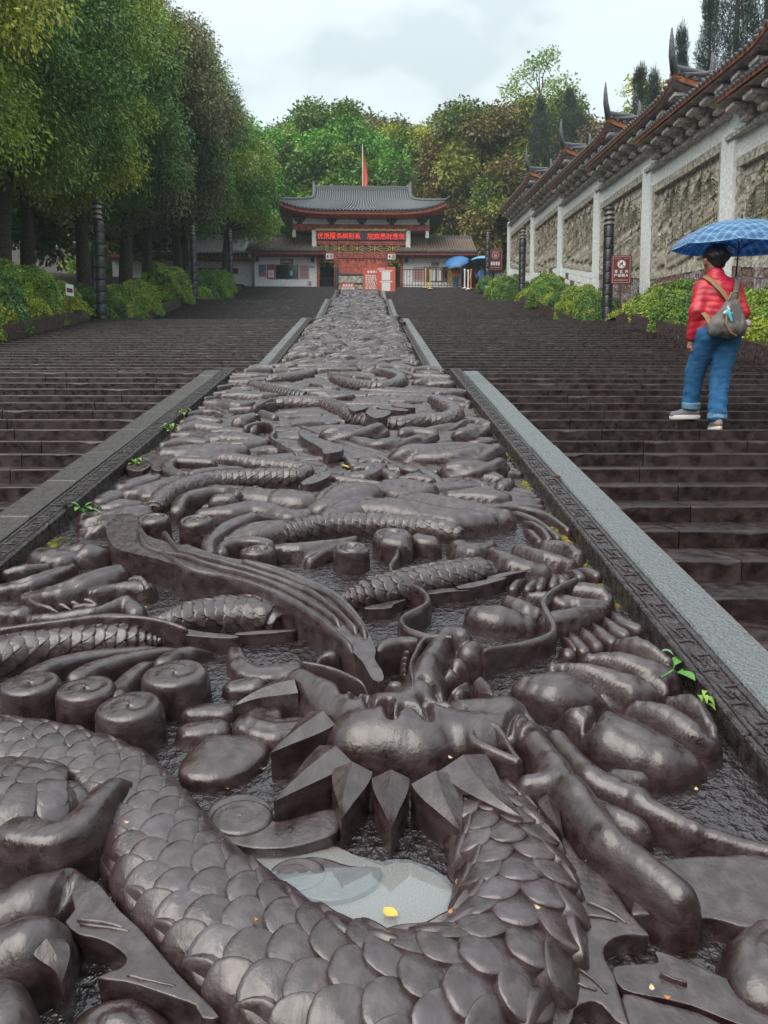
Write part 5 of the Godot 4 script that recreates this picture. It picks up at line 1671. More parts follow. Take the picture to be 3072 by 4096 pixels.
# low interlocking swirls of cloud over the slab
func fill_clouds(t: Node3D, s0: float, s1: float, high: float, cell: float, seed_: int) -> void:
	var r := RandomNumberGenerator.new()
	r.seed = seed_
	var s := s0
	while s < s1:
		var x := -1.36 + r.randf_range(0.0, 0.25)
		while x < 1.2:
			var wid := r.randf_range(0.4, 0.9)
			var n := r.randi_range(3, 5)
			var lean := r.randf_range(-0.16, 0.16)
			var lines := []
			for k in n:
				var o := (k - n * 0.5) * 0.075
				var w := r.randf_range(0.045, 0.075)
				var sh := r.randf_range(-0.12, 0.12)
				var h := high * r.randf_range(0.75, 1.25)
				var xe := minf(x + wid + sh, 1.33)
				lines.append([[maxf(x + sh, -1.34), s + o - 0.04, w * 0.7, h * 0.6], [lerpf(x + sh, xe, 0.35), s + o + lean, w * 1.15, h], [lerpf(x + sh, xe, 0.7), s + o + lean * 0.4, w, h * 1.1], [xe, s + o + r.randf_range(-0.05, 0.05), w * 0.6, h * 0.7]])
			var b := MB.new()
			strands(b, lines, cell)
			if r.randf() < 0.2:
				drum(b, x + wid * 0.5, s + 0.1, 0.08, 0.07, high * 1.3, 1.0, 1.0, r.randf_range(0.0, 6.0))
			put("cloud", b.mesh(), M.carved_stone, t)
			x += wid * r.randf_range(0.8, 1.1)
		s += r.randf_range(0.3, 0.4)

# ---------------------------------------------------------------- gate building at the head of the stairs
func bxx(mb: MB, x0: float, x1: float, y0: float, y1: float, z0: float, z1: float, bev := 0.0) -> void:
	mb.box(Vector3((x0 + x1) * 0.5, (y0 + y1) * 0.5, (z0 + z1) * 0.5), Vector3(absf(x1 - x0), absf(y1 - y0), absf(z1 - z0)), Basis(), bev)

func slab(called: String, m: Material, parent: Node3D, x0: float, x1: float, y0: float, y1: float, z0: float, z1: float, bev := 0.0) -> MeshInstance3D:
	var b := MB.new()
	bxx(b, x0, x1, y0, y1, z0, z1, bev)
	return put(called, b.mesh(), m, parent)

# strokes of a written sign on a 10 by 10 square
const GLYPHS := {
	"you": [[3, 10, 1, 6], [2, 8, 2, 0], [3, 7, 10, 7], [6, 10, 6, 6], [6, 6, 3, 0], [7, 6, 7, 1], [7, 1, 10, 1], [8, 10, 9, 8]],
	"zhi": [[2, 9, 9, 10], [2, 9, 1, 0], [3, 7, 10, 7], [6, 9, 6, 6], [4, 6, 9, 6], [4, 6, 4, 2], [9, 6, 9, 2], [6, 5, 4, 0], [7, 2, 10, 0]],
	"fu": [[1, 10, 4, 10], [1, 10, 1, 0], [4, 10, 4, 0], [1, 7, 4, 7], [1, 4, 4, 4], [6, 10, 9, 10], [6, 10, 6, 0], [9, 10, 9, 7], [6, 5, 9, 5], [9, 5, 6, 0], [7, 4, 10, 0]],
	"wu": [[4, 10, 1, 6], [3, 9, 8, 9], [8, 9, 2, 5], [3, 8, 10, 4], [2, 3, 9, 3], [9, 3, 8, 0], [5, 5, 2, 0]],
	"shu": [[2, 10, 2, 0], [0, 7, 4, 7], [2, 6, 0, 3], [4, 9, 6, 9], [6, 9, 4, 1], [4, 6, 6, 2], [7, 7, 10, 7], [9, 10, 9, 0], [7, 5, 8, 3]],
	"xing": [[0, 9, 6, 9], [0, 5, 6, 5], [2, 9, 1, 0], [4, 9, 4, 0], [9, 10, 7, 7], [9, 7, 7, 4], [10, 4, 6, 0]],
	"xiang": [[4, 10, 1, 7], [4, 9, 7, 9], [2, 7, 8, 7], [2, 7, 2, 5], [8, 7, 8, 5], [2, 5, 8, 5], [5, 5, 1, 3], [5, 5, 6, 1], [6, 1, 4, 0], [5, 3, 1, 1], [7, 4, 10, 0]],
	"lv": [[2, 10, 3, 9], [0, 8, 5, 8], [2, 8, 0, 0], [2, 5, 4, 5], [4, 5, 4, 0], [6, 10, 5, 7], [6, 8, 10, 8], [9, 6, 6, 5], [6, 5, 6, 0], [8, 5, 10, 0], [6, 0, 8, 1]],
	"you2": [[0, 9, 1, 8], [0, 6, 1, 5], [0, 0, 2, 4], [2, 8, 6, 8], [4, 10, 4, 8], [3, 8, 2, 0], [3, 5, 5, 5], [5, 5, 5, 0], [7, 10, 6, 7], [7, 8, 10, 8], [7, 6, 9, 6], [8, 5, 8, 0], [6, 3, 10, 3]],
	"hui": [[1, 9, 9, 9], [5, 10, 5, 5], [2, 8, 8, 8], [2, 6, 8, 6], [2, 8, 2, 6], [8, 8, 8, 6], [2, 5, 9, 5], [1, 3, 0, 0], [3, 3, 4, 0], [4, 0, 8, 0], [6, 3, 7, 2], [9, 3, 10, 1]],
	"shi": [[1, 9, 4, 9], [1, 9, 1, 1], [4, 9, 4, 1], [1, 5, 4, 5], [1, 1, 4, 1], [5, 7, 10, 7], [8, 10, 8, 0], [8, 0, 7, 1], [6, 5, 7, 3]],
	"chuang": [[3, 10, 0, 6], [3, 10, 6, 7], [2, 6, 5, 6], [5, 6, 5, 3], [2, 6, 2, 1], [2, 1, 6, 1], [7, 9, 7, 3], [9, 10, 9, 0], [9, 0, 8, 1]],
	"jing": [[2, 10, 8, 10], [2, 10, 2, 7], [8, 10, 8, 7], [2, 8, 8, 8], [2, 7, 8, 7], [0, 6, 10, 6], [3, 5, 7, 5], [3, 5, 3, 3], [7, 5, 7, 3], [3, 3, 7, 3], [5, 3, 5, 0], [3, 2, 1, 0], [7, 2, 9, 0]],
	"qu": [[1, 9, 9, 9], [1, 9, 1, 0], [1, 0, 10, 0], [3, 7, 7, 2], [7, 7, 3, 2]],
	"nei": [[1, 8, 9, 8], [1, 8, 1, 0], [9, 8, 9, 0], [5, 10, 5, 6], [5, 6, 3, 2], [5, 6, 7, 3]],
	"yan": [[1, 9, 9, 9], [4, 9, 4, 6], [6, 9, 6, 6], [1, 8, 2, 6], [9, 8, 8, 6], [1, 6, 10, 6], [2, 6, 0, 0]],
	"jin": [[0, 8, 4, 8], [2, 10, 2, 5], [2, 8, 0, 6], [6, 8, 10, 8], [8, 10, 8, 5], [8, 8, 10, 6], [2, 5, 8, 5], [0, 3, 10, 3], [5, 3, 5, 0], [3, 2, 1, 0], [7, 2, 9, 0]],
	"yan2": [[2, 10, 2, 5], [2, 5, 0, 0], [2, 5, 4, 1], [0, 8, 1, 6], [4, 8, 3, 6], [5, 9, 10, 9], [5, 9, 5, 0], [10, 9, 10, 0], [5, 1, 10, 1], [6, 6, 9, 6], [7, 8, 6, 3], [8, 6, 9, 3]],
	"huo": [[5, 10, 5, 6], [5, 6, 1, 0], [5, 6, 9, 0], [2, 7, 3, 5], [8, 7, 7, 5]],
}

# writes a row of glyphs standing proud of the plane z; x, y is the lower left of the row
func write(called: String, parent: Node3D, m: Material, words: Array, x: float, y: float, z: float, size: float, pitch: float, wid := 0.11) -> void:
	for w in words:
		if w != "":
			var b := MB.new()
			for q in GLYPHS[w]:
				var a := Vector2(q[0], q[1]) * size * 0.1
				var e := Vector2(q[2], q[3]) * size * 0.1
				var dd := e - a
				var an := dd.angle()
				b.box(Vector3(x + (a.x + e.x) * 0.5, y + (a.y + e.y) * 0.5, z), Vector3(dd.length() + size * wid, size * wid, 0.02), Basis(Vector3.BACK, an))
			stuff(put(called, b.mesh(), m, parent))
		x += pitch

# a tiled slope: ribs of round tiles over a sheet; f(u, t) gives the surface, u across from -1 to 1, t from ridge 0 to eave 1
func tiled(parent: Node3D, f: Callable, ribs: int, rad: float, m: Material, t0: Callable, lines := 10) -> void:
	var sheet := MB.new()
	var rows := []
	for j in lines + 1:
		var row := []
		for i in 33:
			row.append(f.call(-1.0 + 2.0 * i / 32.0, float(j) / lines))
		rows.append(row)
	sheet.grid(rows)
	var under := []
	for r in rows:
		var row2 := []
		for q in r:
			row2.append(q - Vector3(0, 0.1, 0))
		under.append(row2)
	under.reverse()
	sheet.grid(under)
	put("roof_deck", sheet.mesh(), m, parent)
	var b := MB.new()
	for k in ribs:
		var u := -1.0 + 2.0 * (k + 0.5) / ribs
		var pts := []
		var start: float = t0.call(u)
		if start > 0.97:
			continue
		for j in lines + 1:
			pts.append(f.call(u, lerpf(start, 1.0, float(j) / lines)) + Vector3(0, rad * 0.4, 0))
		b.tube(pts, [rad], 6)
	stuff(put("roof_tiles", b.mesh(), M.roof_rib if m == M.roof_tile_dark else m, parent))

func bracket_set(parent: Node3D, x: float, y: float, z: float, w: float, h: float, m: Material) -> void:
	var b := MB.new()
	for k in 5:
		var t := k / 4.0
		var ww := lerpf(w * 0.32, w, t)
		var yy := y + h * (k + 0.5) / 5.0
		b.box(Vector3(x, yy, z + 0.06 * k), Vector3(ww, h * 0.1, 0.16), Basis(), 0.01)
		b.box(Vector3(x, yy, z + 0.12 * k), Vector3(0.1, h * 0.11, 0.3 + 0.16 * k), Basis(), 0.01)
		var n := 1 + k
		for i in n:
			b.box(Vector3(x - ww * 0.46 + (ww * 0.92 * i / maxf(n - 1, 1) if n > 1 else ww * 0.46), yy + h * 0.085, z + 0.06 * k + 0.02), Vector3(0.11, h * 0.08, 0.17), Basis(), 0.01)
	put("bracket", b.mesh(), m, parent)

func build_gate() -> void:
	var Z := -60.0
	var G := 12.95
	var g := thing("gate_building", "red and white gate hall with dark tiled roof at the head of the stairs", "building", Vector3(0, 0, 0))
	# upper storey
	slab("upper_wall", M.white_plaster, g, -5.05, 5.28, 17.84, 18.66, Z - 5.0, Z)
	slab("ring_beam", M.red_paint, g, -5.1, 5.33, 17.4, 17.84, Z - 5.05, Z + 0.05, 0.02)
	slab("upper_soffit", M.dark_red_timber, g, -4.9, 5.1, 17.3, 17.4, Z - 4.9, Z - 0.05)
	for x in [-4.53, -2.1, 0.16, 2.42, 4.76]:
		bracket_set(g, x, 17.82, Z + 0.04, 1.25, 0.72, M.dark_red_timber)
	# main roof
	var shape := func(u: float, t: float) -> Vector3:
		var hw := lerpf(3.75, 6.22, smoothstep(0.35, 1.0, t) * 0.55 + pow(t, 3.0) * 0.45)
		var y := lerpf(21.15, 18.5, pow(t, 0.75)) + 0.62 * pow(absf(u), 5.0) * t * t
		return Vector3(0.2 + u * hw, y, lerpf(Z - 2.4, Z + 1.35 + 0.25 * pow(absf(u), 5.0), t))
	var roof := Node3D.new()
	roof.name = "main_roof"
	g.add_child(roof)
	tiled(roof, shape, 44, 0.075, M.roof_tile_dark, func(u: float) -> float: return 0.0)
	var back := func(u: float, t: float) -> Vector3:
		var q: Vector3 = shape.call(-u, t)
		return Vector3(q.x, q.y, 2.0 * (Z - 2.4) - q.z)
	tiled(roof, back, 24, 0.075, M.roof_tile_dark, func(u: float) -> float: return 0.0)
	var hip := MB.new()
	for s in [-1.0, 1.0]:
		var rows := []
		for j in 9:
			var t := j / 8.0
			var a: Vector3 = shape.call(s, t)
			var b2 := Vector3(a.x, a.y, 2.0 * (Z - 2.4) - a.z)
			rows.append([a, a.lerp(b2, 0.5) + Vector3(s * 0.1 * t, -0.3 * t, 0), b2])
		hip.grid(rows)
	put("roof_hip", hip.mesh(), M.roof_tile_dark, roof)
	var rid := MB.new()
	bxx(rid, -3.55, 3.95, 21.05, 21.4, Z - 2.55, Z - 2.25, 0.03)
	for s in [-1.0, 1.0]:
		var xx = 0.2 + s * 3.75
		rid.tube([Vector3(xx, 19.75, Z - 1.0), Vector3(xx, 20.5, Z - 1.8), Vector3(xx, 21.3, Z - 2.3), Vector3(xx + s * 0.06, 21.75, Z - 2.35)], [0.17, 0.17, 0.17, 0.08], 6)
		var hp := []
		for j in 9:
			hp.append(shape.call(s, 0.2 + 0.8 * j / 8.0) + Vector3(0, 0.12, 0))
		hp.append(hp[-1] + Vector3(s * 0.25, 0.22, 0.1))
		rid.tube(hp, [0.13, 0.13, 0.13, 0.13, 0.13, 0.13, 0.13, 0.12, 0.1, 0.05], 6)
	put("roof_ridge", rid.mesh(), M.roof_tile_dark, roof)
	var fas := MB.new()
	var fr := []
	for i in 41:
		var q: Vector3 = shape.call(-1.0 + i / 20.0, 1.0)
		fr.append([q + Vector3(0, -0.06, -0.04), q + Vector3(0, -0.27, -0.06)])
	fas.grid(fr)
	var fr2 := []
	for q in fr:
		fr2.append([q[1], q[1] + Vector3(0, -0.02, -1.4)])
	fas.grid(fr2)
	put("eave_fascia", fas.mesh(), M.red_paint, roof)
	# posts and banner
	for x in [[-3.62, -3.3], [3.5, 3.84]]:
		slab("white_post", M.white_plaster, g, x[0], x[1], 15.9, 17.4, Z - 0.3, Z + 0.06)
	for x in [[-5.1, -4.85], [5.0, 5.25]]:
		slab("white_post", M.white_plaster, g, x[0], x[1], 16.9, 17.4, Z - 0.3, Z)
	slab("rear_wall", M.dark_room, g, -5.0, 5.2, 16.4, 17.4, Z - 1.2, Z - 1.0)
	slab("sign_board", M.banner_black, g, -3.3, 3.5, 16.66, 17.32, Z, Z + 0.12, 0.02)
	write("sign_character", g, M.led_red, ["you", "zhi", "fu", "wu", "shu", "xing", "xiang", "", "lv", "you2", "hui", "shi", "hui", "chuang"], -3.2, 16.74, Z + 0.13, 0.42, 0.474, 0.085)
	var gt := MB.new()
	for k in 26:
		gt.box(Vector3(-3.2 + 0.264 * k, 17.38 + 0.03 * (k % 2), Z + 0.12), Vector3(0.3, 0.16, 0.16), Basis(), 0.03)
	put("gold_trim", gt.mesh(), M.gold_paint, g)
	slab("lintel_beam", M.red_paint, g, -3.42, 3.55, 16.3, 16.66, Z - 0.3, Z + 0.04, 0.02)
	slab("fret_backing", M.dark_room, g, -3.2, 3.45, 15.85, 16.3, Z - 0.3, Z - 0.1)
	# gilded fretwork: pairs of curling dragons
	for k in 6:
		var x0 := -2.98 + 1.36 * k - 0.25
		if x0 > 3.3:
			continue
		var fb := MB.new()
		for s in [-1.0, 1.0]:
			var c0 := x0 + 0.3
			var pts := []
			for j in 11:
				var an := -0.5 + j * 0.62
				pts.append(Vector3(c0 + s * (0.24 + 0.1 * cos(an)), 16.09 + 0.13 * sin(an), Z - 0.02))
			fb.tube(pts, [0.035], 5)
			fb.tube([Vector3(c0 + s * 0.28, 16.2, Z - 0.02), Vector3(c0 + s * 0.45, 16.26, Z - 0.02), Vector3(c0 + s * 0.58, 16.2, Z - 0.02)], [0.04, 0.045, 0.02], 5)
			fb.tube([Vector3(c0 + s * 0.28, 15.97, Z - 0.02), Vector3(c0 + s * 0.45, 15.91, Z - 0.02), Vector3(c0 + s * 0.58, 15.97, Z - 0.02)], [0.04, 0.045, 0.02], 5)
			fb.tube([Vector3(c0 + s * 0.4, 16.08, Z - 0.02), Vector3(c0 + s * 0.6, 16.1, Z - 0.02)], [0.05, 0.02], 5)
		fb.tube([Vector3(x0 + 0.3, 15.9, Z - 0.02), Vector3(x0 + 0.3, 16.28, Z - 0.02)], [0.07, 0.05], 6)
		put("gilded_fretwork", fb.mesh(), M.gold_paint, g)
	slab("door_lintel", M.red_paint, g, -2.6, 2.75, 15.32, 15.85, Z - 0.3, Z + 0.02, 0.02)
	var st := MB.new()
	for k in 12:
		for y in [15.72, 15.52]:
			st.lathe([[0.0, 0.05], [0.03, 0.04], [0.05, 0.0]], 6)
			for q in range(st.v.size() - 18, st.v.size()):
				st.v[q] = Vector3(st.v[q].x, st.v[q].z, st.v[q].y) + Vector3(-1.5 + 0.29 * k, y, Z + 0.02)
	put("gold_studs", st.mesh(), M.gold_paint, g)
	for s in [[-1.7, 0.1], [0.12, 1.93]]:
		slab("door_leaf", M.red_door, g, s[0], s[1], G + 0.05, 15.32, Z - 0.14, Z - 0.04, 0.02)
	var kn := MB.new()
	for k in 12:
		kn.box(Vector3(-1.55 + 0.3 * k, 15.2, Z - 0.02), Vector3(0.09, 0.09, 0.07), Basis(Vector3.BACK, 0.78), 0.02)
	put("door_studs", kn.mesh(), M.dark_red_timber, g)
	for x in [[-1.97, -1.7], [1.93, 2.13]]:
		slab("door_post", M.red_paint, g, x[0], x[1], G, 15.85, Z - 0.3, Z + 0.05, 0.02)
	# side passages
	for s in [[-3.02, -1.97], [2.13, 3.29]]:
		slab("passage_back", M.dark_room, g, s[0], s[1], G, 15.3, Z - 3.2, Z - 3.0)
		var tr := MB.new()
		bxx(tr, s[0], s[1], 15.02, 15.1, Z - 0.1, Z)
		for k in 7:
			var xk: float = lerpf(s[0], s[1], (k + 0.5) / 7.0)
			bxx(tr, xk - 0.03, xk + 0.03, 15.1, 15.32, Z - 0.08, Z - 0.02)
		put("transom", tr.mesh(), M.red_paint, g)
		var gl := MB.new()
		for k in 8:
			var xk2: float = lerpf(s[0], s[1], (k + 0.5) / 8.0)
			bxx(gl, xk2 - 0.012, xk2 + 0.012, G, G + 1.0, Z - 0.3, Z - 0.28)
		bxx(gl, s[0], s[1], G + 0.95, G + 1.0, Z - 0.31, Z - 0.27)
		put("passage_gate", gl.mesh(), M.black_metal, g)
		var pl: Array = [-2.58, -2.0] if s[0] < 0.0 else [2.13, 2.72]
		var sg := slab("hanging_sign", M.paper_white, g, pl[0], pl[1], 15.25, 15.65, Z + 0.06, Z + 0.1)
		slab("sign_print", M.sign_pink, sg, pl[0] + 0.29, pl[1] - 0.03, 15.3, 15.6, Z + 0.101, Z + 0.106)
		slab("sign_print", M.black_metal, sg, pl[0] + 0.09, pl[0] + 0.2, 15.36, 15.54, Z + 0.101, Z + 0.106)
	# wings
	for s in [-1.0, 1.0]:
		var x0 := -7.99 if s < 0 else 3.29
		var x1 := -3.27 if s < 0 else 7.74
		var w := Node3D.new()
		w.name = "wing" if s < 0 else "wing_001"
		g.add_child(w)
		slab("wall", M.white_plaster, w, x0, x1, G + 0.2, 15.55, Z - 4.0, Z)
		slab("plinth", M.red_paint, w, x0 - 0.03, x1 + 0.03, G, G + 0.2, Z - 4.0, Z + 0.05, 0.01)
		slab("corner_post", M.red_paint, w, (x1 if s < 0 else x0 - 0.22), (x1 + 0.22 if s < 0 else x0), G, 15.55, Z - 0.3, Z + 0.06, 0.01)
		slab("eave_beam", M.red_paint, w, (-8.2 if s < 0 else 2.75), (-2.65 if s < 0 else 8.85), 15.4, 15.58, Z - 0.2, Z + 0.95, 0.02)
		var xa := -8.5 if s < 0 else 2.75
		var xb := -2.7 if s < 0 else 8.85
		var f := func(u: float, t: float) -> Vector3:
			return Vector3(lerpf(xa, xb, (u + 1.0) * 0.5), lerpf(17.45, 15.66, pow(t, 0.85)), lerpf(Z - 2.2, Z + 1.0, t))
		tiled(w, f, 30, 0.07, M.roof_tile_brown, func(u: float) -> float: return 0.0, 6)
		var edge := MB.new()
		for k in 30:
			var q: Vector3 = f.call(-1.0 + 2.0 * (k + 0.5) / 30.0, 1.0)
			edge.box(q + Vector3(0, 0.03, 0.03), Vector3(0.15, 0.15, 0.12), Basis(Vector3.BACK, 0.785), 0.02)
			edge.box(q + Vector3(0.1, -0.05, 0.02), Vector3(0.12, 0.08, 0.06))
		stuff(put("tile_ends", edge.mesh(), M.roof_tile_dark, w))
		slab("roof_ridge", M.roof_tile_dark, w, xa, xb, 17.35, 17.6, Z - 2.35, Z - 2.05, 0.03)
		for xx in [x0 + 0.25, x1 - 0.3]:
			var lb := MB.new()
			lb.lathe([[0.0, -0.12], [0.12, -0.08], [0.13, 0.12], [0.09, 0.2], [0.12, 0.24], [0.06, 0.36], [0.0, 0.36]], 8, Vector3(xx, 15.12, Z + 0.2))
			put("eave_lantern", lb.mesh(), M.dark_red_timber, w)
	var wl: Node3D = g.get_node("wing")
	slab("name_board", M.sign_maroon, wl, -6.02, -5.05, 14.87, 15.24, Z, Z + 0.06, 0.01)
	write("name_board_character", wl, M.paper_white, ["shu", "xing", "fu", "shi", "huo"], -5.94, 14.97, Z + 0.065, 0.15, 0.17, 0.14)
	slab("poster", M.poster_blue, wl, -7.68, -7.11, 13.95, 14.83, Z, Z + 0.03)
	var pr := MB.new()
	pr.prism(PackedVector2Array([Vector2(-7.68, 13.95), Vector2(-7.11, 13.95), Vector2(-7.11, 14.5), Vector2(-7.3, 14.35)]), Vector3(0, 0, Z + 0.03), Vector3.RIGHT, Vector3.UP, Vector3(0, 0, 0.006))
	put("poster_print", pr.mesh(), M.poster_rose, wl)
	var nb := slab("notice_case", M.red_paint, wl, -7.05, -6.45, 13.77, 14.85, Z, Z + 0.06, 0.01)
	for k in 4:
		var xn: float = [-6.96, -6.73][k % 2]
		var yn: float = [13.87, 14.16][k / 2]
		slab("notice_sheet", M.paper_white, nb, xn, xn + 0.2, yn, yn + 0.26, Z + 0.06, Z + 0.065)
	var wn := slab("window", M.dark_glass, wl, -6.36, -4.68, 13.77, 14.83, Z - 0.02, Z + 0.02)
	for xk in [-6.38, -5.54, -4.7]:
		slab("frame", M.dark_red_timber, wn, xk - 0.03, xk + 0.03, 13.74, 14.86, Z + 0.0, Z + 0.06)
	slab("curtain", M.lamp_grey, wn, -6.2, -5.75, 13.85, 14.7, Z - 0.3, Z - 0.28)
	slab("ticket_sheet", M.cyan_paint, wn, -5.32, -5.1, 14.02, 14.38, Z + 0.021, Z + 0.026)
	var tb := slab("tariff_board", M.sign_pink, wl, -4.62, -3.85, 13.78, 14.82, Z, Z + 0.03)
	for k in 9:
		slab("tariff_line", M.sign_maroon, tb, -4.55 + 0.02 * (k % 3), -3.92 - 0.05 * (k % 2), 13.88 + 0.1 * k, 13.92 + 0.1 * k, Z + 0.03, Z + 0.034)
	slab("small_plate", M.lamp_grey, wl, -3.82, -3.42, 14.6, 14.76, Z, Z + 0.02)
	slab("meter_box", M.lamp_grey, wl, -3.92, -3.7, 13.38, 13.62, Z, Z + 0.12)
	var wr: Node3D = g.get_node("wing_001")
	slab("name_board", M.lamp_grey, wr, 5.45, 6.07, 14.75, 15.12, Z, Z + 0.04, 0.01)
	write("name_board_character", wr, M.sign_maroon, ["lv", "you2", "fu"], 5.5, 14.85, Z + 0.045, 0.15, 0.18, 0.14)
	var tb2 := slab("tariff_board", M.sign_pink, wr, 4.05, 4.86, 13.66, 14.72, Z, Z + 0.03)
	for k in 7:
		slab("tariff_line", M.sign_maroon, tb2, 4.15, 4.76 - 0.07 * (k % 2), 13.8 + 0.12 * k, 13.84 + 0.12 * k, Z + 0.03, Z + 0.034)
	var w2 := slab("window", M.dark_glass, wr, 4.92, 6.7, 13.6, 14.72, Z - 0.02, Z + 0.02)
	for xk in [4.92, 5.35, 5.8, 6.28, 6.7]:
		slab("frame", M.red_paint, w2, xk - 0.04, xk + 0.04, 13.55, 14.76, Z, Z + 0.06)
	for xk in [5.45, 5.9]:
		slab("pane", M.paper_white, w2, xk, xk + 0.3, 13.7, 14.6, Z + 0.02, Z + 0.025)
	for k in 4:
		slab("glazing_bar", M.lamp_grey, w2, 5.5 + 0.07 * k + (0.2 if k > 1 else 0.0), 5.52 + 0.07 * k + (0.2 if k > 1 else 0.0), 13.9, 14.6, Z + 0.026, Z + 0.034)
	slab("yellow_panel", M.gold_paint, wr, 6.72, 7.5, 13.5, 14.65, Z, Z + 0.03)
	# roofs further right and left behind
	var h := thing("rear_hall", "dark tiled hall roof and orange wall behind the right end of the gate", "building", Vector3.ZERO)
	slab("wall", M.dark_room, h, 8.3, 20.0, G, 16.2, Z - 7.0, Z - 5.0)
	var fh := func(u: float, t: float) -> Vector3: return Vector3(lerpf(8.0, 21.0, (u + 1.0) * 0.5), lerpf(18.6, 16.3, pow(t, 0.8)) + 0.6 * pow(absf(u), 6.0) * t, lerpf(Z - 8.0, Z - 4.0, t))
	tiled(h, fh, 40, 0.08, M.roof_tile_dark, func(u: float) -> float: return 0.0, 6)
	slab("orange_wall", M.orange_fascia, h, 7.9, 14.0, G, 14.0, Z - 1.5, Z - 1.2)
	var fc := func(u: float, t: float) -> Vector3: return Vector3(lerpf(7.9, 14.0, (u + 1.0) * 0.5), lerpf(14.55, 14.1, t), lerpf(Z - 1.35, Z - 0.85, t))
	tiled(h, fc, 26, 0.06, M.roof_tile_dark, func(u: float) -> float: return 0.0, 4)
	slab("wall_band", M.red_paint, h, 7.9, 14.0, 13.85, 14.05, Z - 1.19, Z - 1.12)
	var l := thing("side_hall", "low white hall with red eave behind the trees left of the gate", "building", Vector3.ZERO)
	slab("wall", M.white_plaster, l, -19.0, -8.3, G - 0.5, 15.3, Z - 4.0, Z - 1.0)
	slab("eave_beam", M.red_paint, l, -19.0, -8.4, 15.3, 15.5, Z - 1.2, Z + 0.1)
	var fl := func(u: float, t: float) -> Vector3: return Vector3(lerpf(-19.0, -8.5, (u + 1.0) * 0.5), lerpf(16.6, 15.6, t), lerpf(Z - 3.2, Z + 0.1, t))
	tiled(l, fl, 40, 0.07, M.roof_tile_dark, func(u: float) -> float: return 0.0, 4)
	slab("sign_board", M.sign_maroon, l, -13.0, -9.4, 14.35, 14.75, Z - 1.0, Z - 0.9)
	write("sign_character", l, M.paper_white, ["fu", "wu", "", "lv", "you2", "shi", "huo"], -12.6, 14.43, Z - 0.89, 0.22, 0.4, 0.14)
	var uh := thing("upper_pavilion", "white gabled pavilion roof glimpsed above the side hall through the trees", "building", Vector3.ZERO)
	slab("wall", M.white_plaster, uh, -16.5, -9.5, G, 18.6, Z - 9.0, Z - 6.0)
	var fu := func(u: float, t: float) -> Vector3: return Vector3(lerpf(-17.5, -8.6, (u + 1.0) * 0.5), lerpf(20.4, 18.6, pow(t, 0.8)) + 0.5 * pow(absf(u), 5.0) * t, lerpf(Z - 7.5, Z - 5.0, t))
	tiled(uh, fu, 34, 0.07, M.roof_tile_dark, func(u: float) -> float: return 0.0, 6)
	# flag
	var fp := thing("flagpole", "thin pole with a limp red flag above the gate roof", "flagpole", Vector3(0.22, 19.0, Z - 6.0))
	var pb := MB.new()
	pb.tube([Vector3(0, -6.0, 0), Vector3(0, 6.9, 0)], [0.05, 0.03], 8)
	put("pole", pb.mesh(), M.white_plastic, fp)
	var fg := MB.new()
	var rows2 := []
	for j in 13:
		var t := j / 12.0
		var row := []
		for i in 7:
			var s := i / 6.0
			row.append(Vector3(0.04 + s * (0.1 + 0.42 * sin(PI * minf(t * 1.2, 1.0)) * (0.6 + 0.4 * t)), 6.5 - 4.3 * t - s * 0.7, 0.14 * sin(s * 9.0 + t * 2.0) * s))
		rows2.append(row)
	fg.grid(rows2)
	put("flag", fg.mesh(), M.notice_red, fp)

# ---------------------------------------------------------------- stepped relief wall on the right
const WX := 10.4
const BAYS := [9.3, 15.5, 21.7, 27.9, 33.9, 40.2, 46.8, 54.4]

func wall_roof_y(k: int, d: float) -> float:
	# eave height of the roof that ends at the far side of bay k
	var far: float = BAYS[k + 1] - 1.0
	return 11.42 + 0.203 * (far - 26.9) + 0.095 * (d - far)

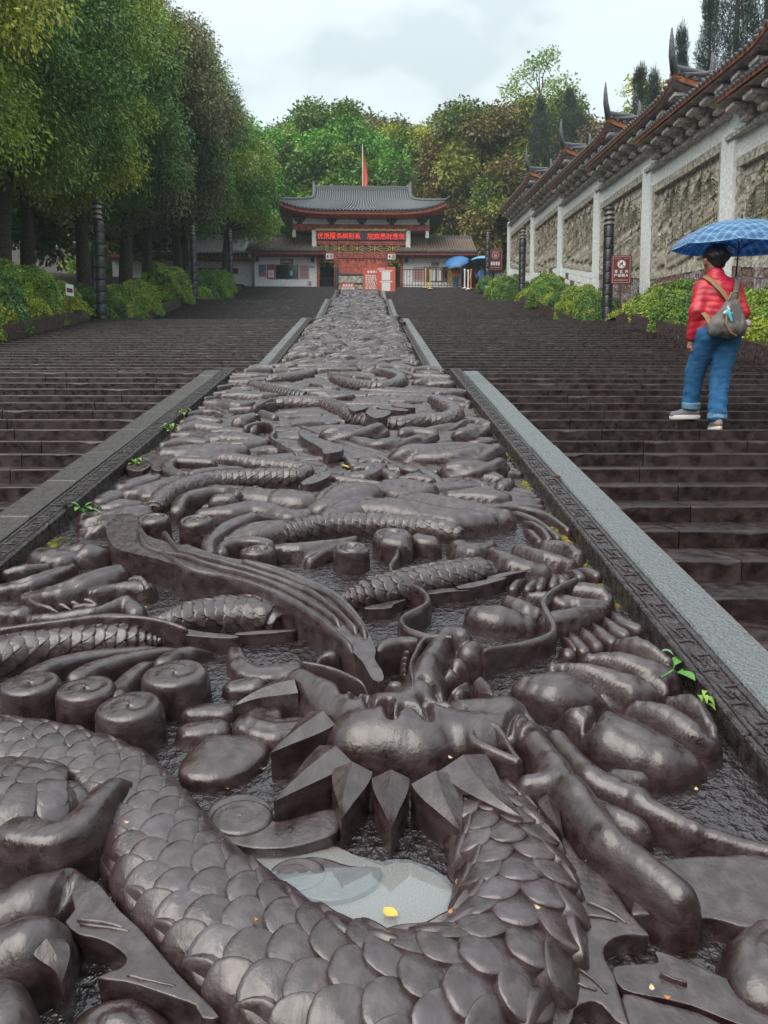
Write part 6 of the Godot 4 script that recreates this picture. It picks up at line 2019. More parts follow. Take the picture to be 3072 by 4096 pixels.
func build_wall() -> void:
	var ords := ["nearest", "second", "third", "fourth", "fifth", "sixth", "farthest"]
	var r := RandomNumberGenerator.new()
	r.seed = 31
	for k in 7:
		var d0: float = BAYS[k]
		var d1: float = BAYS[k + 1]
		var t := thing("relief_wall", "%s bay of the white stepped wall with carved buff panel and bracketed eaves" % ords[k], "wall", Vector3(WX, 0, -d0))
		# frame: local x runs up the hill, y out of the wall, -z up
		t.basis = Basis(Vector3(0, 0, -1), Vector3(-1, 0, 0), Vector3(0, -1, 0))
		var L := d1 - d0
		var g0 := ground_y(d0)
		var g1 := ground_y(d1)
		var top0 := wall_roof_y(mini(k + 1, 6), d0) + 0.05
		var top1 := wall_roof_y(mini(k + 1, 6), d1) + 0.05
		# panel limits
		var pa := 0.55
		var pb := L - 0.55
		var slope := (g1 - g0) / L
		var lo_a := g0 + 1.95 + slope * pa
		var lo_b := g0 + 1.95 + slope * pb
		var e0 := wall_roof_y(k, d0)
		var e1 := wall_roof_y(k, d1)
		var hi_a := lerpf(e0, e1, pa / L) - 1.25
		var hi_b := lerpf(e0, e1, pb / L) - 1.25
		# white body round the sunk panel
		var b := MB.new()
		var P := func(x: float, y: float, h: float) -> Vector3: return Vector3(x, h, -y)
		var quad4 := func(a: Vector2, c: Vector2, d: Vector2, e: Vector2) -> void:
			b.prism(PackedVector2Array([a, c, d, e]), Vector3(0, -0.6, 0), Vector3.RIGHT, Vector3(0, 0, -1), Vector3(0, 0.6, 0))
		quad4.call(Vector2(0, g0 - 1.0), Vector2(pa, g0 - 1.0), Vector2(pa, lerpf(top0, top1, pa / L)), Vector2(0, top0))
		quad4.call(Vector2(pb, g1 - 1.4), Vector2(L, g1 - 1.4), Vector2(L, top1), Vector2(pb, lerpf(top0, top1, pb / L)))
		quad4.call(Vector2(pa, hi_a), Vector2(pb, hi_b), Vector2(pb, lerpf(top0, top1, pb / L)), Vector2(pa, lerpf(top0, top1, pa / L)))
		put("wall", b.mesh(), M.wall_render, t)
		var pil := MB.new()
		pil.prism(PackedVector2Array([Vector2(L - 0.4, g1 - 1.0), Vector2(L + 0.36, g1 - 1.0), Vector2(L + 0.36, e1 - 0.3), Vector2(L - 0.4, e1 - 0.4)]), Vector3(0, 0.0, 0), Vector3.RIGHT, Vector3(0, 0, -1), Vector3(0, 0.12, 0))
		put("pilaster", pil.mesh(), M.wall_render, t)
		# string course under the brackets
		var sc := MB.new()
		sc.prism(PackedVector2Array([Vector2(0, e0 - 0.62), Vector2(L, e1 - 0.62), Vector2(L, e1 - 0.5), Vector2(0, e0 - 0.5)]), Vector3(0, 0, 0), Vector3.RIGHT, Vector3(0, 0, -1), Vector3(0, 0.2, 0))
		put("string_course", sc.mesh(), M.painted_concrete_pale, t)
		# frame of the panel
		for fr in [[pa - 0.12, lo_a - 0.12, pb + 0.12, lo_b - 0.12, pb + 0.12, lo_b + 0.06, pa - 0.12, lo_a + 0.06], [pa - 0.12, hi_a - 0.16, pb + 0.12, hi_b - 0.16, pb + 0.12, hi_b + 0.1, pa - 0.12, hi_a + 0.1], [pa - 0.12, lo_a + 0.06, pa + 0.06, lo_a + 0.09, pa + 0.06, hi_a - 0.16, pa - 0.12, hi_a - 0.16], [pb - 0.06, lo_b + 0.06, pb + 0.12, lo_b + 0.06, pb + 0.12, hi_b - 0.16, pb - 0.06, hi_b - 0.16]]:
			var fb := MB.new()
			fb.prism(PackedVector2Array([Vector2(fr[0], fr[1]), Vector2(fr[2], fr[3]), Vector2(fr[4], fr[5]), Vector2(fr[6], fr[7])]), Vector3(0, -0.2, 0), Vector3.RIGHT, Vector3(0, 0, -1), Vector3(0, 0.25, 0))
			put("panel_frame", fb.mesh(), M.panel_stone_b, t)
		# carved blocks, in courses, with open joints
		var nc := 5
		var nr := 6
		for i in nc:
			for j in nr:
				var x0 := lerpf(pa, pb, float(i) / nc) + (0.18 if j % 2 and i > 0 else 0.0)
				var x1 := lerpf(pa, pb, float(i + 1) / nc) + (0.18 if j % 2 and i < nc - 1 else 0.0)
				var yl := func(x: float, q: float) -> float:
					var f := (x - pa) / (pb - pa)
					return lerpf(lerpf(lo_a, lo_b, f), lerpf(hi_a, hi_b, f), q)
				var q0 := float(j) / nr
				var q1 := float(j + 1) / nr
				var bb := MB.new()
				var jt := 0.014
				bb.prism(PackedVector2Array([Vector2(x0 + jt, yl.call(x0, q0) + jt), Vector2(x1 - jt, yl.call(x1, q0) + jt), Vector2(x1 - jt, yl.call(x1, q1) - jt), Vector2(x0 + jt, yl.call(x0, q1) - jt)]), Vector3(0, -0.4, 0), Vector3.RIGHT, Vector3(0, 0, -1), Vector3(0, 0.28 + r.randf_range(0.0, 0.008), 0))
				put("panel_block", bb.mesh(), M.panel_stone if r.randf() < 0.6 else M.panel_stone_b, t)
		var jb := MB.new()
		jb.prism(PackedVector2Array([Vector2(pa, lo_a), Vector2(pb, lo_b), Vector2(pb, hi_b), Vector2(pa, hi_a)]), Vector3(0, -0.45, 0), Vector3.RIGHT, Vector3(0, 0, -1), Vector3(0, 0.31, 0))
		put("panel_backing", jb.mesh(), M.wall_render, t)
		# carved figures: robed people in rows, some aloft on scarves
		var nfig := 11
		for i in nfig:
			var rowk := i % 2
			var fx := lerpf(pa + 0.4, pb - 0.4, (i + 0.5) / nfig) + r.randf_range(-0.1, 0.1)
			var ff := (fx - pa) / (pb - pa)
			var base := lerpf(lo_a, lo_b, ff) + 0.15 + (0.9 if rowk == 1 else 0.0) + r.randf_range(0.0, 0.25)
			var tall := r.randf_range(1.5, 1.9)
			if base + tall > lerpf(hi_a, hi_b, ff) - 0.25:
				tall = lerpf(hi_a, hi_b, ff) - 0.25 - base
			if tall < 0.7:
				continue
			figure(t, r, fx, base, tall, -0.215)
		for i in 5:
			var fx2 := lerpf(pa + 0.7, pb - 0.7, (i + r.randf()) / 5.0)
			var f2 := (fx2 - pa) / (pb - pa)
			var yy := lerpf(hi_a, hi_b, f2) - r.randf_range(0.6, 1.3)
			var sb := MB.new()
			for q in 4:
				var oy := -0.1 * q
				ridge(sb, [[fx2 - 0.4, yy + oy + 0.1, 0.05, 0.06], [fx2 - 0.1, yy + oy + 0.22, 0.07, 0.1], [fx2 + 0.2, yy + oy, 0.06, 0.09], [fx2 + 0.5, yy + oy + 0.12, 0.03, 0.05]], {"lift": -0.2, "step": 0.1, "m": 6, "ends": "rp"})
			put("carved_scarf", sb.mesh(), M.panel_stone, t)
		# rough masonry footing
		var y := 0.0
		var crs := 0
		while y < 2.1:
			var ch := 0.3
			var x := -r.randf_range(0.0, 0.4)
			while x < L:
				var bl := r.randf_range(0.45, 0.85)
				var xa := maxf(x, 0.0)
				var xb := minf(x + bl, L)
				if xb - xa > 0.08 and k < 6:
					var ya := g0 - 0.25 + slope * xa + y
					var yb := g0 - 0.25 + slope * xb + y
					var mb2 := MB.new()
					var inset := 0.018
					if y + ch < 2.2:
						mb2.prism(PackedVector2Array([Vector2(xa + inset, ya + inset), Vector2(xb - inset, yb + inset), Vector2(xb - inset, yb + ch - inset), Vector2(xa + inset, ya + ch - inset)]), Vector3(0, -0.3, 0), Vector3.RIGHT, Vector3(0, 0, -1), Vector3(0, 0.31 + r.randf_range(0.0, 0.05), 0))
						var brown := r.randf() < (0.45 if d0 < 28.0 else 0.12)
						put("footing_stone", mb2.mesh(), M.block_brown if brown else (M.block_grey if d0 < 28.0 else M.wall_render), t)
				x += bl
			y += ch
			crs += 1
		var fb2 := MB.new()
		fb2.prism(PackedVector2Array([Vector2(0, g0 - 1.0), Vector2(L, g1 - 1.0), Vector2(L, lo_b - 0.05 + slope * 0.5), Vector2(0, lo_a - 0.05 - slope * 0.5)]), Vector3(0, -0.6, 0), Vector3.RIGHT, Vector3(0, 0, -1), Vector3(0, 0.59, 0))
		put("footing_core", fb2.mesh(), M.wall_render, t)
		# eaves roof of this bay, reaching on towards the viewer over the next one
		var rd1 := d1 - 1.0
		var rd0 := maxf(rd1 - 9.2, 4.0)
		wall_roof(t, k, rd0 - d0, rd1 - d0, wall_roof_y(k, rd0), wall_roof_y(k, rd1))
	# ground behind it is held up: bank
	var bk := MB.new()
	var rows := []
	for i in 13:
		var d := 4.0 + i * 5.5
		rows.append([Vector3(WX + 0.5, ground_y(d) + 6.2, -d), Vector3(WX + 6.0, ground_y(d) + 6.6, -d), Vector3(WX + 40.0, ground_y(d) + 9.0, -d)])
	bk.grid(rows)
	struct(put("bank", bk.mesh(), M.soil))

func figure(t: Node3D, r: RandomNumberGenerator, x: float, y: float, h: float, lift: float) -> void:
	var b := MB.new()
	var w := h * 0.15
	var lean := r.randf_range(-0.08, 0.08)
	ridge(b, [[x, y, w * 1.15, 0.11], [x + lean * 0.5, y + h * 0.4, w, 0.13], [x + lean, y + h * 0.74, w * 1.05, 0.12], [x + lean, y + h * 0.82, w * 0.45, 0.09]], {"lift": lift, "step": 0.12, "m": 8, "ends": "fr", "ey": 0.6})
	drum(b, x + lean, y + h * 0.91, h * 0.062, h * 0.08, 0.14 + lift, 0.4, 1.0, 0.0, 0.0)
	for s in [-1.0, 0.0, 1.0]:
		ridge(b, [[x + s * w * 0.7, y + 0.03, 0.02, 0.15], [x + s * w * 0.55 + lean * 0.5, y + h * 0.35, 0.022, 0.165], [x + s * w * 0.3 + lean, y + h * 0.62, 0.014, 0.16]], {"lift": lift, "step": 0.15, "m": 5, "ends": "rp"})
	for k in 4:
		var yy := y + h * (0.36 + 0.09 * k)
		ridge(b, [[x + lean - w * 0.8, yy + h * 0.05, 0.014, 0.14], [x + lean, yy - h * 0.03, 0.018, 0.165], [x + lean + w * 0.8, yy + h * 0.05, 0.014, 0.14]], {"lift": lift, "step": 0.1, "m": 5, "ends": "pp"})
	ridge(b, [[x + lean - w, y + h * 0.72, w * 0.3, 0.12], [x + lean - w * 1.15, y + h * 0.52, w * 0.28, 0.13], [x + lean - w * 0.2, y + h * 0.5, w * 0.22, 0.17]], {"lift": lift, "step": 0.1, "m": 6})
	ridge(b, [[x + lean + w, y + h * 0.72, w * 0.3, 0.12], [x + lean + w * 1.15, y + h * 0.52, w * 0.28, 0.13], [x + lean + w * 0.2, y + h * 0.5, w * 0.22, 0.17]], {"lift": lift, "step": 0.1, "m": 6})
	put("carved_figure", b.mesh(), M.panel_stone if r.randf() < 0.7 else M.panel_stone_b, t)

func wall_roof(t: Node3D, k: int, x0: float, x1: float, y0: float, y1: float) -> void:
	# local: x along, y out, -z up. The near end is x0 and turns up.
	var roof := Node3D.new()
	roof.name = "eaves_roof"
	t.add_child(roof)
	var out := 0.95
	var n := 16
	var pt := func(u: float, t2: float) -> Vector3:
		# u 0 near .. 1 far along the eave, t2 0 ridge .. 1 eave
		var x := lerpf(x0, x1, u)
		var near := clampf(1.0 - (x - x0) / 1.5, 0.0, 1.0)
		var up := lerpf(y0, y1, u)
		return Vector3(x - near * near * 0.15 * t2, lerpf(-0.45, out, t2), -(up + lerpf(0.62, 0.12, pow(t2, 0.8)) + near * near * 0.42 * t2))
	var deck := MB.new()
	var rows := []
	for j in 4:
		var row := []
		for i in n + 1:
			row.append(pt.call(pow(float(i) / n, 1.5), j / 3.0))
		rows.append(row)
	deck.grid(rows)
	var soff := []
	for i in n + 1:
		var u := pow(float(i) / n, 1.5)
		var e: Vector3 = pt.call(u, 1.0)
		soff.append([e + Vector3(0, -0.02, 0.14), e + Vector3(0, -0.5, 0.16), Vector3(e.x, 0.0, e.z + 0.12)])
	deck.grid(soff)
	put("roof_deck", deck.mesh(), M.painted_concrete, roof)
	var fas := MB.new()
	var fr := []
	for i in n + 1:
		var e: Vector3 = pt.call(pow(float(i) / n, 1.5), 1.0)
		fr.append([e + Vector3(0, 0.005, 0.0), e + Vector3(0, -0.01, 0.075)])
	fas.grid(fr)
	# upturned near end with its own short eave
	var near := []
	for j in 9:
		var s := j / 8.0
		var a: Vector3 = pt.call(0.0, 1.0)
		near.append(Vector3(a.x - 0.25 * sin(PI * s) * 0.6 + 0.05, lerpf(out, -1.5, s), a.z + 0.42 * sin(PI * minf(s * 1.1, 1.0)) - 0.12 * s))
	var nr := []
	for q in near:
		nr.append([q + Vector3(0, 0, -0.02), q + Vector3(0.03, 0, 0.12)])
	fas.grid(nr)
	put("fascia", fas.mesh(), M.orange_fascia, roof)
	var tiles := MB.new()
	var len_ := x1 - x0
	var cnt := int(len_ / 0.22)
	for i in cnt:
		var u := (i + 0.5) / cnt
		tiles.tube([pt.call(u, 0.0) + Vector3(0, 0, -0.05), pt.call(u, 0.5) + Vector3(0, 0, -0.05), pt.call(u, 1.0) + Vector3(0, 0.05, -0.04)], [0.062], 6)
	for i in 10:
		var q: Vector3 = near[0].lerp(near[8], (i + 0.5) / 10.0)
		var idx := (i + 0.5) / 10.0 * 8.0
		var qa: Vector3 = near[int(idx)].lerp(near[mini(int(idx) + 1, 8)], idx - int(idx))
		tiles.tube([qa + Vector3(-0.06, 0, -0.06), Vector3(x0 + 0.75, qa.y * 0.6 - 0.1, -(lerpf(y0, y1, 0.07) + 0.72))], [0.06], 6)
	stuff(put("roof_tiles", tiles.mesh(), M.roof_rib, roof))
	var np := MB.new()
	var cr := []
	for q in near:
		cr.append([q + Vector3(-0.02, 0, -0.03), Vector3(x0 + 0.8, q.y * 0.5, -(lerpf(y0, y1, 0.07) + 0.66))])
	np.grid(cr)
	var un := []
	for q in near:
		un.append([q + Vector3(0.03, 0, 0.2), Vector3(x0 + 0.9, q.y * 0.3, -(y0 - 0.1))])
	np.grid(un)
	put("roof_end", np.mesh(), M.painted_concrete, roof)
	# horn
	var c: Vector3 = pt.call(0.0, 1.0)
	var hb := MB.new()
	hb.tube([c + Vector3(1.0, -1.3, -0.42), c + Vector3(0.35, -0.5, -0.2), c + Vector3(0.0, 0.0, -0.1), c + Vector3(-0.12, 0.12, -0.45), c + Vector3(-0.14, 0.15, -0.85), c + Vector3(-0.08, 0.13, -1.2)], [0.1, 0.11, 0.13, 0.1, 0.065, 0.02], 8)
	put("roof_horn", hb.mesh(), M.roof_tile_dark, roof)
	var rb := MB.new()
	rb.tube([pt.call(0.04, 0.0) + Vector3(0, 0, -0.1), pt.call(1.0, 0.0) + Vector3(0, 0, -0.1)], [0.13], 8)
	rb.tube([pt.call(0.04, 0.0) + Vector3(0.1, 0, -0.1), pt.call(0.04, 0.0) + Vector3(0.0, 0, -0.45), pt.call(0.04, 0.0) + Vector3(0.12, 0, -0.75)], [0.1, 0.08, 0.03], 6)
	put("roof_ridge", rb.mesh(), M.roof_tile_dark, roof)
	# brackets: pairs of concrete arms under the eave
	var nb := int(len_ / 0.85)
	var arm := MB.new()
	arm.prism(PackedVector2Array([Vector2(0.0, -0.30), Vector2(0.28, -0.26), Vector2(0.55, -0.12), Vector2(0.62, 0.0), Vector2(0.0, 0.0)]), Vector3(-0.1, 0, 0), Vector3(0, 1, 0), Vector3(0, 0, -1), Vector3(0.2, 0, 0))
	arm.box(Vector3(0, 0.58, 0.0), Vector3(0.44, 0.42, 0.12), Basis(), 0.02)
	arm.box(Vector3(0, 0.3, 0.26), Vector3(0.36, 0.26, 0.12), Basis(), 0.02)
	arm.box(Vector3(0, 0.12, 0.38), Vector3(0.16, 0.24, 0.2), Basis(), 0.02)
	var cross := MB.new()
	cross.box(Vector3(0, 0.32, 0.16), Vector3(0.6, 0.1, 0.12), Basis(), 0.02)
	cross.box(Vector3(-0.24, 0.32, 0.06), Vector3(0.12, 0.14, 0.1), Basis(), 0.02)
	cross.box(Vector3(0.24, 0.32, 0.06), Vector3(0.12, 0.14, 0.1), Basis(), 0.02)
	var am := arm.mesh()
	var cm := cross.mesh()
	for i in nb:
		var u := (i + 0.5) / nb
		var e: Vector3 = pt.call(u, 1.0)
		var o := put("bracket", am, M.painted_concrete_pale, roof)
		o.position = Vector3(e.x, 0.0, e.z + 0.3)
		var o2 := put("bracket_arm", cm, M.painted_concrete, roof)
		o2.position = Vector3(e.x, 0.0, e.z + 0.32)

# ---------------------------------------------------------------- plants
func leaf_clump(seed_: int, n: int, rad: float, l: float, w: float, droop: float, flat := false) -> ArrayMesh:
	var b := MB.new()
	var r := RandomNumberGenerator.new()
	r.seed = seed_
	for i in n:
		var dir := Vector3(r.randfn(), r.randfn() * 0.8, r.randfn()).normalized()
		var c := dir * rad * pow(r.randf(), 0.5)
		if flat:
			c = Vector3(c.x, c.y * 0.35, c.z)
			dir = Vector3(dir.x, 0.25, dir.z).normalized()
		var ax := (dir + Vector3(r.randf_range(-0.7, 0.7), r.randf_range(-0.7, 0.7) - droop, r.randf_range(-0.7, 0.7))).normalized()
		var sd := ax.cross(Vector3(r.randfn(), r.randfn(), r.randfn()) if not flat else Vector3(r.randfn() * 0.35, 1.0, r.randfn() * 0.35)).normalized()
		var nm := sd.cross(ax)
		var ll := l * r.randf_range(0.7, 1.25)
		var ww := w * r.randf_range(0.8, 1.2) * 0.5
		var s := r.randf_range(0.75, 1.25)
		b.c = Color(s, s, s * r.randf_range(0.8, 1.0))
		var m := c + ax * ll * 0.5 + nm * ll * 0.06
		var i0 := b.p(c)
		b.p(m + sd * ww)
		b.p(c + ax * ll)
		b.p(m - sd * ww)
		b.tri(i0, i0 + 1, i0 + 2)
		b.tri(i0, i0 + 2, i0 + 3)
	b.tinted = true
	return b.mesh()

var clumps := {}

func crown_leaves(parent: Node3D, called: String, lobes: Array, per: int, kind: String, cols: Array, r: RandomNumberGenerator, size := 1.0, shell := 0.55) -> void:
	var ts := []
	var cs := []
	for lb in lobes:
		var c: Vector3 = lb[0]
		var rad: float = lb[1]
		var col: Color = cols[r.randi_range(0, cols.size() - 1)]
		for i in int(per * rad * rad):
			var d := Vector3(r.randfn(), r.randfn(), r.randfn()).normalized()
			if d.y < -0.3 and r.randf() < 0.5:
				d.y = -d.y
			var q := c + d * rad * (1.0 - shell * pow(r.randf(), 1.6)) * Vector3(1, 0.8, 1)
			var s := size * r.randf_range(0.75, 1.3)
			ts.append(Transform3D(Basis.from_euler(Vector3(r.randf_range(-0.5, 0.5), r.randf() * TAU, r.randf_range(-0.5, 0.5))).scaled(Vector3.ONE * s), q))
			var v := r.randf_range(0.7, 1.3)
			cs.append(Color(col.r * v * r.randf_range(0.85, 1.15), col.g * v, col.b * v))
	stuff(multi(called, clumps[kind], M.leaf, ts, cs, parent))

func limb(b: MB, a: Vector3, e: Vector3, r0: float, r1: float, r: RandomNumberGenerator, sag := 0.15) -> void:
	var pts := []
	var rs := []
	for i in 6:
		var t := i / 5.0
		pts.append(a.lerp(e, t) + Vector3(r.randf_range(-1, 1), 0, r.randf_range(-1, 1)) * 0.06 * (e - a).length() * sin(PI * t) + Vector3(0, sag * sin(PI * t) * (e - a).length() * 0.4, 0))
		rs.append(lerpf(r0, r1, t))
	b.tube(pts, rs, 7)

# broadleaf tree: a forked trunk, limbs to each bough, boughs of drooping leaf clumps
func tree(called: String, label: String, group: String, at: Vector3, h: float, rad: float, trunk_r: float, low: float, cols: Array, seed_: int, per: int, kind := "broad", size := 1.0, lobes_n := 26) -> Node3D:
	var r := RandomNumberGenerator.new()
	r.seed = seed_
	var t := thing(called, label, "tree", at, 0.0, group)
	var lobes := []
	for i in lobes_n:
		var f := (i + 0.5) / lobes_n
		var y := low + (h - low) * (0.08 + 0.87 * f)
		var prof := sqrt(maxf(0.0, 1.0 - pow((f - 0.38) / 0.66, 2.0)))
		var an := i * 2.39996 + r.randf_range(-0.4, 0.4)
		var rr := rad * prof * sqrt(r.randf_range(0.25, 1.0))
		lobes.append([Vector3(cos(an) * rr, y, sin(an) * rr), rad * r.randf_range(0.2, 0.33)])
	var b := MB.new()
	var fork := low + (h - low) * 0.12
	var lean := Vector3(r.randf_range(-0.4, 0.4), 0, r.randf_range(-0.4, 0.4))
	b.tube([Vector3(0, -0.6, 0), Vector3(0, 0.1, 0), lean * 0.3 + Vector3(0, fork * 0.5, 0), lean + Vector3(0, fork, 0)], [trunk_r * 1.5, trunk_r * 1.12, trunk_r * 0.95, trunk_r * 0.8], 10)
	b.tube([lean + Vector3(0, fork, 0), lean * 1.2 + Vector3(r.randf_range(-0.5, 0.5), lerpf(fork, h, 0.5), r.randf_range(-0.5, 0.5)), Vector3(0, h * 0.93, 0)], [trunk_r * 0.8, trunk_r * 0.4, 0.03], 7)
	for lb in lobes:
		var c: Vector3 = lb[0]
		var yb := clampf(c.y - rad * 0.7, fork * 0.85, h * 0.8)
		limb(b, Vector3(lean.x * 0.9, yb, lean.z * 0.9), c, trunk_r * 0.3, 0.025, r)
	put("trunk", b.mesh(), M.bark, t)
	crown_leaves(t, "crown", lobes, per, kind, cols, r, size)
	return t

func cypress(label: String, at: Vector3, h: float, rad: float, seed_: int) -> void:
	var r := RandomNumberGenerator.new()
	r.seed = seed_
	var t := thing("cypress_tree", label, "tree", at, 0.0, "dark cypresses behind the stepped wall")
	var b := MB.new()
	b.tube([Vector3(0, -0.5, 0), Vector3(0, h * 0.95, 0)], [rad * 0.16, 0.03], 7)
	put("trunk", b.mesh(), M.bark, t)
	var ts := []
	var cs := []
	var n := int(h * 42)
	for i in n:
		var f := pow(r.randf(), 1.15)
		var y := 0.4 + (h - 0.4) * f
		var rr := rad * pow(1.0 - f, 0.55) * (0.75 + 0.25 * sin(f * 23.0 + seed_)) * r.randf_range(0.55, 1.05)
		var an := r.randf() * TAU
		ts.append(Transform3D(Basis.from_euler(Vector3(0, r.randf() * TAU, r.randf_range(-0.3, 0.3))).scaled(Vector3(0.8, 1.4, 0.8) * r.randf_range(0.7, 1.1)), Vector3(cos(an) * rr, y, sin(an) * rr)))
		var v := r.randf_range(0.6, 1.3)
		cs.append(Color(0.022 * v, 0.045 * v, 0.03 * v))
	stuff(multi("crown", clumps.needle, M.needle, ts, cs, t))

func shrub(called: String, label: String, group: String, at: Vector3, rx: float, ry: float, rz: float, cols: Array, seed_: int, dense := 150.0, kind := "small") -> void:
	var r := RandomNumberGenerator.new()
	r.seed = seed_
	var t := thing(called, label, "shrub", at, 0.0, group)
	var core := MB.new()
	var rows := []
	for j in 7:
		var ph := PI * 0.5 * j / 6.0
		var row := []
		for i in 14:
			var an := -TAU * i / 14.0
			row.append(Vector3(cos(an) * cos(ph) * rx, sin(ph) * ry, sin(an) * cos(ph) * rz) * 0.9)
		rows.append(row)
	core.grid(rows, true)
	put("twigs", core.mesh(), M.twigs, t)  # solid core for the twigs, painted dark so leaf gaps look shaded
	var ts := []
	var cs := []
	var area := (rx * rz + ry * (rx + rz)) * 3.0
	for i in int(dense * area):
		var d := Vector3(r.randfn(), absf(r.randfn()) - 0.25, r.randfn()).normalized()
		var lump := 1.0 + 0.09 * sin(d.x * 7.0 + seed_) * sin(d.z * 6.0) + 0.05 * sin(d.y * 11.0 + d.x * 9.0)
		var q := Vector3(d.x * rx, maxf(d.y, -0.1) * ry, d.z * rz) * lump * r.randf_range(0.9, 1.02)
		ts.append(Transform3D(Basis(Quaternion(Vector3.UP, (d + Vector3(r.randfn(), r.randfn(), r.randfn()) * 0.22).normalized())) * Basis(Vector3.UP, r.randf() * TAU).scaled(Vector3.ONE * r.randf_range(0.75, 1.3)), q))
		var col: Color = cols[r.randi_range(0, cols.size() - 1)]
		var v := r.randf_range(0.7, 1.3)
		cs.append(Color(col.r * v, col.g * v, col.b * v))
	stuff(multi("leaves", clumps[kind], M.leaf, ts, cs, t))

func build_planting() -> void:
	mat("twigs", lin(0.02, 0.026, 0.012), 0.95)  # shade between the leaves, put into the core colour
	clumps["broad"] = leaf_clump(1, 40, 0.4, 0.115, 0.05, 0.7)
	clumps["far"] = leaf_clump(2, 26, 0.55, 0.3, 0.15, 0.35)
	clumps["needle"] = leaf_clump(3, 36, 0.34, 0.26, 0.03, -0.6)
	clumps["small"] = leaf_clump(4, 16, 0.085, 0.055, 0.036, 0.0, true)
	clumps["hedge"] = leaf_clump(5, 16, 0.09, 0.06, 0.038, -0.2, true)
	var green := Color(0.12, 0.235, 0.04)
	var mid := Color(0.25, 0.36, 0.045)
	var yellow := Color(0.44, 0.45, 0.045)
	var olive := Color(0.2, 0.19, 0.09)
	var deep := Color(0.055, 0.115, 0.03)
	var rust := Color(0.16, 0.07, 0.035)
	var bright := Color(0.16, 0.38, 0.05)
	# planter kerbs with soil behind, along each flight
	var spans := [[0.0, 10.4, "lowest"], [13.6, 25.1, "second"], [29.0, 40.7, "third"], [44.6, 56.0, "topmost"]]
	for sp in spans:
		for s in [-1.0, 1.0]:
			var t := thing("planter_kerb", "low brown stone kerb holding the planter beside the %s flight on the %s" % [sp[2], "left" if s < 0 else "right"], "kerb", Vector3.ZERO)
			var d: float = sp[0]
			while d < sp[1] - 0.1:
				var e := minf(d + 0.9, sp[1])
				var b := MB.new()
				var fl := 0.18 if e > sp[1] - 0.95 else 0.0
				b.prism(PackedVector2Array([Vector2(d + 0.006, ground_y(d) - 0.4), Vector2(e - 0.006, ground_y(e) - 0.4), Vector2(e - 0.006, ground_y(e) + 0.34 - fl), Vector2(d + 0.006, ground_y(d) + 0.34)]), Vector3(s * 8.42, 0, 0), Vector3(0, 0, -1), Vector3.UP, Vector3(s * 0.26, 0, 0))
				put("kerb_stone", b.mesh(), M.kerb_stone, t)
				d = e
	for s in [-1.0, 1.0]:
		var b := MB.new()
		var rows := []
		for i in 34:
			var d := -2.0 + i * 2.0
			var g := ground_y(d) + 0.2
			rows.append([Vector3(s * 8.6, g, -d), Vector3(s * 10.4, g + 0.1, -d), Vector3(s * (10.6 if s > 0 else 14.0), g + (0.1 if s > 0 else 0.25), -d), Vector3(s * (10.7 if s > 0 else 60.0), g + (0.1 if s > 0 else 3.0), -d)])
		if s < 0:
			for q in rows:
				q.reverse()
		b.grid(rows)
		struct(put("planting_soil", b.mesh(), M.soil))
	var place := func(d: float, x: float) -> Vector3: return Vector3(x, ground_y(d) + 0.15, -d)
	# clipped domes: [distance, x, rx, ry, rz]
	var right := [[16.6, 9.55, 0.95, 1.0, 0.95], [18.4, 9.5, 1.05, 1.15, 1.05], [20.2, 9.5, 1.0, 1.3, 1.0], [22.0, 9.45, 1.05, 1.2, 1.05], [23.8, 9.3, 0.85, 0.95, 0.85], [29.6, 9.3, 0.85, 1.0, 0.9], [31.0, 9.5, 0.95, 1.15, 1.0], [32.8, 9.4, 1.0, 1.2, 1.05], [35.0, 9.5, 1.0, 0.9, 1.05], [37.4, 9.2, 1.1, 1.15, 1.2], [39.6, 9.6, 1.0, 1.3, 1.0], [45.6, 9.2, 1.1, 1.3, 1.2], [48.4, 9.2, 1.2, 1.4, 1.3], [51.5, 9.2, 0.9, 1.0, 1.0], [54.2, 8.9, 0.8, 0.9, 0.9]]
	var left := [[14.8, -9.7, 1.0, 1.1, 1.0], [17.0, -9.5, 1.1, 1.2, 1.1], [19.0, -9.4, 1.0, 1.15, 1.0], [20.8, -9.7, 1.2, 1.4, 1.2], [23.2, -9.8, 1.3, 1.55, 1.3], [25.9, -10.0, 1.15, 1.1, 1.1], [29.0, -9.6, 1.15, 1.35, 1.2], [31.2, -9.4, 1.05, 1.25, 1.1], [33.4, -9.3, 1.05, 1.25, 1.1], [35.2, -10.0, 1.0, 1.0, 1.0], [38.6, -9.4, 1.35, 1.6, 1.4], [43.6, -8.9, 0.9, 1.0, 0.9], [46.8, -9.5, 1.4, 1.75, 1.4], [49.6, -9.2, 1.2, 1.5, 1.2], [53.0, -9.3, 1.0, 1.3, 1.0]]
	var ord := ["first", "second", "third", "fourth", "fifth", "sixth", "seventh", "eighth", "ninth", "tenth", "eleventh", "twelfth", "thirteenth", "fourteenth", "fifteenth", "sixteenth", "seventeenth", "eighteenth", "nineteenth", "twentieth", "twenty-first"]
	var n := 0
	for q in right:
		shrub("clipped_shrub", "green dome shrub, %s from the near end of the right planter by the wall" % ord[n], "clipped dome shrubs in the planters", place.call(q[0], q[1]), q[2], q[3], q[4], [[green, green, mid], [mid, mid, Color(0.26, 0.34, 0.045)], [green, Color(0.075, 0.16, 0.03)]][n % 3], 200 + n)
		n += 1
	n = 0
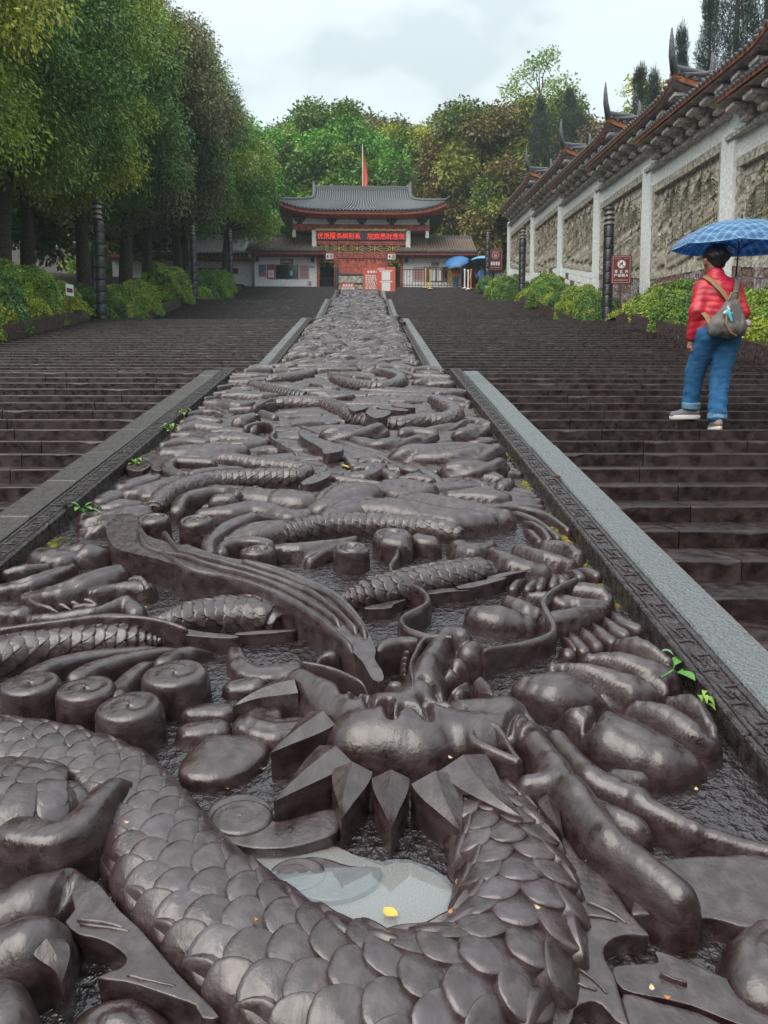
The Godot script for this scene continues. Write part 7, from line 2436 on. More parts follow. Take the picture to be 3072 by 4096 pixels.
	for q in left:
		shrub("clipped_shrub", "green dome shrub, %s from the near end of the left planter under the trees" % ord[n], "clipped dome shrubs in the planters", place.call(q[0], q[1]), q[2], q[3], q[4], [[green, Color(0.075, 0.16, 0.03)], [green, mid, mid], [mid, Color(0.26, 0.34, 0.045)]][n % 3], 300 + n)
		n += 1
	# low yellow-green hedge in front of them
	n = 0
	for s in [-1.0, 1.0]:
		var hn := 0
		for q in [[14.5, 1.4], [17.2, 1.5], [20.0, 1.5], [22.8, 1.4], [25.6, 1.2], [27.6, 1.0], [30.3, 1.4], [33.2, 1.5], [36.2, 1.4], [41.8, 1.3], [46.5, 1.5], [50.0, 1.4]]:
			if s < 0 and q[0] > 34.0 and q[0] < 46.0:
				continue
			shrub("low_hedge", "low yellow-green hedge clump, %s from the near end along the %s kerb" % [ord[hn], "left" if s < 0 else "right"], "low yellow hedges along the kerbs", place.call(q[0], s * (8.9 + (0.25 if q[0] > 25.3 and q[0] < 28.5 else 0.0))), 0.36, 0.5, q[1], [yellow, yellow, Color(0.13, 0.19, 0.02), mid], 400 + n, 130.0, "hedge")
			n += 1
			hn += 1
	# trees in a row on the left
	var row := [[19.5, -12.6, 14.5, 5.0, 0.3, 4.2], [26.8, -12.0, 15.0, 4.6, 0.36, 4.0], [31.0, -12.8, 14.5, 4.4, 0.28, 4.2], [35.5, -12.2, 14.0, 4.4, 0.3, 4.0], [40.5, -11.9, 15.0, 4.5, 0.32, 4.0], [46.0, -12.3, 15.5, 4.6, 0.3, 4.2], [51.0, -11.6, 15.0, 4.4, 0.3, 4.0], [56.0, -12.4, 15.0, 4.4, 0.3, 4.0], [57.5, -9.8, 12.0, 3.6, 0.25, 3.2]]
	var looks := [[green, mid, mid, yellow], [mid, green, yellow, green], [mid, yellow, mid, green], [green, mid, deep], [olive, olive, deep, olive], [olive, Color(0.11, 0.12, 0.03), olive], [green, mid, bright], [green, bright, deep], [bright, mid, green]]
	var words := ["broad green tree nearest the camera at the left edge", "tall green and yellow tree whose forked trunk stands at the left edge", "yellow-green tree just behind the forked one at the left", "green tree behind the left lamp post of the lower pair", "dull olive tree in the middle of the left row", "olive-brown tree, next up the hill from the dull olive one", "bright green tree near the top of the left row", "dark green tree beside the gate's left hall", "small bright tree drooping over the gate's left wing"]
	for i in row.size():
		var q: Array = row[i]
		tree("broadleaf_tree", words[i], "trees in a row left of the stairs", Vector3(q[1], ground_y(q[0]) + 0.3, -q[0]), q[2], q[3], q[4], q[5], looks[i], 500 + i, 52, "broad", 1.2 if i < 4 else 1.5, 44)
	# second rank, closing the gaps
	for i in 8:
		var d := 18.0 + i * 6.2
		tree("broadleaf_tree", "dark tree behind the left row of trees, %s going up the hill" % ord[i], "trees in the second rank on the left", Vector3(-18.5 - (i % 3) * 1.6, ground_y(d) + 1.0, -d), 14.0 + (i % 3) * 1.5, 5.0, 0.32, 1.2, [deep, green, olive], 540 + i, 16, "far", 1.1, 24)
	# wooded hill behind the gate
	var hill := MB.new()
	var hr := []
	for j in 12:
		var d := 68.0 + j * 8.0
		var row3 := []
		for i in 21:
			var x := -80.0 + 8.0 * i
			var y := 11.5 + clampf((d - 64.0) / 40.0, 0.0, 1.0) * 15.0 + 1.5 * sin(x * 0.09 + j)
			row3.append(Vector3(x, y, -d))
		hr.append(row3)
	hill.grid(hr)
	struct(put("hill", hill.mesh(), M.soil))
	var woods := [[-9.0, 74.0, 13.0, 5.0, 0], [-2.5, 76.0, 15.5, 5.0, 1], [1.5, 73.0, 11.0, 4.2, 0], [5.0, 77.0, 13.5, 4.4, 2], [11.0, 72.0, 15.0, 6.0, 3], [16.5, 74.0, 16.0, 5.5, 3], [13.0, 66.5, 10.0, 4.0, 3], [-14.0, 72.0, 15.0, 5.5, 1], [-20.0, 70.0, 15.0, 5.5, 0], [22.0, 72.0, 13.0, 5.0, 4], [-5.5, 86.0, 14.0, 6.0, 2], [3.0, 88.0, 14.0, 6.0, 5], [12.0, 88.0, 15.0, 6.5, 4], [-15.0, 86.0, 13.0, 6.0, 1], [20.0, 86.0, 14.0, 6.0, 4], [27.0, 84.0, 14.0, 6.0, 5], [34.0, 80.0, 12.0, 5.0, 5], [-1.0, 97.0, 14.5, 6.5, 1], [9.0, 99.0, 12.0, 6.0, 4], [-10.0, 98.0, 12.0, 6.0, 2]]
	var wl := [[mid, green, bright], [bright, mid, Color(0.12, 0.2, 0.02)], [yellow, mid, Color(0.13, 0.19, 0.02)], [Color(0.22, 0.24, 0.04), Color(0.25, 0.25, 0.04), Color(0.15, 0.2, 0.035), Color(0.19, 0.15, 0.04)], [deep, green], [green, olive, mid]]
	var wn := ["mid green rounded", "bright green", "yellow-green", "broad golden olive", "dark green", "grey-green"]
	for i in woods.size():
		var q: Array = woods[i]
		var yb := 11.5 + clampf((q[1] - 64.0) / 40.0, 0.0, 1.0) * 15.0
		tree("hill_tree", "%s tree on the hill behind the gate, %s counting from the left" % [wn[q[4]], ord[woods.filter(func(o): return o[0] < q[0]).size()]], "trees on the hill behind the gate", Vector3(q[0], yb, -q[1]), q[2] * 1.12, q[3] * 1.1, 0.3, 0.5, wl[q[4]], 600 + i, 24, "far", 1.15, 40)
	tree("hill_tree", "tall thin-crowned tree rising above the others right of the gate", "trees on the hill behind the gate", Vector3(18.7, 19.5, -84.0), 23.0, 4.6, 0.3, 5.0, [mid, green, mid], 650, 9, "far", 1.0, 22)
	tree("hill_tree", "autumn-brown tree behind the far end of the stepped wall", "trees on the hill behind the gate", Vector3(18.0, 17.0, -62.0), 9.0, 3.2, 0.2, 1.5, [rust, rust, olive], 651, 9, "far", 0.9, 16)
	tree("hill_tree", "yellow tree behind the stepped wall below the cypresses", "trees on the hill behind the gate", Vector3(22.5, 19.0, -60.0), 9.5, 3.8, 0.2, 1.5, [yellow, yellow, mid], 652, 14, "far", 0.9, 18)
	# cypresses behind the wall
	var cy := [[18.5, 39.0, 17.0, 1.35], [20.2, 39.5, 18.0, 1.45], [19.8, 45.0, 12.5, 1.1], [18.4, 52.0, 9.0, 1.25], [19.6, 53.0, 9.0, 1.0], [16.6, 63.0, 10.5, 2.4], [15.0, 66.0, 11.0, 2.5], [18.8, 68.0, 11.0, 2.6], [20.2, 50.0, 11.0, 0.9]]
	var cw := ["left one of the tall pair at the top right corner", "right one of the tall pair at the top right corner", "slim one by itself above the wall roofs", "short one left of the slim one", "bluish one just behind the short one", "bulky one over the far end of the wall", "leftmost bulky one against the tall thin tree", "one half hidden behind the bulky ones", "small one beside the slim one"]
	for i in cy.size():
		var q: Array = cy[i]
		cypress("dark cypress, " + cw[i], Vector3(q[0], ground_y(q[1]) + 5.5, -q[1]), q[2], q[3], 700 + i)
	# unseen trees added behind the viewer to shade the faces turned that way
	for i in 9:
		var an := lerpf(-1.25, 1.25, i / 8.0)
		var at := Vector3(sin(an) * 17.0, -1.4, cos(an) * 15.0 + 1.0)
		tree("lower_tree", "added unseen shade tree behind the viewer, %s from the left" % ord[i], "added shade trees behind the viewer", at, 8.5, 4.2, 0.3, 0.2, [deep, green], 760 + i, 14, "far", 1.3, 22)

# ---------------------------------------------------------------- lamps, signs, notices, barriers
func lamp_post(label: String, at: Vector3, h: float) -> void:
	var t := thing("lamp_post", label, "lamp post", at, 0.0, "dark stone lamp posts at the landings")
	var r := RandomNumberGenerator.new()
	r.seed = int(at.z * 10.0)
	var b := MB.new()
	var n := 9
	for i in n:
		var y0 := h * i / n
		var y1 := h * (i + 1) / n - 0.015
		var rows := []
		for lv in [[y0, 0.165], [y0 + 0.02, 0.185], [(y0 + y1) * 0.5, 0.18 + r.randf_range(0.0, 0.012)], [y1 - 0.02, 0.185], [y1, 0.165]]:
			var row := []
			for k in 14:
				var an := -TAU * k / 14.0
				var rr: float = lv[1] * (1.0 + r.randf_range(-0.025, 0.025))
				row.append(Vector3(cos(an) * rr, lv[0], sin(an) * rr))
			rows.append(row)
		b.grid(rows, true)
	put("shaft", b.mesh(), M.slate_post, t)
	var c := MB.new()
	c.lathe([[0.12, h], [0.12, h + 0.55], [0.0, h + 0.55]], 12)
	put("diffuser", c.mesh(), M.lamp_grey, t)
	for k in 4:
		var q := MB.new()
		q.lathe([[0.12, h + 0.02 + 0.17 * k], [0.175, h + 0.02 + 0.17 * k], [0.18, h + 0.06 + 0.17 * k], [0.12, h + 0.07 + 0.17 * k]], 14)
		put("louvre_ring", q.mesh(), M.black_metal, t)
	var cap := MB.new()
	cap.lathe([[0.18, h + 0.56], [0.18, h + 0.6], [0.1, h + 0.66], [0.0, h + 0.67]], 14)
	put("cap", cap.mesh(), M.black_metal, t)

func post_sign(label: String, at: Vector3, turn: float, w: float, h: float, foot: float, words: Array) -> Node3D:
	var t := thing("notice_sign", label, "sign", at, turn)
	slab("board", M.sign_maroon, t, -w * 0.5, w * 0.5, foot, foot + h, -0.03, 0.02, 0.008)
	var b := MB.new()
	for q in [[-0.42, -0.42, 0.05, 0.95], [0.42, 0.42, 0.05, 0.95]]:
		bxx(b, q[0] * w - 0.008, q[1] * w + 0.008, foot + h * q[2], foot + h * q[3], 0.02, 0.026)
	for q in [0.05, 0.95]:
		bxx(b, -0.42 * w, 0.42 * w, foot + h * q - 0.008, foot + h * q + 0.008, 0.02, 0.026)
	bxx(b, -0.36 * w, 0.34 * w, foot + h * 0.125, foot + h * 0.15, 0.02, 0.026)
	bxx(b, -0.36 * w, -0.05 * w, foot + h * 0.875, foot + h * 0.89, 0.02, 0.026)
	bxx(b, 0.1 * w, 0.34 * w, foot + h * 0.875, foot + h * 0.89, 0.02, 0.026)
	put("border_line", b.mesh(), M.sign_pink, t)
	var p := MB.new()
	bxx(p, -0.025, 0.025, -0.3, foot, -0.03, 0.02)
	put("post", p.mesh(), M.iron_rail, t)
	return t

func disc(mb: MB, c: Vector3, r0: float, r1: float, z: float) -> void:
	var rows := []
	for q in [[r0, 0.0], [r0, z], [r1, z], [r1, 0.0]]:
		var row := []
		for k in 24:
			var an := TAU * k / 24.0
			row.append(c + Vector3(cos(an) * q[0], sin(an) * q[0], q[1]))
		rows.append(row)
	mb.grid(rows, true)

func build_furniture() -> void:
	for q in [[27.2, -8.75, "left lower lamp post"], [27.4, 8.85, "right lower lamp post"], [42.3, -8.8, "left middle lamp post"], [42.6, 8.9, "right middle lamp post"], [54.6, -8.9, "left far lamp post"], [55.2, 9.0, "right far lamp post"]]:
		lamp_post("dark stone clad lamp post with louvred head, " + q[2], Vector3(q[1], ground_y(q[0]), -q[0]), 3.55)
	# no-smoking sign
	var s := post_sign("maroon no smoking sign on a post beside the right lower lamp post", Vector3(9.05, ground_y(26.6) + 0.1, -26.6), -0.08, 0.68, 0.96, 1.32, [])
	var d1 := MB.new()
	disc(d1, Vector3(0, 1.98, 0.02), 0.0, 0.118, 0.006)
	put("roundel", d1.mesh(), M.paper_white, s)
	var d2 := MB.new()
	disc(d2, Vector3(0, 1.98, 0.02), 0.12, 0.148, 0.008)
	put("roundel_ring", d2.mesh(), M.sign_pink, s)
	var d3 := MB.new()
	d3.box(Vector3(0, 1.98, 0.03), Vector3(0.24, 0.02, 0.01), Basis(Vector3.BACK, -0.75))
	d3.box(Vector3(-0.03, 1.97, 0.029), Vector3(0.14, 0.035, 0.008), Basis(Vector3.BACK, 0.9))
	d3.box(Vector3(0.03, 2.03, 0.029), Vector3(0.03, 0.07, 0.008), Basis(Vector3.BACK, 0.3))
	put("no_smoking_symbol", d3.mesh(), M.banner_black, s)
	write("sign_character", s, M.paper_white, ["jing", "qu", "nei"], -0.225, 1.69, 0.024, 0.095, 0.175, 0.14)
	write("sign_character", s, M.paper_white, ["yan", "jin", "yan2", "huo"], -0.235, 1.56, 0.024, 0.095, 0.123, 0.14)
	# far sign by the right far lamp
	var s2 := post_sign("maroon sign with white pictures by the far right lamp post", Vector3(9.75, ground_y(56.0), -56.4), 0.0, 1.05, 1.5, 1.5, [])
	var e1 := MB.new()
	disc(e1, Vector3(0, 2.55, 0.02), 0.2, 0.26, 0.01)
	disc(e1, Vector3(0, 2.52, 0.02), 0.0, 0.12, 0.01)
	put("roundel", e1.mesh(), M.sign_pink, s2)
	for k in 4:
		slab("sign_print", M.paper_white, s2, -0.32 + 0.17 * k, -0.2 + 0.17 * k, 1.85, 2.1, 0.02, 0.03)
	# small plate in the left bed
	var sp := thing("plant_plate", "small white plate on a stake in the left hedge", "plate", Vector3(-8.85, ground_y(24.6) + 0.3, -24.6), 0.9)
	slab("stake", M.iron_rail, sp, -0.012, 0.012, -0.3, 0.6, -0.012, 0.012)
	slab("plate", M.paper_white, sp, -0.13, 0.13, 0.45, 0.8, 0.012, 0.022)
	slab("plate_print", M.sign_maroon, sp, -0.1, 0.1, 0.55, 0.68, 0.022, 0.026)
	# red notice boards at the head of the relief
	var y := ground_y(55.6)
	var b1 := thing("notice_board", "orange-red notice board of white lettering left of the tall one", "notice board", Vector3(-0.86, y, -55.9))
	var n1 := thing("notice_board", "wide orange-red board with white sheets in front of the gate", "notice board", Vector3(0.92, y + 0.02, -55.7))
	var n2 := thing("notice_board", "orange-red board with two pale squares beside the right edging", "notice board", Vector3(1.86, y - 0.2, -55.35), -0.12)
	slab("board", M.notice_red, b1, -0.5, 0.5, 0.0, 0.55, -0.03, 0.03, 0.01)
	for k in 9:
		var rr := 0.3 if k < 4 else 0.08
		slab("letter", M.paper_white, b1, -0.42 + 0.19 * (k % 5 if k < 4 else k - 4) + (0.08 if k < 4 else 0.0), -0.28 + 0.19 * (k % 5 if k < 4 else k - 4) + (0.08 if k < 4 else 0.0), rr, rr + 0.17, 0.03, 0.036)
	slab("board", M.notice_red, n1, -0.68, 0.68, -0.1, 1.55, -0.03, 0.03, 0.01)
	for k in 4:
		slab("letter", M.paper_white, n1, -0.36 + 0.19 * k, -0.22 + 0.19 * k, 1.2, 1.36, 0.03, 0.036)
	var rr2 := RandomNumberGenerator.new()
	rr2.seed = 88
	for j in 7:
		var x := -0.5
		while x < 0.42:
			var w := rr2.randf_range(0.05, 0.16)
			slab("letter", M.paper_white, n1, x, minf(x + w, 0.52), 0.1 + 0.145 * j, 0.2 + 0.145 * j, 0.03, 0.036)
			x += w + rr2.randf_range(0.03, 0.08)
	slab("board", M.notice_red, n2, -0.66, 0.66, -0.1, 1.75, -0.03, 0.03, 0.01)
	for q in [0.12, 0.85]:
		slab("pale_square", M.paper_white, n2, -0.3, 0.3, q, q + 0.58, 0.03, 0.036)
		slab("letter_line", M.paper_white, n2, -0.45, 0.45, q + 0.6, q + 0.68, 0.03, 0.036)
	slab("letter_line", M.paper_white, n2, -0.58, -0.1, 1.6, 1.66, 0.03, 0.036)
	# carved screen with dark posts behind the boards
	var sc := thing("stone_screen", "low carved stone screen between dark posts before the red door", "screen", Vector3(-0.55, y + 0.3, -57.3))
	slab("panel", M.panel_stone, sc, -1.0, 1.0, 0.0, 1.05, -0.1, 0.1, 0.02)
	slab("rail", M.slate_post, sc, -1.05, 1.05, 1.05, 1.2, -0.13, 0.13, 0.02)
	slab("rail", M.slate_post, sc, -1.05, 1.05, 0.42, 0.55, -0.12, 0.12, 0.02)
	for x in [-1.12, 1.12]:
		slab("post", M.slate_post, sc, x - 0.13, x + 0.13, -0.5, 1.65, -0.14, 0.14, 0.03)
	# iron fence in front of the right wing
	var fe := thing("iron_fence", "low dark red iron railing in front of the right wing", "railing", Vector3(2.2, ground_y(58.4), -58.5))
	var fb := MB.new()
	bxx(fb, 0.0, 5.6, 1.28, 1.34, -0.02, 0.02)
	bxx(fb, 0.0, 5.6, 0.15, 0.2, -0.02, 0.02)
	put("rail", fb.mesh(), M.iron_rail, fe)
	for k in 26:
		slab("baluster", M.iron_rail, fe, 0.215 * k, 0.215 * k + 0.035, 0.0, 1.34, -0.015, 0.02)
	# barrier posts
	var defs := [[5.05, 56.2, 0, "front yellow barrier post on the stairs right of the relief"], [4.8, 57.2, 0, "rear yellow barrier post on the stairs right of the relief"], [7.75, 56.0, 1, "white barrier post near the ramp, front one"], [7.62, 56.9, 1, "white barrier post near the ramp, rear one"], [8.05, 56.7, 2, "orange barrier post next to the white ones"]]
	for q in defs:
		var t := thing("barrier_post", q[3], "barrier post", Vector3(q[0], ground_y(q[1]) + 0.05, -q[1]))
		var b := MB.new()
		b.lathe([[0.2, 0.0], [0.2, 0.04], [0.06, 0.08], [0.05, 0.1]], 12)
		put("base", b.mesh(), [M.yellow_plastic, M.white_plastic, M.orange_plastic][q[2]], t)
		var p := MB.new()
		p.lathe([[0.055, 0.1], [0.05, 1.25], [0.065, 1.27], [0.065, 1.38], [0.0, 1.4]], 10)
		put("post", p.mesh(), [M.yellow_plastic, M.white_plastic, M.orange_plastic][q[2]], t)
	var tp := MB.new()
	tp.tube([Vector3(7.75, ground_y(56.0) + 1.2, -56.05), Vector3(7.9, ground_y(56.0) + 0.75, -56.4), Vector3(8.05, ground_y(56.5) + 1.2, -56.65)], [0.05], 5)
	tag(put("barrier_tape", tp.mesh(), M.orange_plastic), "orange tape sagging between the white and orange posts", "tape")
	var rp := thing("ramp_parapet", "dark red sheet parapets flanking the ramp to the right wing", "parapet", Vector3(8.1, ground_y(57.0), -57.4))
	for rs in [[0.0, 0.05, 0.0], [1.5, 1.55, 0.9]]:
		var rb := MB.new()
		rb.prism(PackedVector2Array([Vector2(-0.6, -0.6), Vector2(2.4, 0.4), Vector2(2.4, 1.7), Vector2(0.9, 1.75), Vector2(-0.6, 0.75)]), Vector3(rs[0], 0, 0), Vector3(0.25, 0, -1).normalized(), Vector3.UP, Vector3(0.06, 0, 0))
		put("parapet", rb.mesh(), M.dark_red_timber, rp)
	var fl := thing("pennant", "small cyan triangular pennant at the end of the right planter", "pennant", Vector3(8.72, ground_y(52.0) + 0.1, -53.0))
	var pb := MB.new()
	pb.prism(PackedVector2Array([Vector2(-0.25, 0.75), Vector2(0.3, 0.85), Vector2(0.02, 0.2)]), Vector3.ZERO, Vector3.RIGHT, Vector3.UP, Vector3(0, 0, 0.02))
	put("cloth", pb.mesh(), M.cyan_paint, fl)
	var ps := MB.new()
	ps.tube([Vector3(0.02, -0.3, 0.01), Vector3(0.02, 0.9, 0.01)], [0.012], 6)
	put("stick", ps.mesh(), M.iron_rail, fl)
	var lp := thing("metal_pole", "thin pale metal pole with a box left of the gate's left wing", "pole", Vector3(-9.3, 12.6, -57.6))
	var lb := MB.new()
	lb.tube([Vector3(0, -0.3, 0), Vector3(0, 6.0, 0)], [0.07, 0.05], 8)
	put("pole", lb.mesh(), M.lamp_grey, lp)
	slab("box", M.white_plastic, lp, -0.35, -0.08, 2.6, 3.3, -0.1, 0.1, 0.02)

# ---------------------------------------------------------------- people
# surface nets over a smooth union of tapered capsules: bones [a, ra, b, rb]
func flesh(mb: MB, bones: Array, cell: float, soft: float, shape: Variant = null) -> void:
	var lo := Vector3.ONE * 1e9
	var hi := Vector3.ONE * -1e9
	for q in bones:
		var m: float = maxf(q[1], q[3]) + soft + cell * 3.0
		lo = lo.min(q[0] - Vector3.ONE * m).min(q[2] - Vector3.ONE * m)
		hi = hi.max(q[0] + Vector3.ONE * m).max(q[2] + Vector3.ONE * m)
	var n := Vector3i(((hi - lo) / cell).ceil()) + Vector3i.ONE
	var sx := 1
	var sy := n.x
	var sz := n.x * n.y
	var f := PackedFloat32Array()
	f.resize(n.x * n.y * n.z)
	f.fill(1.0)
	for q in bones:
		var a: Vector3 = q[0]
		var ab: Vector3 = q[2] - q[0]
		var l2 := maxf(ab.length_squared(), 1e-9)
		var ra: float = q[1]
		var rb: float = q[3]
		var m: float = maxf(ra, rb) + soft + cell * 2.0
		var b0 := Vector3i(((a.min(q[2]) - Vector3.ONE * m - lo) / cell).floor()).clamp(Vector3i.ZERO, n - Vector3i.ONE)
		var b1 := Vector3i(((a.max(q[2]) + Vector3.ONE * m - lo) / cell).ceil()).clamp(Vector3i.ZERO, n - Vector3i.ONE)
		for z in range(b0.z, b1.z + 1):
			for y in range(b0.y, b1.y + 1):
				var k := z * sz + y * sy + b0.x
				for x in range(b0.x, b1.x + 1):
					var p := lo + Vector3(x, y, z) * cell - a
					var t := clampf(p.dot(ab) / l2, 0.0, 1.0)
					var d := (p - ab * t).length() - lerpf(ra, rb, t)
					var e := f[k]
					var h := clampf(0.5 + 0.5 * (e - d) / soft, 0.0, 1.0)
					f[k] = lerpf(e, d, h) - soft * h * (1.0 - h)
					k += 1
	if shape != null:
		for z in n.z:
			for y in n.y:
				for x in n.x:
					var k := z * sz + y * sy + x
					if absf(f[k]) < cell * 3.0:
						f[k] += shape.call(lo + Vector3(x, y, z) * cell)
	var ids := {}
	var corner := [0, sx, sy, sx + sy, sz, sz + sx, sz + sy, sz + sx + sy]
	for z in n.z - 1:
		for y in n.y - 1:
			var k := z * sz + y * sy
			for x in n.x - 1:
				var pos := 0
				for c in corner:
					if f[k + c] < 0.0:
						pos += 1
				if pos > 0 and pos < 8:
					var acc := Vector3.ZERO
					var cnt := 0
					for e in [[0, 1], [2, 3], [4, 5], [6, 7], [0, 2], [1, 3], [4, 6], [5, 7], [0, 4], [1, 5], [2, 6], [3, 7]]:
						var va := f[k + corner[e[0]]]
						var vb := f[k + corner[e[1]]]
						if (va < 0.0) != (vb < 0.0):
							var t := va / (va - vb)
							var pa := Vector3(e[0] & 1, (e[0] >> 1) & 1, e[0] >> 2)
							var pb := Vector3(e[1] & 1, (e[1] >> 1) & 1, e[1] >> 2)
							acc += pa.lerp(pb, t)
							cnt += 1
					ids[k] = mb.p(lo + (Vector3(x, y, z) + acc / cnt) * cell)
				k += 1
	for k in ids:
		var inside: bool = f[k] < 0.0
		for ax in 3:
			var s: int = [sx, sy, sz][ax]
			var u: int = [sy, sz, sx][ax]
			var w: int = [sz, sx, sy][ax]
			if (f[k] < 0.0) != (f[k + s] < 0.0) and ids.has(k - u) and ids.has(k - w) and ids.has(k - u - w):
				if inside:
					mb.tri(ids[k], ids[k - u], ids[k - u - w])
					mb.tri(ids[k], ids[k - u - w], ids[k - w])
				else:
					mb.tri(ids[k], ids[k - u - w], ids[k - u])
					mb.tri(ids[k], ids[k - w], ids[k - u - w])

func canopy(parent: Node3D, r: float, rise: float, m: Material, mr: Material) -> void:
	var n := 8
	var rows := []
	for j in 9:
		var t := j / 8.0
		var row := []
		for i in n * 6:
			var an := TAU * i / (n * 6)
			var ph := fposmod(float(i) / 6.0, 1.0)
			var sag := sin(PI * ph)
			var rr := r * sin(t * 1.25) / sin(1.25) * (1.0 - 0.075 * sag * t)
			var y := rise * (cos(t * 1.25) - cos(1.25)) / (1.0 - cos(1.25)) - 0.02 * sag * t * (1.0 - 0.6 * t)
			row.append(Vector3(cos(an) * rr, y, sin(an) * rr))
		row.reverse()
		rows.append(row)
	rows.reverse()
	var b := MB.new()
	b.grid(rows, true)
	put("canopy", b.mesh(), m, parent)
	for i in n:
		var an := TAU * i / n
		var rb := MB.new()
		var pts := []
		for j in 8:
			var t := 0.05 + 0.95 * j / 7.0
			pts.append(Vector3(cos(an) * r * sin(t * 1.25) / sin(1.25), rise * (cos(t * 1.25) - cos(1.25)) / (1.0 - cos(1.25)) - 0.012, sin(an) * r * sin(t * 1.25) / sin(1.25)))
		rb.tube(pts, [0.004], 5)
		put("rib", rb.mesh(), mr, parent)
		var s2 := MB.new()
		s2.tube([Vector3(0, -0.02, 0), Vector3(cos(an) * r * 0.5, rise * 0.72 - 0.02, sin(an) * r * 0.5)], [0.003], 5)
		put("stretcher", s2.mesh(), mr, parent)
		var tip := MB.new()
		tip.tube([pts[-1], pts[-1] + Vector3(cos(an) * 0.02, -0.02, sin(an) * 0.02)], [0.007, 0.005], 6)
		put("rib_tip", tip.mesh(), mr, parent)
	var sh := MB.new()
	sh.tube([Vector3(0, rise + 0.05, 0), Vector3(0, -0.55, 0)], [0.007], 8)
	put("shaft", sh.mesh(), mr, parent)
	var hd := MB.new()
	hd.tube([Vector3(0, -0.52, 0), Vector3(0, -0.64, 0)], [0.014, 0.013], 8)
	put("handle", hd.mesh(), mr, parent)

func plaid() -> ImageTexture:
	var im := Image.create(256, 256, false, Image.FORMAT_RGB8)
	var base := lin(0.06, 0.18, 0.36)
	im.fill(base)
	for y in 256:
		for x in 256:
			var c := Color(0.06, 0.18, 0.36)
			for q in [x, y]:
				var m: int = q % 64
				if m < 5:
					c = c.lerp(Color(0.45, 0.7, 0.84), 0.75)
				elif m > 13 and m < 17:
					c = c.lerp(Color(0.1, 0.36, 0.62), 0.55)
				elif m > 30 and m < 46:
					c = c.lerp(Color(0.012, 0.05, 0.2), 0.55)
				elif m > 54 and m < 58:
					c = c.lerp(Color(0.07, 0.3, 0.55), 0.5)
			im.set_pixel(x, y, c.linear_to_srgb())
	return ImageTexture.create_from_image(im)

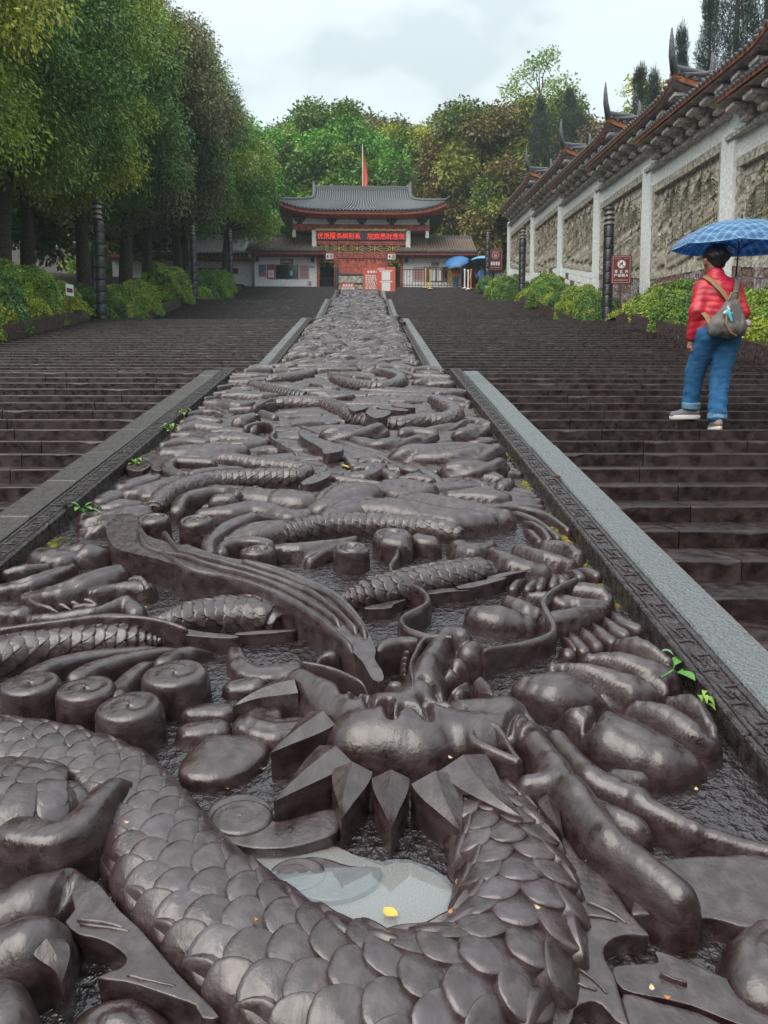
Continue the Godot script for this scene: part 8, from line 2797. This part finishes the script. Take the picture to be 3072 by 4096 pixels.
func build_people() -> void:
	mat("skin", lin(0.36, 0.19, 0.13), 0.55)
	M.skin.subsurf_scatter_enabled = true
	M.skin.subsurf_scatter_strength = 0.15
	var hairm := mat("hair", lin(0.012, 0.01, 0.011), 0.4)
	var jk := grain("jacket_nylon", lin(0.72, 0.03, 0.055), M.cloudy, 2.0, 0.36, null, 0.0, null, 0.5, false)
	var jn := grain("denim", lin(0.03, 0.13, 0.28), noise_tex(81, 0.012, 5, Color(0.75, 0.8, 0.85), Color(1.25, 1.25, 1.2), Color(0.95, 0.97, 1.0)), 1.6, 0.85, M.fine, 0.1, null, 0.4, false)
	var jl := grain("denim_fold", lin(0.2, 0.38, 0.55), M.cloudy, 3.0, 0.85, M.fine, 0.1, null, 0.4, false)
	var pk := grain("pack_cloth", lin(0.2, 0.185, 0.17), M.cloudy, 3.0, 0.55, M.fine, 0.1, null, 0.4, false)
	mat("pack_strap", lin(0.13, 0.12, 0.115), 0.6)
	mat("tan_strap", lin(0.27, 0.17, 0.085), 0.6)
	grain("shoe_mesh", lin(0.22, 0.23, 0.25), M.speck, 6.0, 0.8, null, 0.0, null, 0.4, false)
	mat("shoe_sole", lin(0.6, 0.58, 0.56), 0.6)
	mat("shoe_tan", lin(0.3, 0.2, 0.17), 0.8)
	mat("pompom", lin(0.45, 0.33, 0.38), 0.95)
	var um := mat("umbrella_cloth", Color.WHITE, 0.5)
	um.albedo_texture = plaid()
	um.uv1_triplanar = true
	um.uv1_scale = Vector3.ONE * 3.6
	um.backlight_enabled = true
	um.backlight = lin(0.05, 0.2, 0.4)
	# walker: local x right, z towards the viewer; the right foot carries the weight
	var step_y := 0.0981 * roundf((6.95 - 3.252) / 0.4286) + ground_y(3.252)
	var p := thing("person", "person in red quilted jacket and blue jeans climbing the right stairs with a backpack", "person", Vector3(3.425, 0.0, -6.9))
	var nd := floorf((6.9 - 3.252) / 0.4286)
	p.position.y = ground_y(3.252 + nd * 0.4286)
	var rise := 0.0981
	var hip_r := Vector3(0.085, 0.84, 0.0)
	var knee_r := Vector3(0.055, 0.46, -0.04)
	var ank_r := Vector3(0.015, 0.085, 0.03)
	var hip_l := Vector3(-0.09, 0.86, 0.0)
	var knee_l := Vector3(-0.12, 0.54, -0.15)
	var ank_l := Vector3(-0.12, 0.198, -0.22)
	var body := MB.new()
	# head, neck and hidden body, one surface
	flesh(body, [
		[Vector3(-0.035, 1.5, -0.04), 0.082, Vector3(-0.035, 1.53, -0.06), 0.085],
		[Vector3(-0.04, 1.44, -0.09), 0.055, Vector3(-0.035, 1.49, -0.08), 0.07],
		[Vector3(-0.03, 1.3, 0.0), 0.055, Vector3(-0.035, 1.44, -0.02), 0.052],
		[Vector3(-0.125, 1.465, -0.03), 0.012, Vector3(-0.122, 1.5, -0.022), 0.018],
		[Vector3(0.052, 1.465, -0.05), 0.012, Vector3(0.05, 1.5, -0.045), 0.018],
		[Vector3(-0.045, 1.47, -0.16), 0.012, Vector3(-0.043, 1.5, -0.145), 0.009],
		[Vector3(0.0, 0.9, 0.0), 0.09, Vector3(-0.02, 1.28, 0.0), 0.1],
		[hip_r, 0.06, knee_r, 0.045], [knee_r, 0.045, ank_r, 0.035],
		[hip_l, 0.06, knee_l, 0.045], [knee_l, 0.045, ank_l, 0.035],
		[Vector3(-0.14, 1.26, 0.0), 0.045, Vector3(-0.2, 1.02, 0.03), 0.035], [Vector3(-0.2, 1.02, 0.03), 0.035, Vector3(-0.215, 0.8, -0.04), 0.025],
		[Vector3(0.13, 1.26, 0.0), 0.045, Vector3(0.19, 1.05, 0.02), 0.035], [Vector3(0.19, 1.05, 0.02), 0.035, Vector3(0.14, 1.12, -0.24), 0.025],
	], 0.011, 0.02)
	# hands: fingers curled, one by the hip, one round the umbrella handle
	for hd in [[Vector3(-0.217, 0.765, -0.05), Vector3(0, -1, -0.25).normalized(), Vector3(0, 0, -1)], [Vector3(0.125, 1.14, -0.27), Vector3(-0.6, 0.25, -0.5).normalized(), Vector3(0, 1, 0)]]:
		var c: Vector3 = hd[0]
		var fw: Vector3 = hd[1]
		var sp: Vector3 = hd[2]
		var bones := [[c - fw * 0.035, 0.024, c + fw * 0.02, 0.027]]
		var curl := fw.cross(sp).normalized() * (1.0 if c.x < 0 else -1.0)
		for k in 4:
			var o := c + fw * 0.035 + sp * (-0.028 + 0.019 * k)
			var l: float = [0.026, 0.03, 0.031, 0.024][k]
			var a1 := o + (fw * 0.8 + curl * 0.5).normalized() * l
			var a2 := a1 + (fw * 0.1 + curl).normalized() * l * 0.8
			bones.append([o, 0.0095, a1, 0.009])
			bones.append([a1, 0.009, a2, 0.008])
		bones.append([c - fw * 0.01 + sp * 0.03, 0.011, c + fw * 0.03 + sp * 0.045 + curl * 0.02, 0.009])
		flesh(body, bones, 0.004, 0.008)
	put("body", body.mesh(), M.skin, p)
	var hair := MB.new()
	flesh(hair, [
		[Vector3(-0.035, 1.545, -0.04), 0.094, Vector3(-0.03, 1.545, -0.015), 0.096],
		[Vector3(-0.02, 1.47, 0.03), 0.06, Vector3(-0.025, 1.52, 0.035), 0.08],
		[Vector3(0.035, 1.53, 0.045), 0.05, Vector3(0.055, 1.545, 0.045), 0.035],
		[Vector3(-0.03, 1.58, 0.02), 0.05, Vector3(0.0, 1.585, 0.04), 0.045],
	], 0.008, 0.02, func(q: Vector3) -> float: return 0.003 * sin(q.x * 130.0 + q.y * 50.0) + 0.004 * wobble.get_noise_3d(q.x * 60.0, q.y * 60.0, q.z * 60.0))
	put("hair", hair.mesh(), hairm, p)
	var clip := MB.new()
	for k in 5:
		clip.box(Vector3(0.01 + 0.012 * k, 1.565 - 0.008 * k, 0.112), Vector3(0.008, 0.02, 0.01), Basis(Vector3.BACK, 0.4), 0.002)
	put("hair_clip", clip.mesh(), M.lamp_grey, p)
	# quilted jacket
	var jacket := MB.new()
	flesh(jacket, [
		[Vector3(-0.075, 0.88, 0.005), 0.122, Vector3(-0.065, 1.2, 0.0), 0.11], [Vector3(0.07, 0.88, 0.005), 0.122, Vector3(0.055, 1.2, 0.0), 0.11],
		[Vector3(-0.0, 0.92, 0.01), 0.12, Vector3(-0.01, 1.24, 0.015), 0.115],
		[Vector3(-0.115, 1.26, 0.0), 0.08, Vector3(0.1, 1.26, 0.0), 0.08],
		[Vector3(-0.02, 1.3, 0.0), 0.085, Vector3(-0.03, 1.375, -0.01), 0.072],
		[Vector3(-0.15, 1.25, 0.0), 0.072, Vector3(-0.205, 1.04, 0.035), 0.062], [Vector3(-0.205, 1.04, 0.035), 0.062, Vector3(-0.215, 0.83, -0.03), 0.047],
		[Vector3(0.135, 1.25, 0.0), 0.072, Vector3(0.2, 1.03, 0.035), 0.062], [Vector3(0.2, 1.03, 0.035), 0.06, Vector3(0.14, 1.12, -0.22), 0.047],
	], 0.0105, 0.035, func(q: Vector3) -> float:
		var ph := fposmod((q.y + 0.012 * sin(q.x * 14.0 + q.z * 9.0)) / 0.054, 1.0)
		return 0.0045 * exp(-pow((ph - 0.5) / 0.13, 2.0)) - 0.002 + 0.006 * wobble.get_noise_3d(q.x * 40.0, q.y * 26.0, q.z * 40.0))
	put("jacket", jacket.mesh(), jk, p)
	# jeans
	var jeans := MB.new()
	flesh(jeans, [
		[Vector3(-0.075, 0.86, 0.015), 0.125, Vector3(0.07, 0.85, 0.015), 0.125],
		[hip_l + Vector3(0.0, -0.03, 0.01), 0.115, knee_l, 0.083], [knee_l, 0.083, ank_l + Vector3(0, 0.06, -0.015), 0.076],
		[hip_r + Vector3(0.0, -0.03, 0.01), 0.118, knee_r, 0.086], [knee_r, 0.086, ank_r + Vector3(0, 0.05, 0), 0.079],
	], 0.0115, 0.03, func(q: Vector3) -> float: return 0.007 * wobble.get_noise_3d(q.x * 22.0, q.y * 70.0, q.z * 22.0) + 0.004 * sin(q.y * 60.0 + q.x * 25.0) * clampf((0.6 - q.y) * 3.0, 0.0, 1.0))
	put("jeans", jeans.mesh(), jn, p)
	for q in [[ank_l, 0.0], [ank_r, 0.0]]:
		var a: Vector3 = q[0]
		var cf := MB.new()
		var up := ((knee_l if a == ank_l else knee_r) - a).normalized()
		cf.tube([a + up * 0.005, a + up * 0.012, a + up * 0.055, a + up * 0.062], [0.078, 0.084, 0.084, 0.078], 18)
		put("cuff", cf.mesh(), jl, p)
	# shoes
	for q in [[ank_l, 0.0, -1.15], [ank_r, 0.05, 0.12]]:
		var a: Vector3 = q[0]
		var bs := Basis.from_euler(Vector3(-q[1], -q[2], 0))
		var sh := MB.new()
		flesh(sh, [[Vector3(0, -0.035, 0.03), 0.04, Vector3(0, -0.04, -0.06), 0.042], [Vector3(0, -0.04, -0.06), 0.04, Vector3(0, -0.055, -0.15), 0.033], [Vector3(0, 0.0, 0.01), 0.045, Vector3(0, -0.03, -0.02), 0.045]], 0.008, 0.02)
		var o := put("shoe", sh.mesh(), M.shoe_mesh, p)
		o.transform = Transform3D(bs, a)
		var so := MB.new()
		var rows := []
		for lv in [[0.9, -0.098], [1.0, -0.09], [1.02, -0.07], [0.97, -0.058]]:
			var row := []
			for k in 22:
				var an := TAU * k / 22.0
				var zz := sin(an) * 0.135
				row.append(Vector3(cos(an) * (0.047 + 0.006 * cos(an * 2.0)) * lv[0], lv[1], zz * lv[0] - 0.05))
			row.reverse()
			rows.append(row)
		so.grid(rows, true)
		var r0: Array = rows[0].duplicate()
		r0.reverse()
		so.face(r0)
		so.face(rows[-1])
		var s1 := put("sole", so.mesh(), M.shoe_sole, o)
		var hc := MB.new()
		flesh(hc, [[Vector3(0, -0.03, 0.045), 0.036, Vector3(0, -0.01, 0.045), 0.03]], 0.008, 0.01)
		put("heel_patch", hc.mesh(), M.shoe_tan, o)
	# backpack worn on the back: its own thing
	var bp := thing("backpack", "grey-brown drawstring backpack with a blue charm worn on the red jacket", "backpack", p.position + Vector3(-0.045, 0.0, 0.0))
	var pb := MB.new()
	flesh(pb, [
		[Vector3(-0.05, 0.87, 0.185), 0.075, Vector3(0.135, 0.87, 0.185), 0.075],
		[Vector3(-0.03, 0.9, 0.185), 0.085, Vector3(0.07, 1.05, 0.17), 0.06], [Vector3(0.13, 0.9, 0.185), 0.08, Vector3(0.1, 1.07, 0.17), 0.058],
		[Vector3(0.05, 0.88, 0.2), 0.085, Vector3(0.08, 1.08, 0.165), 0.05],
	], 0.009, 0.02, func(q: Vector3) -> float: return 0.008 * wobble.get_noise_3d(q.x * 40.0, q.y * 30.0, q.z * 30.0))
	put("bag", pb.mesh(), pk, bp)
	slab("front_panel", M.pack_strap, bp, 0.035, 0.125, 0.86, 1.07, 0.255, 0.266, 0.004)
	var sts := [[[Vector3(0.06, 1.12, 0.16), Vector3(0.0, 1.2, 0.15), Vector3(-0.07, 1.29, 0.11), Vector3(-0.11, 1.345, 0.04), Vector3(-0.12, 1.33, -0.07)], M.tan_strap], [[Vector3(0.1, 1.12, 0.16), Vector3(0.13, 1.2, 0.14), Vector3(0.16, 1.29, 0.1), Vector3(0.17, 1.34, 0.03), Vector3(0.16, 1.3, -0.07)], M.pack_strap], [[Vector3(-0.09, 0.9, 0.18), Vector3(-0.12, 0.98, 0.14), Vector3(-0.14, 1.05, 0.06)], M.tan_strap]]
	for q in sts:
		var sb := MB.new()
		var rows := []
		var pts: Array = q[0]
		for i in pts.size():
			var t: Vector3 = (pts[mini(i + 1, pts.size() - 1)] - pts[maxi(i - 1, 0)]).normalized()
			var sd := t.cross(Vector3(0, 0.4, 1)).normalized() * 0.02
			rows.append([pts[i] - sd, pts[i] - sd + Vector3(0, 0.003, 0.006), pts[i] + sd + Vector3(0, 0.003, 0.006), pts[i] + sd])
		sb.grid(rows)
		put("shoulder_strap", sb.mesh(), q[1], bp)
	var lp := MB.new()
	lp.tube([Vector3(0.04, 1.11, 0.2), Vector3(0.06, 1.17, 0.215), Vector3(0.11, 1.18, 0.215), Vector3(0.14, 1.15, 0.2), Vector3(0.13, 1.1, 0.2)], [0.009], 6)
	put("carry_loop", lp.mesh(), M.tan_strap, bp)
	var ch := MB.new()
	ch.tube([Vector3(0.0, 1.02, 0.27), Vector3(0.01, 0.99, 0.285), Vector3(0.035, 0.92, 0.285)], [0.012, 0.018, 0.01], 7)
	ch.tube([Vector3(-0.02, 0.985, 0.28), Vector3(0.045, 0.985, 0.285)], [0.01, 0.008], 6)
	put("charm", ch.mesh(), M.cyan_paint, bp)
	var ch2 := MB.new()
	ch2.tube([Vector3(0.005, 1.05, 0.262), Vector3(0.02, 1.02, 0.275), Vector3(-0.02, 1.0, 0.275), Vector3(-0.03, 0.985, 0.275)], [0.008], 6)
	put("charm_ring", ch2.mesh(), M.white_plastic, bp)
	var tg := MB.new()
	tg.tube([Vector3(-0.005, 0.98, 0.275), Vector3(-0.01, 0.9, 0.285), Vector3(0.03, 0.83, 0.275), Vector3(0.1, 0.8, 0.25)], [0.012, 0.012, 0.01, 0.008], 5)
	put("strap_tail", tg.mesh(), M.tan_strap, bp)
	var pm := MB.new()
	flesh(pm, [[Vector3(0.225, 0.92, 0.17), 0.032, Vector3(0.232, 0.915, 0.17), 0.032]], 0.006, 0.01, func(q: Vector3) -> float: return 0.012 * wobble.get_noise_3d(q.x * 160.0, q.y * 160.0, q.z * 160.0))
	put("pompom", pm.mesh(), M.pompom, bp)
	# umbrella
	var u := thing("umbrella", "blue plaid umbrella held over the person in the red jacket", "umbrella", p.position + Vector3(0.26, 1.65, -0.2))
	u.basis = Basis.from_euler(Vector3(0.10, 0.35, 0.02))
	canopy(u, 0.59, 0.24, um, M.black_metal)
	# far visitors under umbrellas by the right wing
	far_person(Vector3(7.2, 13.0, -58.9), M.orange_plastic, M.denim, "person in orange seen behind the railing under a blue umbrella", "blue umbrella tilted over the person in orange", M.far_blue if M.has("far_blue") else mat("far_blue", lin(0.035, 0.16, 0.38), 0.5), 0.55, 0.25)
	far_person(Vector3(9.05, 12.75, -58.2), M.far_blue, M.black_metal, "person in a blue raincoat on the ramp under a pale blue umbrella", "pale blue umbrella over the person in the raincoat", mat("far_pale", lin(0.14, 0.38, 0.55), 0.5), 0.0, 0.45)

func far_person(at: Vector3, coat: Material, legs: Material, label: String, ulabel: String, um: Material, tilt: float, lift: float) -> void:
	var p := thing("person", label, "person", at)
	var b := MB.new()
	flesh(b, [[Vector3(0, 1.52, 0), 0.09, Vector3(0, 1.58, 0), 0.09], [Vector3(0, 1.3, 0), 0.05, Vector3(0, 1.45, 0), 0.05], [Vector3(-0.06, 0.85, 0), 0.1, Vector3(-0.06, 1.25, 0), 0.1], [Vector3(0.06, 0.85, 0), 0.1, Vector3(0.06, 1.25, 0), 0.1], [Vector3(-0.09, 0.85, 0), 0.08, Vector3(-0.1, 0.05, 0), 0.05], [Vector3(0.09, 0.85, 0), 0.08, Vector3(0.1, 0.05, 0), 0.05]], 0.03, 0.03)
	put("body", b.mesh(), M.skin, p)
	var c := MB.new()
	flesh(c, [[Vector3(-0.1, 0.8, 0), 0.13, Vector3(-0.09, 1.28, 0), 0.12], [Vector3(0.1, 0.8, 0), 0.13, Vector3(0.09, 1.28, 0), 0.12], [Vector3(-0.18, 1.28, 0), 0.07, Vector3(-0.26, 0.95, 0.05), 0.06], [Vector3(0.18, 1.28, 0), 0.07, Vector3(0.25, 1.05, 0.1), 0.06], [Vector3(0.25, 1.05, 0.1), 0.06, Vector3(0.1, 1.2, 0.25), 0.05]], 0.03, 0.04)
	put("coat", c.mesh(), coat, p)
	var l := MB.new()
	flesh(l, [[Vector3(-0.09, 0.82, 0), 0.1, Vector3(-0.1, 0.1, 0), 0.07], [Vector3(0.09, 0.82, 0), 0.1, Vector3(0.1, 0.1, 0), 0.07]], 0.03, 0.03)
	put("trousers", l.mesh(), legs, p)
	var h := MB.new()
	flesh(h, [[Vector3(0, 1.6, -0.02), 0.1, Vector3(0, 1.58, -0.03), 0.1]], 0.025, 0.02)
	put("hair", h.mesh(), M.hair, p)
	var u := thing("umbrella", ulabel, "umbrella", at + Vector3(0.05, 1.55 + lift, 0.2))
	u.basis = Basis.from_euler(Vector3(tilt, 0.2, tilt * 0.6))
	canopy(u, 0.95, 0.32, um, M.black_metal)

# ---------------------------------------------------------------- water, fallen leaves, weeds
func on_relief(x: float, s: float, h: float) -> Vector3:
	var fr: Transform3D = relief_frame(0)[0]
	return fr * Vector3(x, h, -s)

func weed(label: String, x: float, s: float, tall: float, broad: float, n: int, col: Color, seed_: int) -> void:
	var r := RandomNumberGenerator.new()
	r.seed = seed_
	var t := thing("weed", label, "weed", on_relief(x, s, 0.0))
	for k in n:
		var b := MB.new()
		var an := TAU * k / n + r.randf_range(-0.4, 0.4)
		var out := Vector3(cos(an), 0, sin(an))
		var h := tall * r.randf_range(0.6, 1.1)
		var l := broad * r.randf_range(2.2, 3.2)
		var base := Vector3(0, h * 0.55, 0)
		b.tube([Vector3.ZERO, base, base + out * l * 0.25 + Vector3(0, h * 0.2, 0)], [0.003, 0.0025, 0.002], 5)
		var rows := []
		var sd := out.cross(Vector3.UP)
		for i in 6:
			var f := i / 5.0
			var w := broad * 0.5 * sin(PI * clampf(f * 0.93 + 0.05, 0.0, 1.0))
			var c := base + out * l * (0.2 + 0.8 * f) + Vector3(0, h * (0.2 + 0.5 * f - 0.55 * f * f), 0)
			rows.append([c - sd * w, c - Vector3(0, broad * 0.08, 0), c + sd * w])
		b.grid(rows)
		put("leaf", b.mesh(), mat("weed_leaf_%d" % seed_, col, 0.45) if not M.has("weed_leaf_%d" % seed_) else M["weed_leaf_%d" % seed_], t)

func leaf_shape(l: float, w: float, curl: float) -> ArrayMesh:
	var b := MB.new()
	var rows := []
	for i in 7:
		var f := i / 6.0
		var ww := w * 0.5 * sin(PI * clampf(pow(f, 0.8), 0.0, 1.0)) + 0.0005
		var y := curl * (f - 0.5) * (f - 0.5) + 0.002
		rows.append([Vector3(-ww, y + ww * 0.35, (f - 0.5) * l), Vector3(0, y, (f - 0.5) * l), Vector3(ww, y + ww * 0.35, (f - 0.5) * l)])
	b.grid(rows)
	return b.mesh()

func build_small() -> void:
	# rain pool held behind the coil of the near dragon: clear water over pale silt
	var shore := [[-0.118, 1.877], [-0.063, 1.794], [0.024, 1.667], [0.099, 1.599], [0.183, 1.553], [0.255, 1.522], [0.289, 1.517], [0.333, 1.52], [0.396, 1.544], [0.442, 1.577], [0.474, 1.622], [0.476, 1.66], [0.451, 1.721], [0.419, 1.765], [0.367, 1.799], [0.33, 1.8], [0.305, 1.79], [0.244, 1.82], [0.2, 1.85], [0.137, 1.86], [0.036, 1.86], [-0.037, 1.87], [-0.104, 1.885]]
	var c := Vector2(0.2, 1.7)
	var poly := PackedVector2Array()
	for q in shore:
		poly.append(c + (Vector2(q[0], q[1]) - c) * 1.04)
	var wm := mat("rain_water", Color(0.8, 0.84, 0.86, 0.04), 0.015, 1.0, 0.2)
	wm.transparency = BaseMaterial3D.TRANSPARENCY_ALPHA
	var wb := MB.new()
	var tr := Geometry2D.triangulate_polygon(poly)
	for q in poly:
		wb.p(Vector3(q.x, 0.398, -q.y))
	for k in range(0, tr.size(), 3):
		var ar := (poly[tr[k + 1]] - poly[tr[k]]).cross(poly[tr[k + 2]] - poly[tr[k]])
		if ar > 0.0:
			wb.tri(tr[k], tr[k + 1], tr[k + 2])
		else:
			wb.tri(tr[k], tr[k + 2], tr[k + 1])
	var water := put("water", wb.mesh(), wm)
	struct(water)
	tag(water, "rain pool held between the dragon's coil and its mane tufts")
	var silt := grain("silt", lin(0.28, 0.25, 0.215), M.speck, 5.0, 0.9, M.fine, 0.1)
	var sb := MB.new()
	var sp := PackedVector2Array()
	for q in shore:
		sp.append(c + (Vector2(q[0], q[1]) - c) * 1.1)
	var fr: Transform3D = relief_frame(0)[0]
	var rows := []
	for k in 6:
		var row := []
		for q in sp:
			var w := c.lerp(q, k / 5.0)
			var yy := -0.03 + 0.229 * w.y + 0.007
			row.append(Vector3(w.x, yy if k < 5 else yy - 0.006, -w.y))
		rows.append(row)
	rows.reverse()
	sb.grid(rows, true)
	struct(put("pool_bed", sb.mesh(), silt))
	# a ring where a raindrop fell
	var rg := MB.new()
	for q in [[0.022, 0.0012], [0.03, 0.0008]]:
		var ring := []
		for k in 25:
			ring.append(Vector3(0.112 + cos(TAU * k / 24.0) * q[0], 0.3982, -1.63 + sin(TAU * k / 24.0) * q[0]))
		rg.tube(ring, [q[1]], 5, false)
	tag(put("ripple", rg.mesh(), wm), "round raindrop ripple on the pool near the coil", "ripple")
	# leaves and petals
	var yl := mat("yellow_leaf", lin(0.62, 0.47, 0.09), 0.6)
	var pl := mat("pale_petal", lin(0.6, 0.42, 0.24), 0.7)
	var orr := mat("orange_petal", lin(0.5, 0.19, 0.07), 0.7)
	var o := put("fallen_leaf", leaf_shape(0.042, 0.03, 0.03), yl)
	o.position = Vector3(0.324, 0.4, -1.575)
	o.rotation.y = 0.8
	tag(o, "yellow leaf floating on the rain pool", "leaf")
	var big := [[0.0, 5.34, 0.16, 0.05, "long yellow leaf on the slab above the scaled coil"], [0.165, 5.17, 0.13, 0.085, "broad pale yellow leaf at the foot of the feather wing"], [-0.885, 5.36, 0.07, 0.04, "small brown-yellow leaf beside the thin whisker on the slab"], [-1.3, 4.0, 0.09, 0.03, "curled brown leaf beside the left edging under the weed"], [1.5, 4.6, 0.06, 0.05, "orange-yellow leaf lying on the right coping slab"]]
	for q in big:
		var l := put("fallen_leaf", leaf_shape(q[2], q[3], 0.08), yl if q[4].begins_with("long") or q[4].begins_with("broad") else orr)
		l.position = on_relief(q[0], q[1], 0.012 if q[0] < 1.4 else 0.1)
		l.rotation = Vector3(0.223, 1.1 + q[0], 0)
		tag(l, q[4], "leaf")
	var spots := [[0.479, 1.306, 0.065], [-0.308, 1.458, 0.115], [-0.678, 1.765, 0.14], [-0.365, 1.332, 0.0], [-0.302, 1.322, 0.0], [-0.284, 1.292, 0.0], [0.046, 1.161, 0.115], [0.255, 1.173, 0.09], [0.629, 1.178, 0.12], [0.79, 1.362, 0.0], [0.77, 1.297, 0.0], [0.83, 1.04, 0.055], [0.85, 1.02, 0.055], [-0.116, 1.725, 0.0], [-0.025, 1.813, 0.0], [-0.194, 1.657, 0.0], [-0.336, 1.815, 0.0], [-0.195, 1.655, 0.0], [0.447, 1.179, 0.11], [0.498, 1.664, 0.14], [-0.664, 2.919, 0.0], [-0.813, 3.01, 0.09], [1.2, 1.7, 0.0], [1.28, 1.9, 0.0], [0.6, 2.4, 0.0], [-0.3, 2.35, 0.0]]
	var petal := leaf_shape(0.014, 0.009, 0.02)
	for k in spots.size():
		var q: Array = spots[k]
		var l := put("fallen_petal", petal, pl if k % 3 else orr)
		l.position = on_relief(q[0], q[1], q[2] + 0.004)
		l.rotation = Vector3(0.2, k * 1.7, 0.1)
		tag(l, "tiny dry petal lying on the wet carved relief", "petal", "dry petals scattered on the relief")
	# weeds in the joints
	var g1 := lin(0.09, 0.26, 0.04)
	var g2 := lin(0.2, 0.34, 0.05)
	weed("large-leaved green weed growing beside the right edging by the round boulder", 1.34, 2.25, 0.1, 0.05, 6, g1, 1)
	weed("upright pale green weed just below the large-leaved one at the right edging", 1.35, 2.02, 0.13, 0.018, 9, g2, 2)
	weed("grey-green weed leaning over the hollow beside the right edging", 1.33, 2.36, 0.1, 0.022, 7, lin(0.2, 0.3, 0.16), 3)
	weed("bright green weed beside the left edging above the two-lobed cloud", -1.32, 4.06, 0.13, 0.035, 7, g1, 4)
	weed("small green fern-like weed at the left edging, middle of the relief", -1.33, 6.2, 0.14, 0.03, 9, g2, 5)
	weed("yellow-green sprig at the left edging, highest one", -1.34, 6.75, 0.16, 0.025, 6, g2, 6)
	weed("spreading weed at the left edging beside the flat discs", -1.34, 5.2, 0.1, 0.03, 9, g2, 7)
	weed("tiny flowering sprout between the two stone toes", 0.956, 1.7, 0.05, 0.01, 6, g2, 8)
	# moss along the joints
	var ms := mat("moss_green", Color.WHITE, 0.95)
	ms.vertex_color_use_as_albedo = true
	var mb := MB.new()
	mb.lathe([[0.012, -0.004], [0.011, 0.003], [0.006, 0.008], [0.0, 0.009]], 6)
	var mm := mb.mesh()
	var r := RandomNumberGenerator.new()
	r.seed = 44
	var ts := []
	var cs := []
	for sp2 in [[1.36, 2.9, 4.9, 420], [-1.37, 3.3, 3.8, 120], [-1.37, 5.0, 5.8, 140], [-1.37, 4.1, 4.4, 40], [1.37, 5.5, 8.0, 160]]:
		for k in sp2[3]:
			var x: float = sp2[0] - signf(sp2[0]) * absf(r.randfn()) * 0.022
			var s := r.randf_range(sp2[1], sp2[2])
			if sin(s * 7.0) + sin(s * 17.0) < -0.2:
				continue
			ts.append(Transform3D(Basis.from_euler(Vector3(0.22, r.randf() * TAU, 0)).scaled(Vector3.ONE * r.randf_range(0.6, 1.5)), on_relief(x, s, 0.0)))
			var v := r.randf_range(0.6, 1.3)
			cs.append(Color(0.2 * v, 0.15 * v, 0.02) if r.randf() < 0.6 else Color(0.07 * v, 0.1 * v, 0.02))
	tag(stuff(multi("moss", mm, ms, ts, cs)), "olive moss in the joints along the edging of the relief")
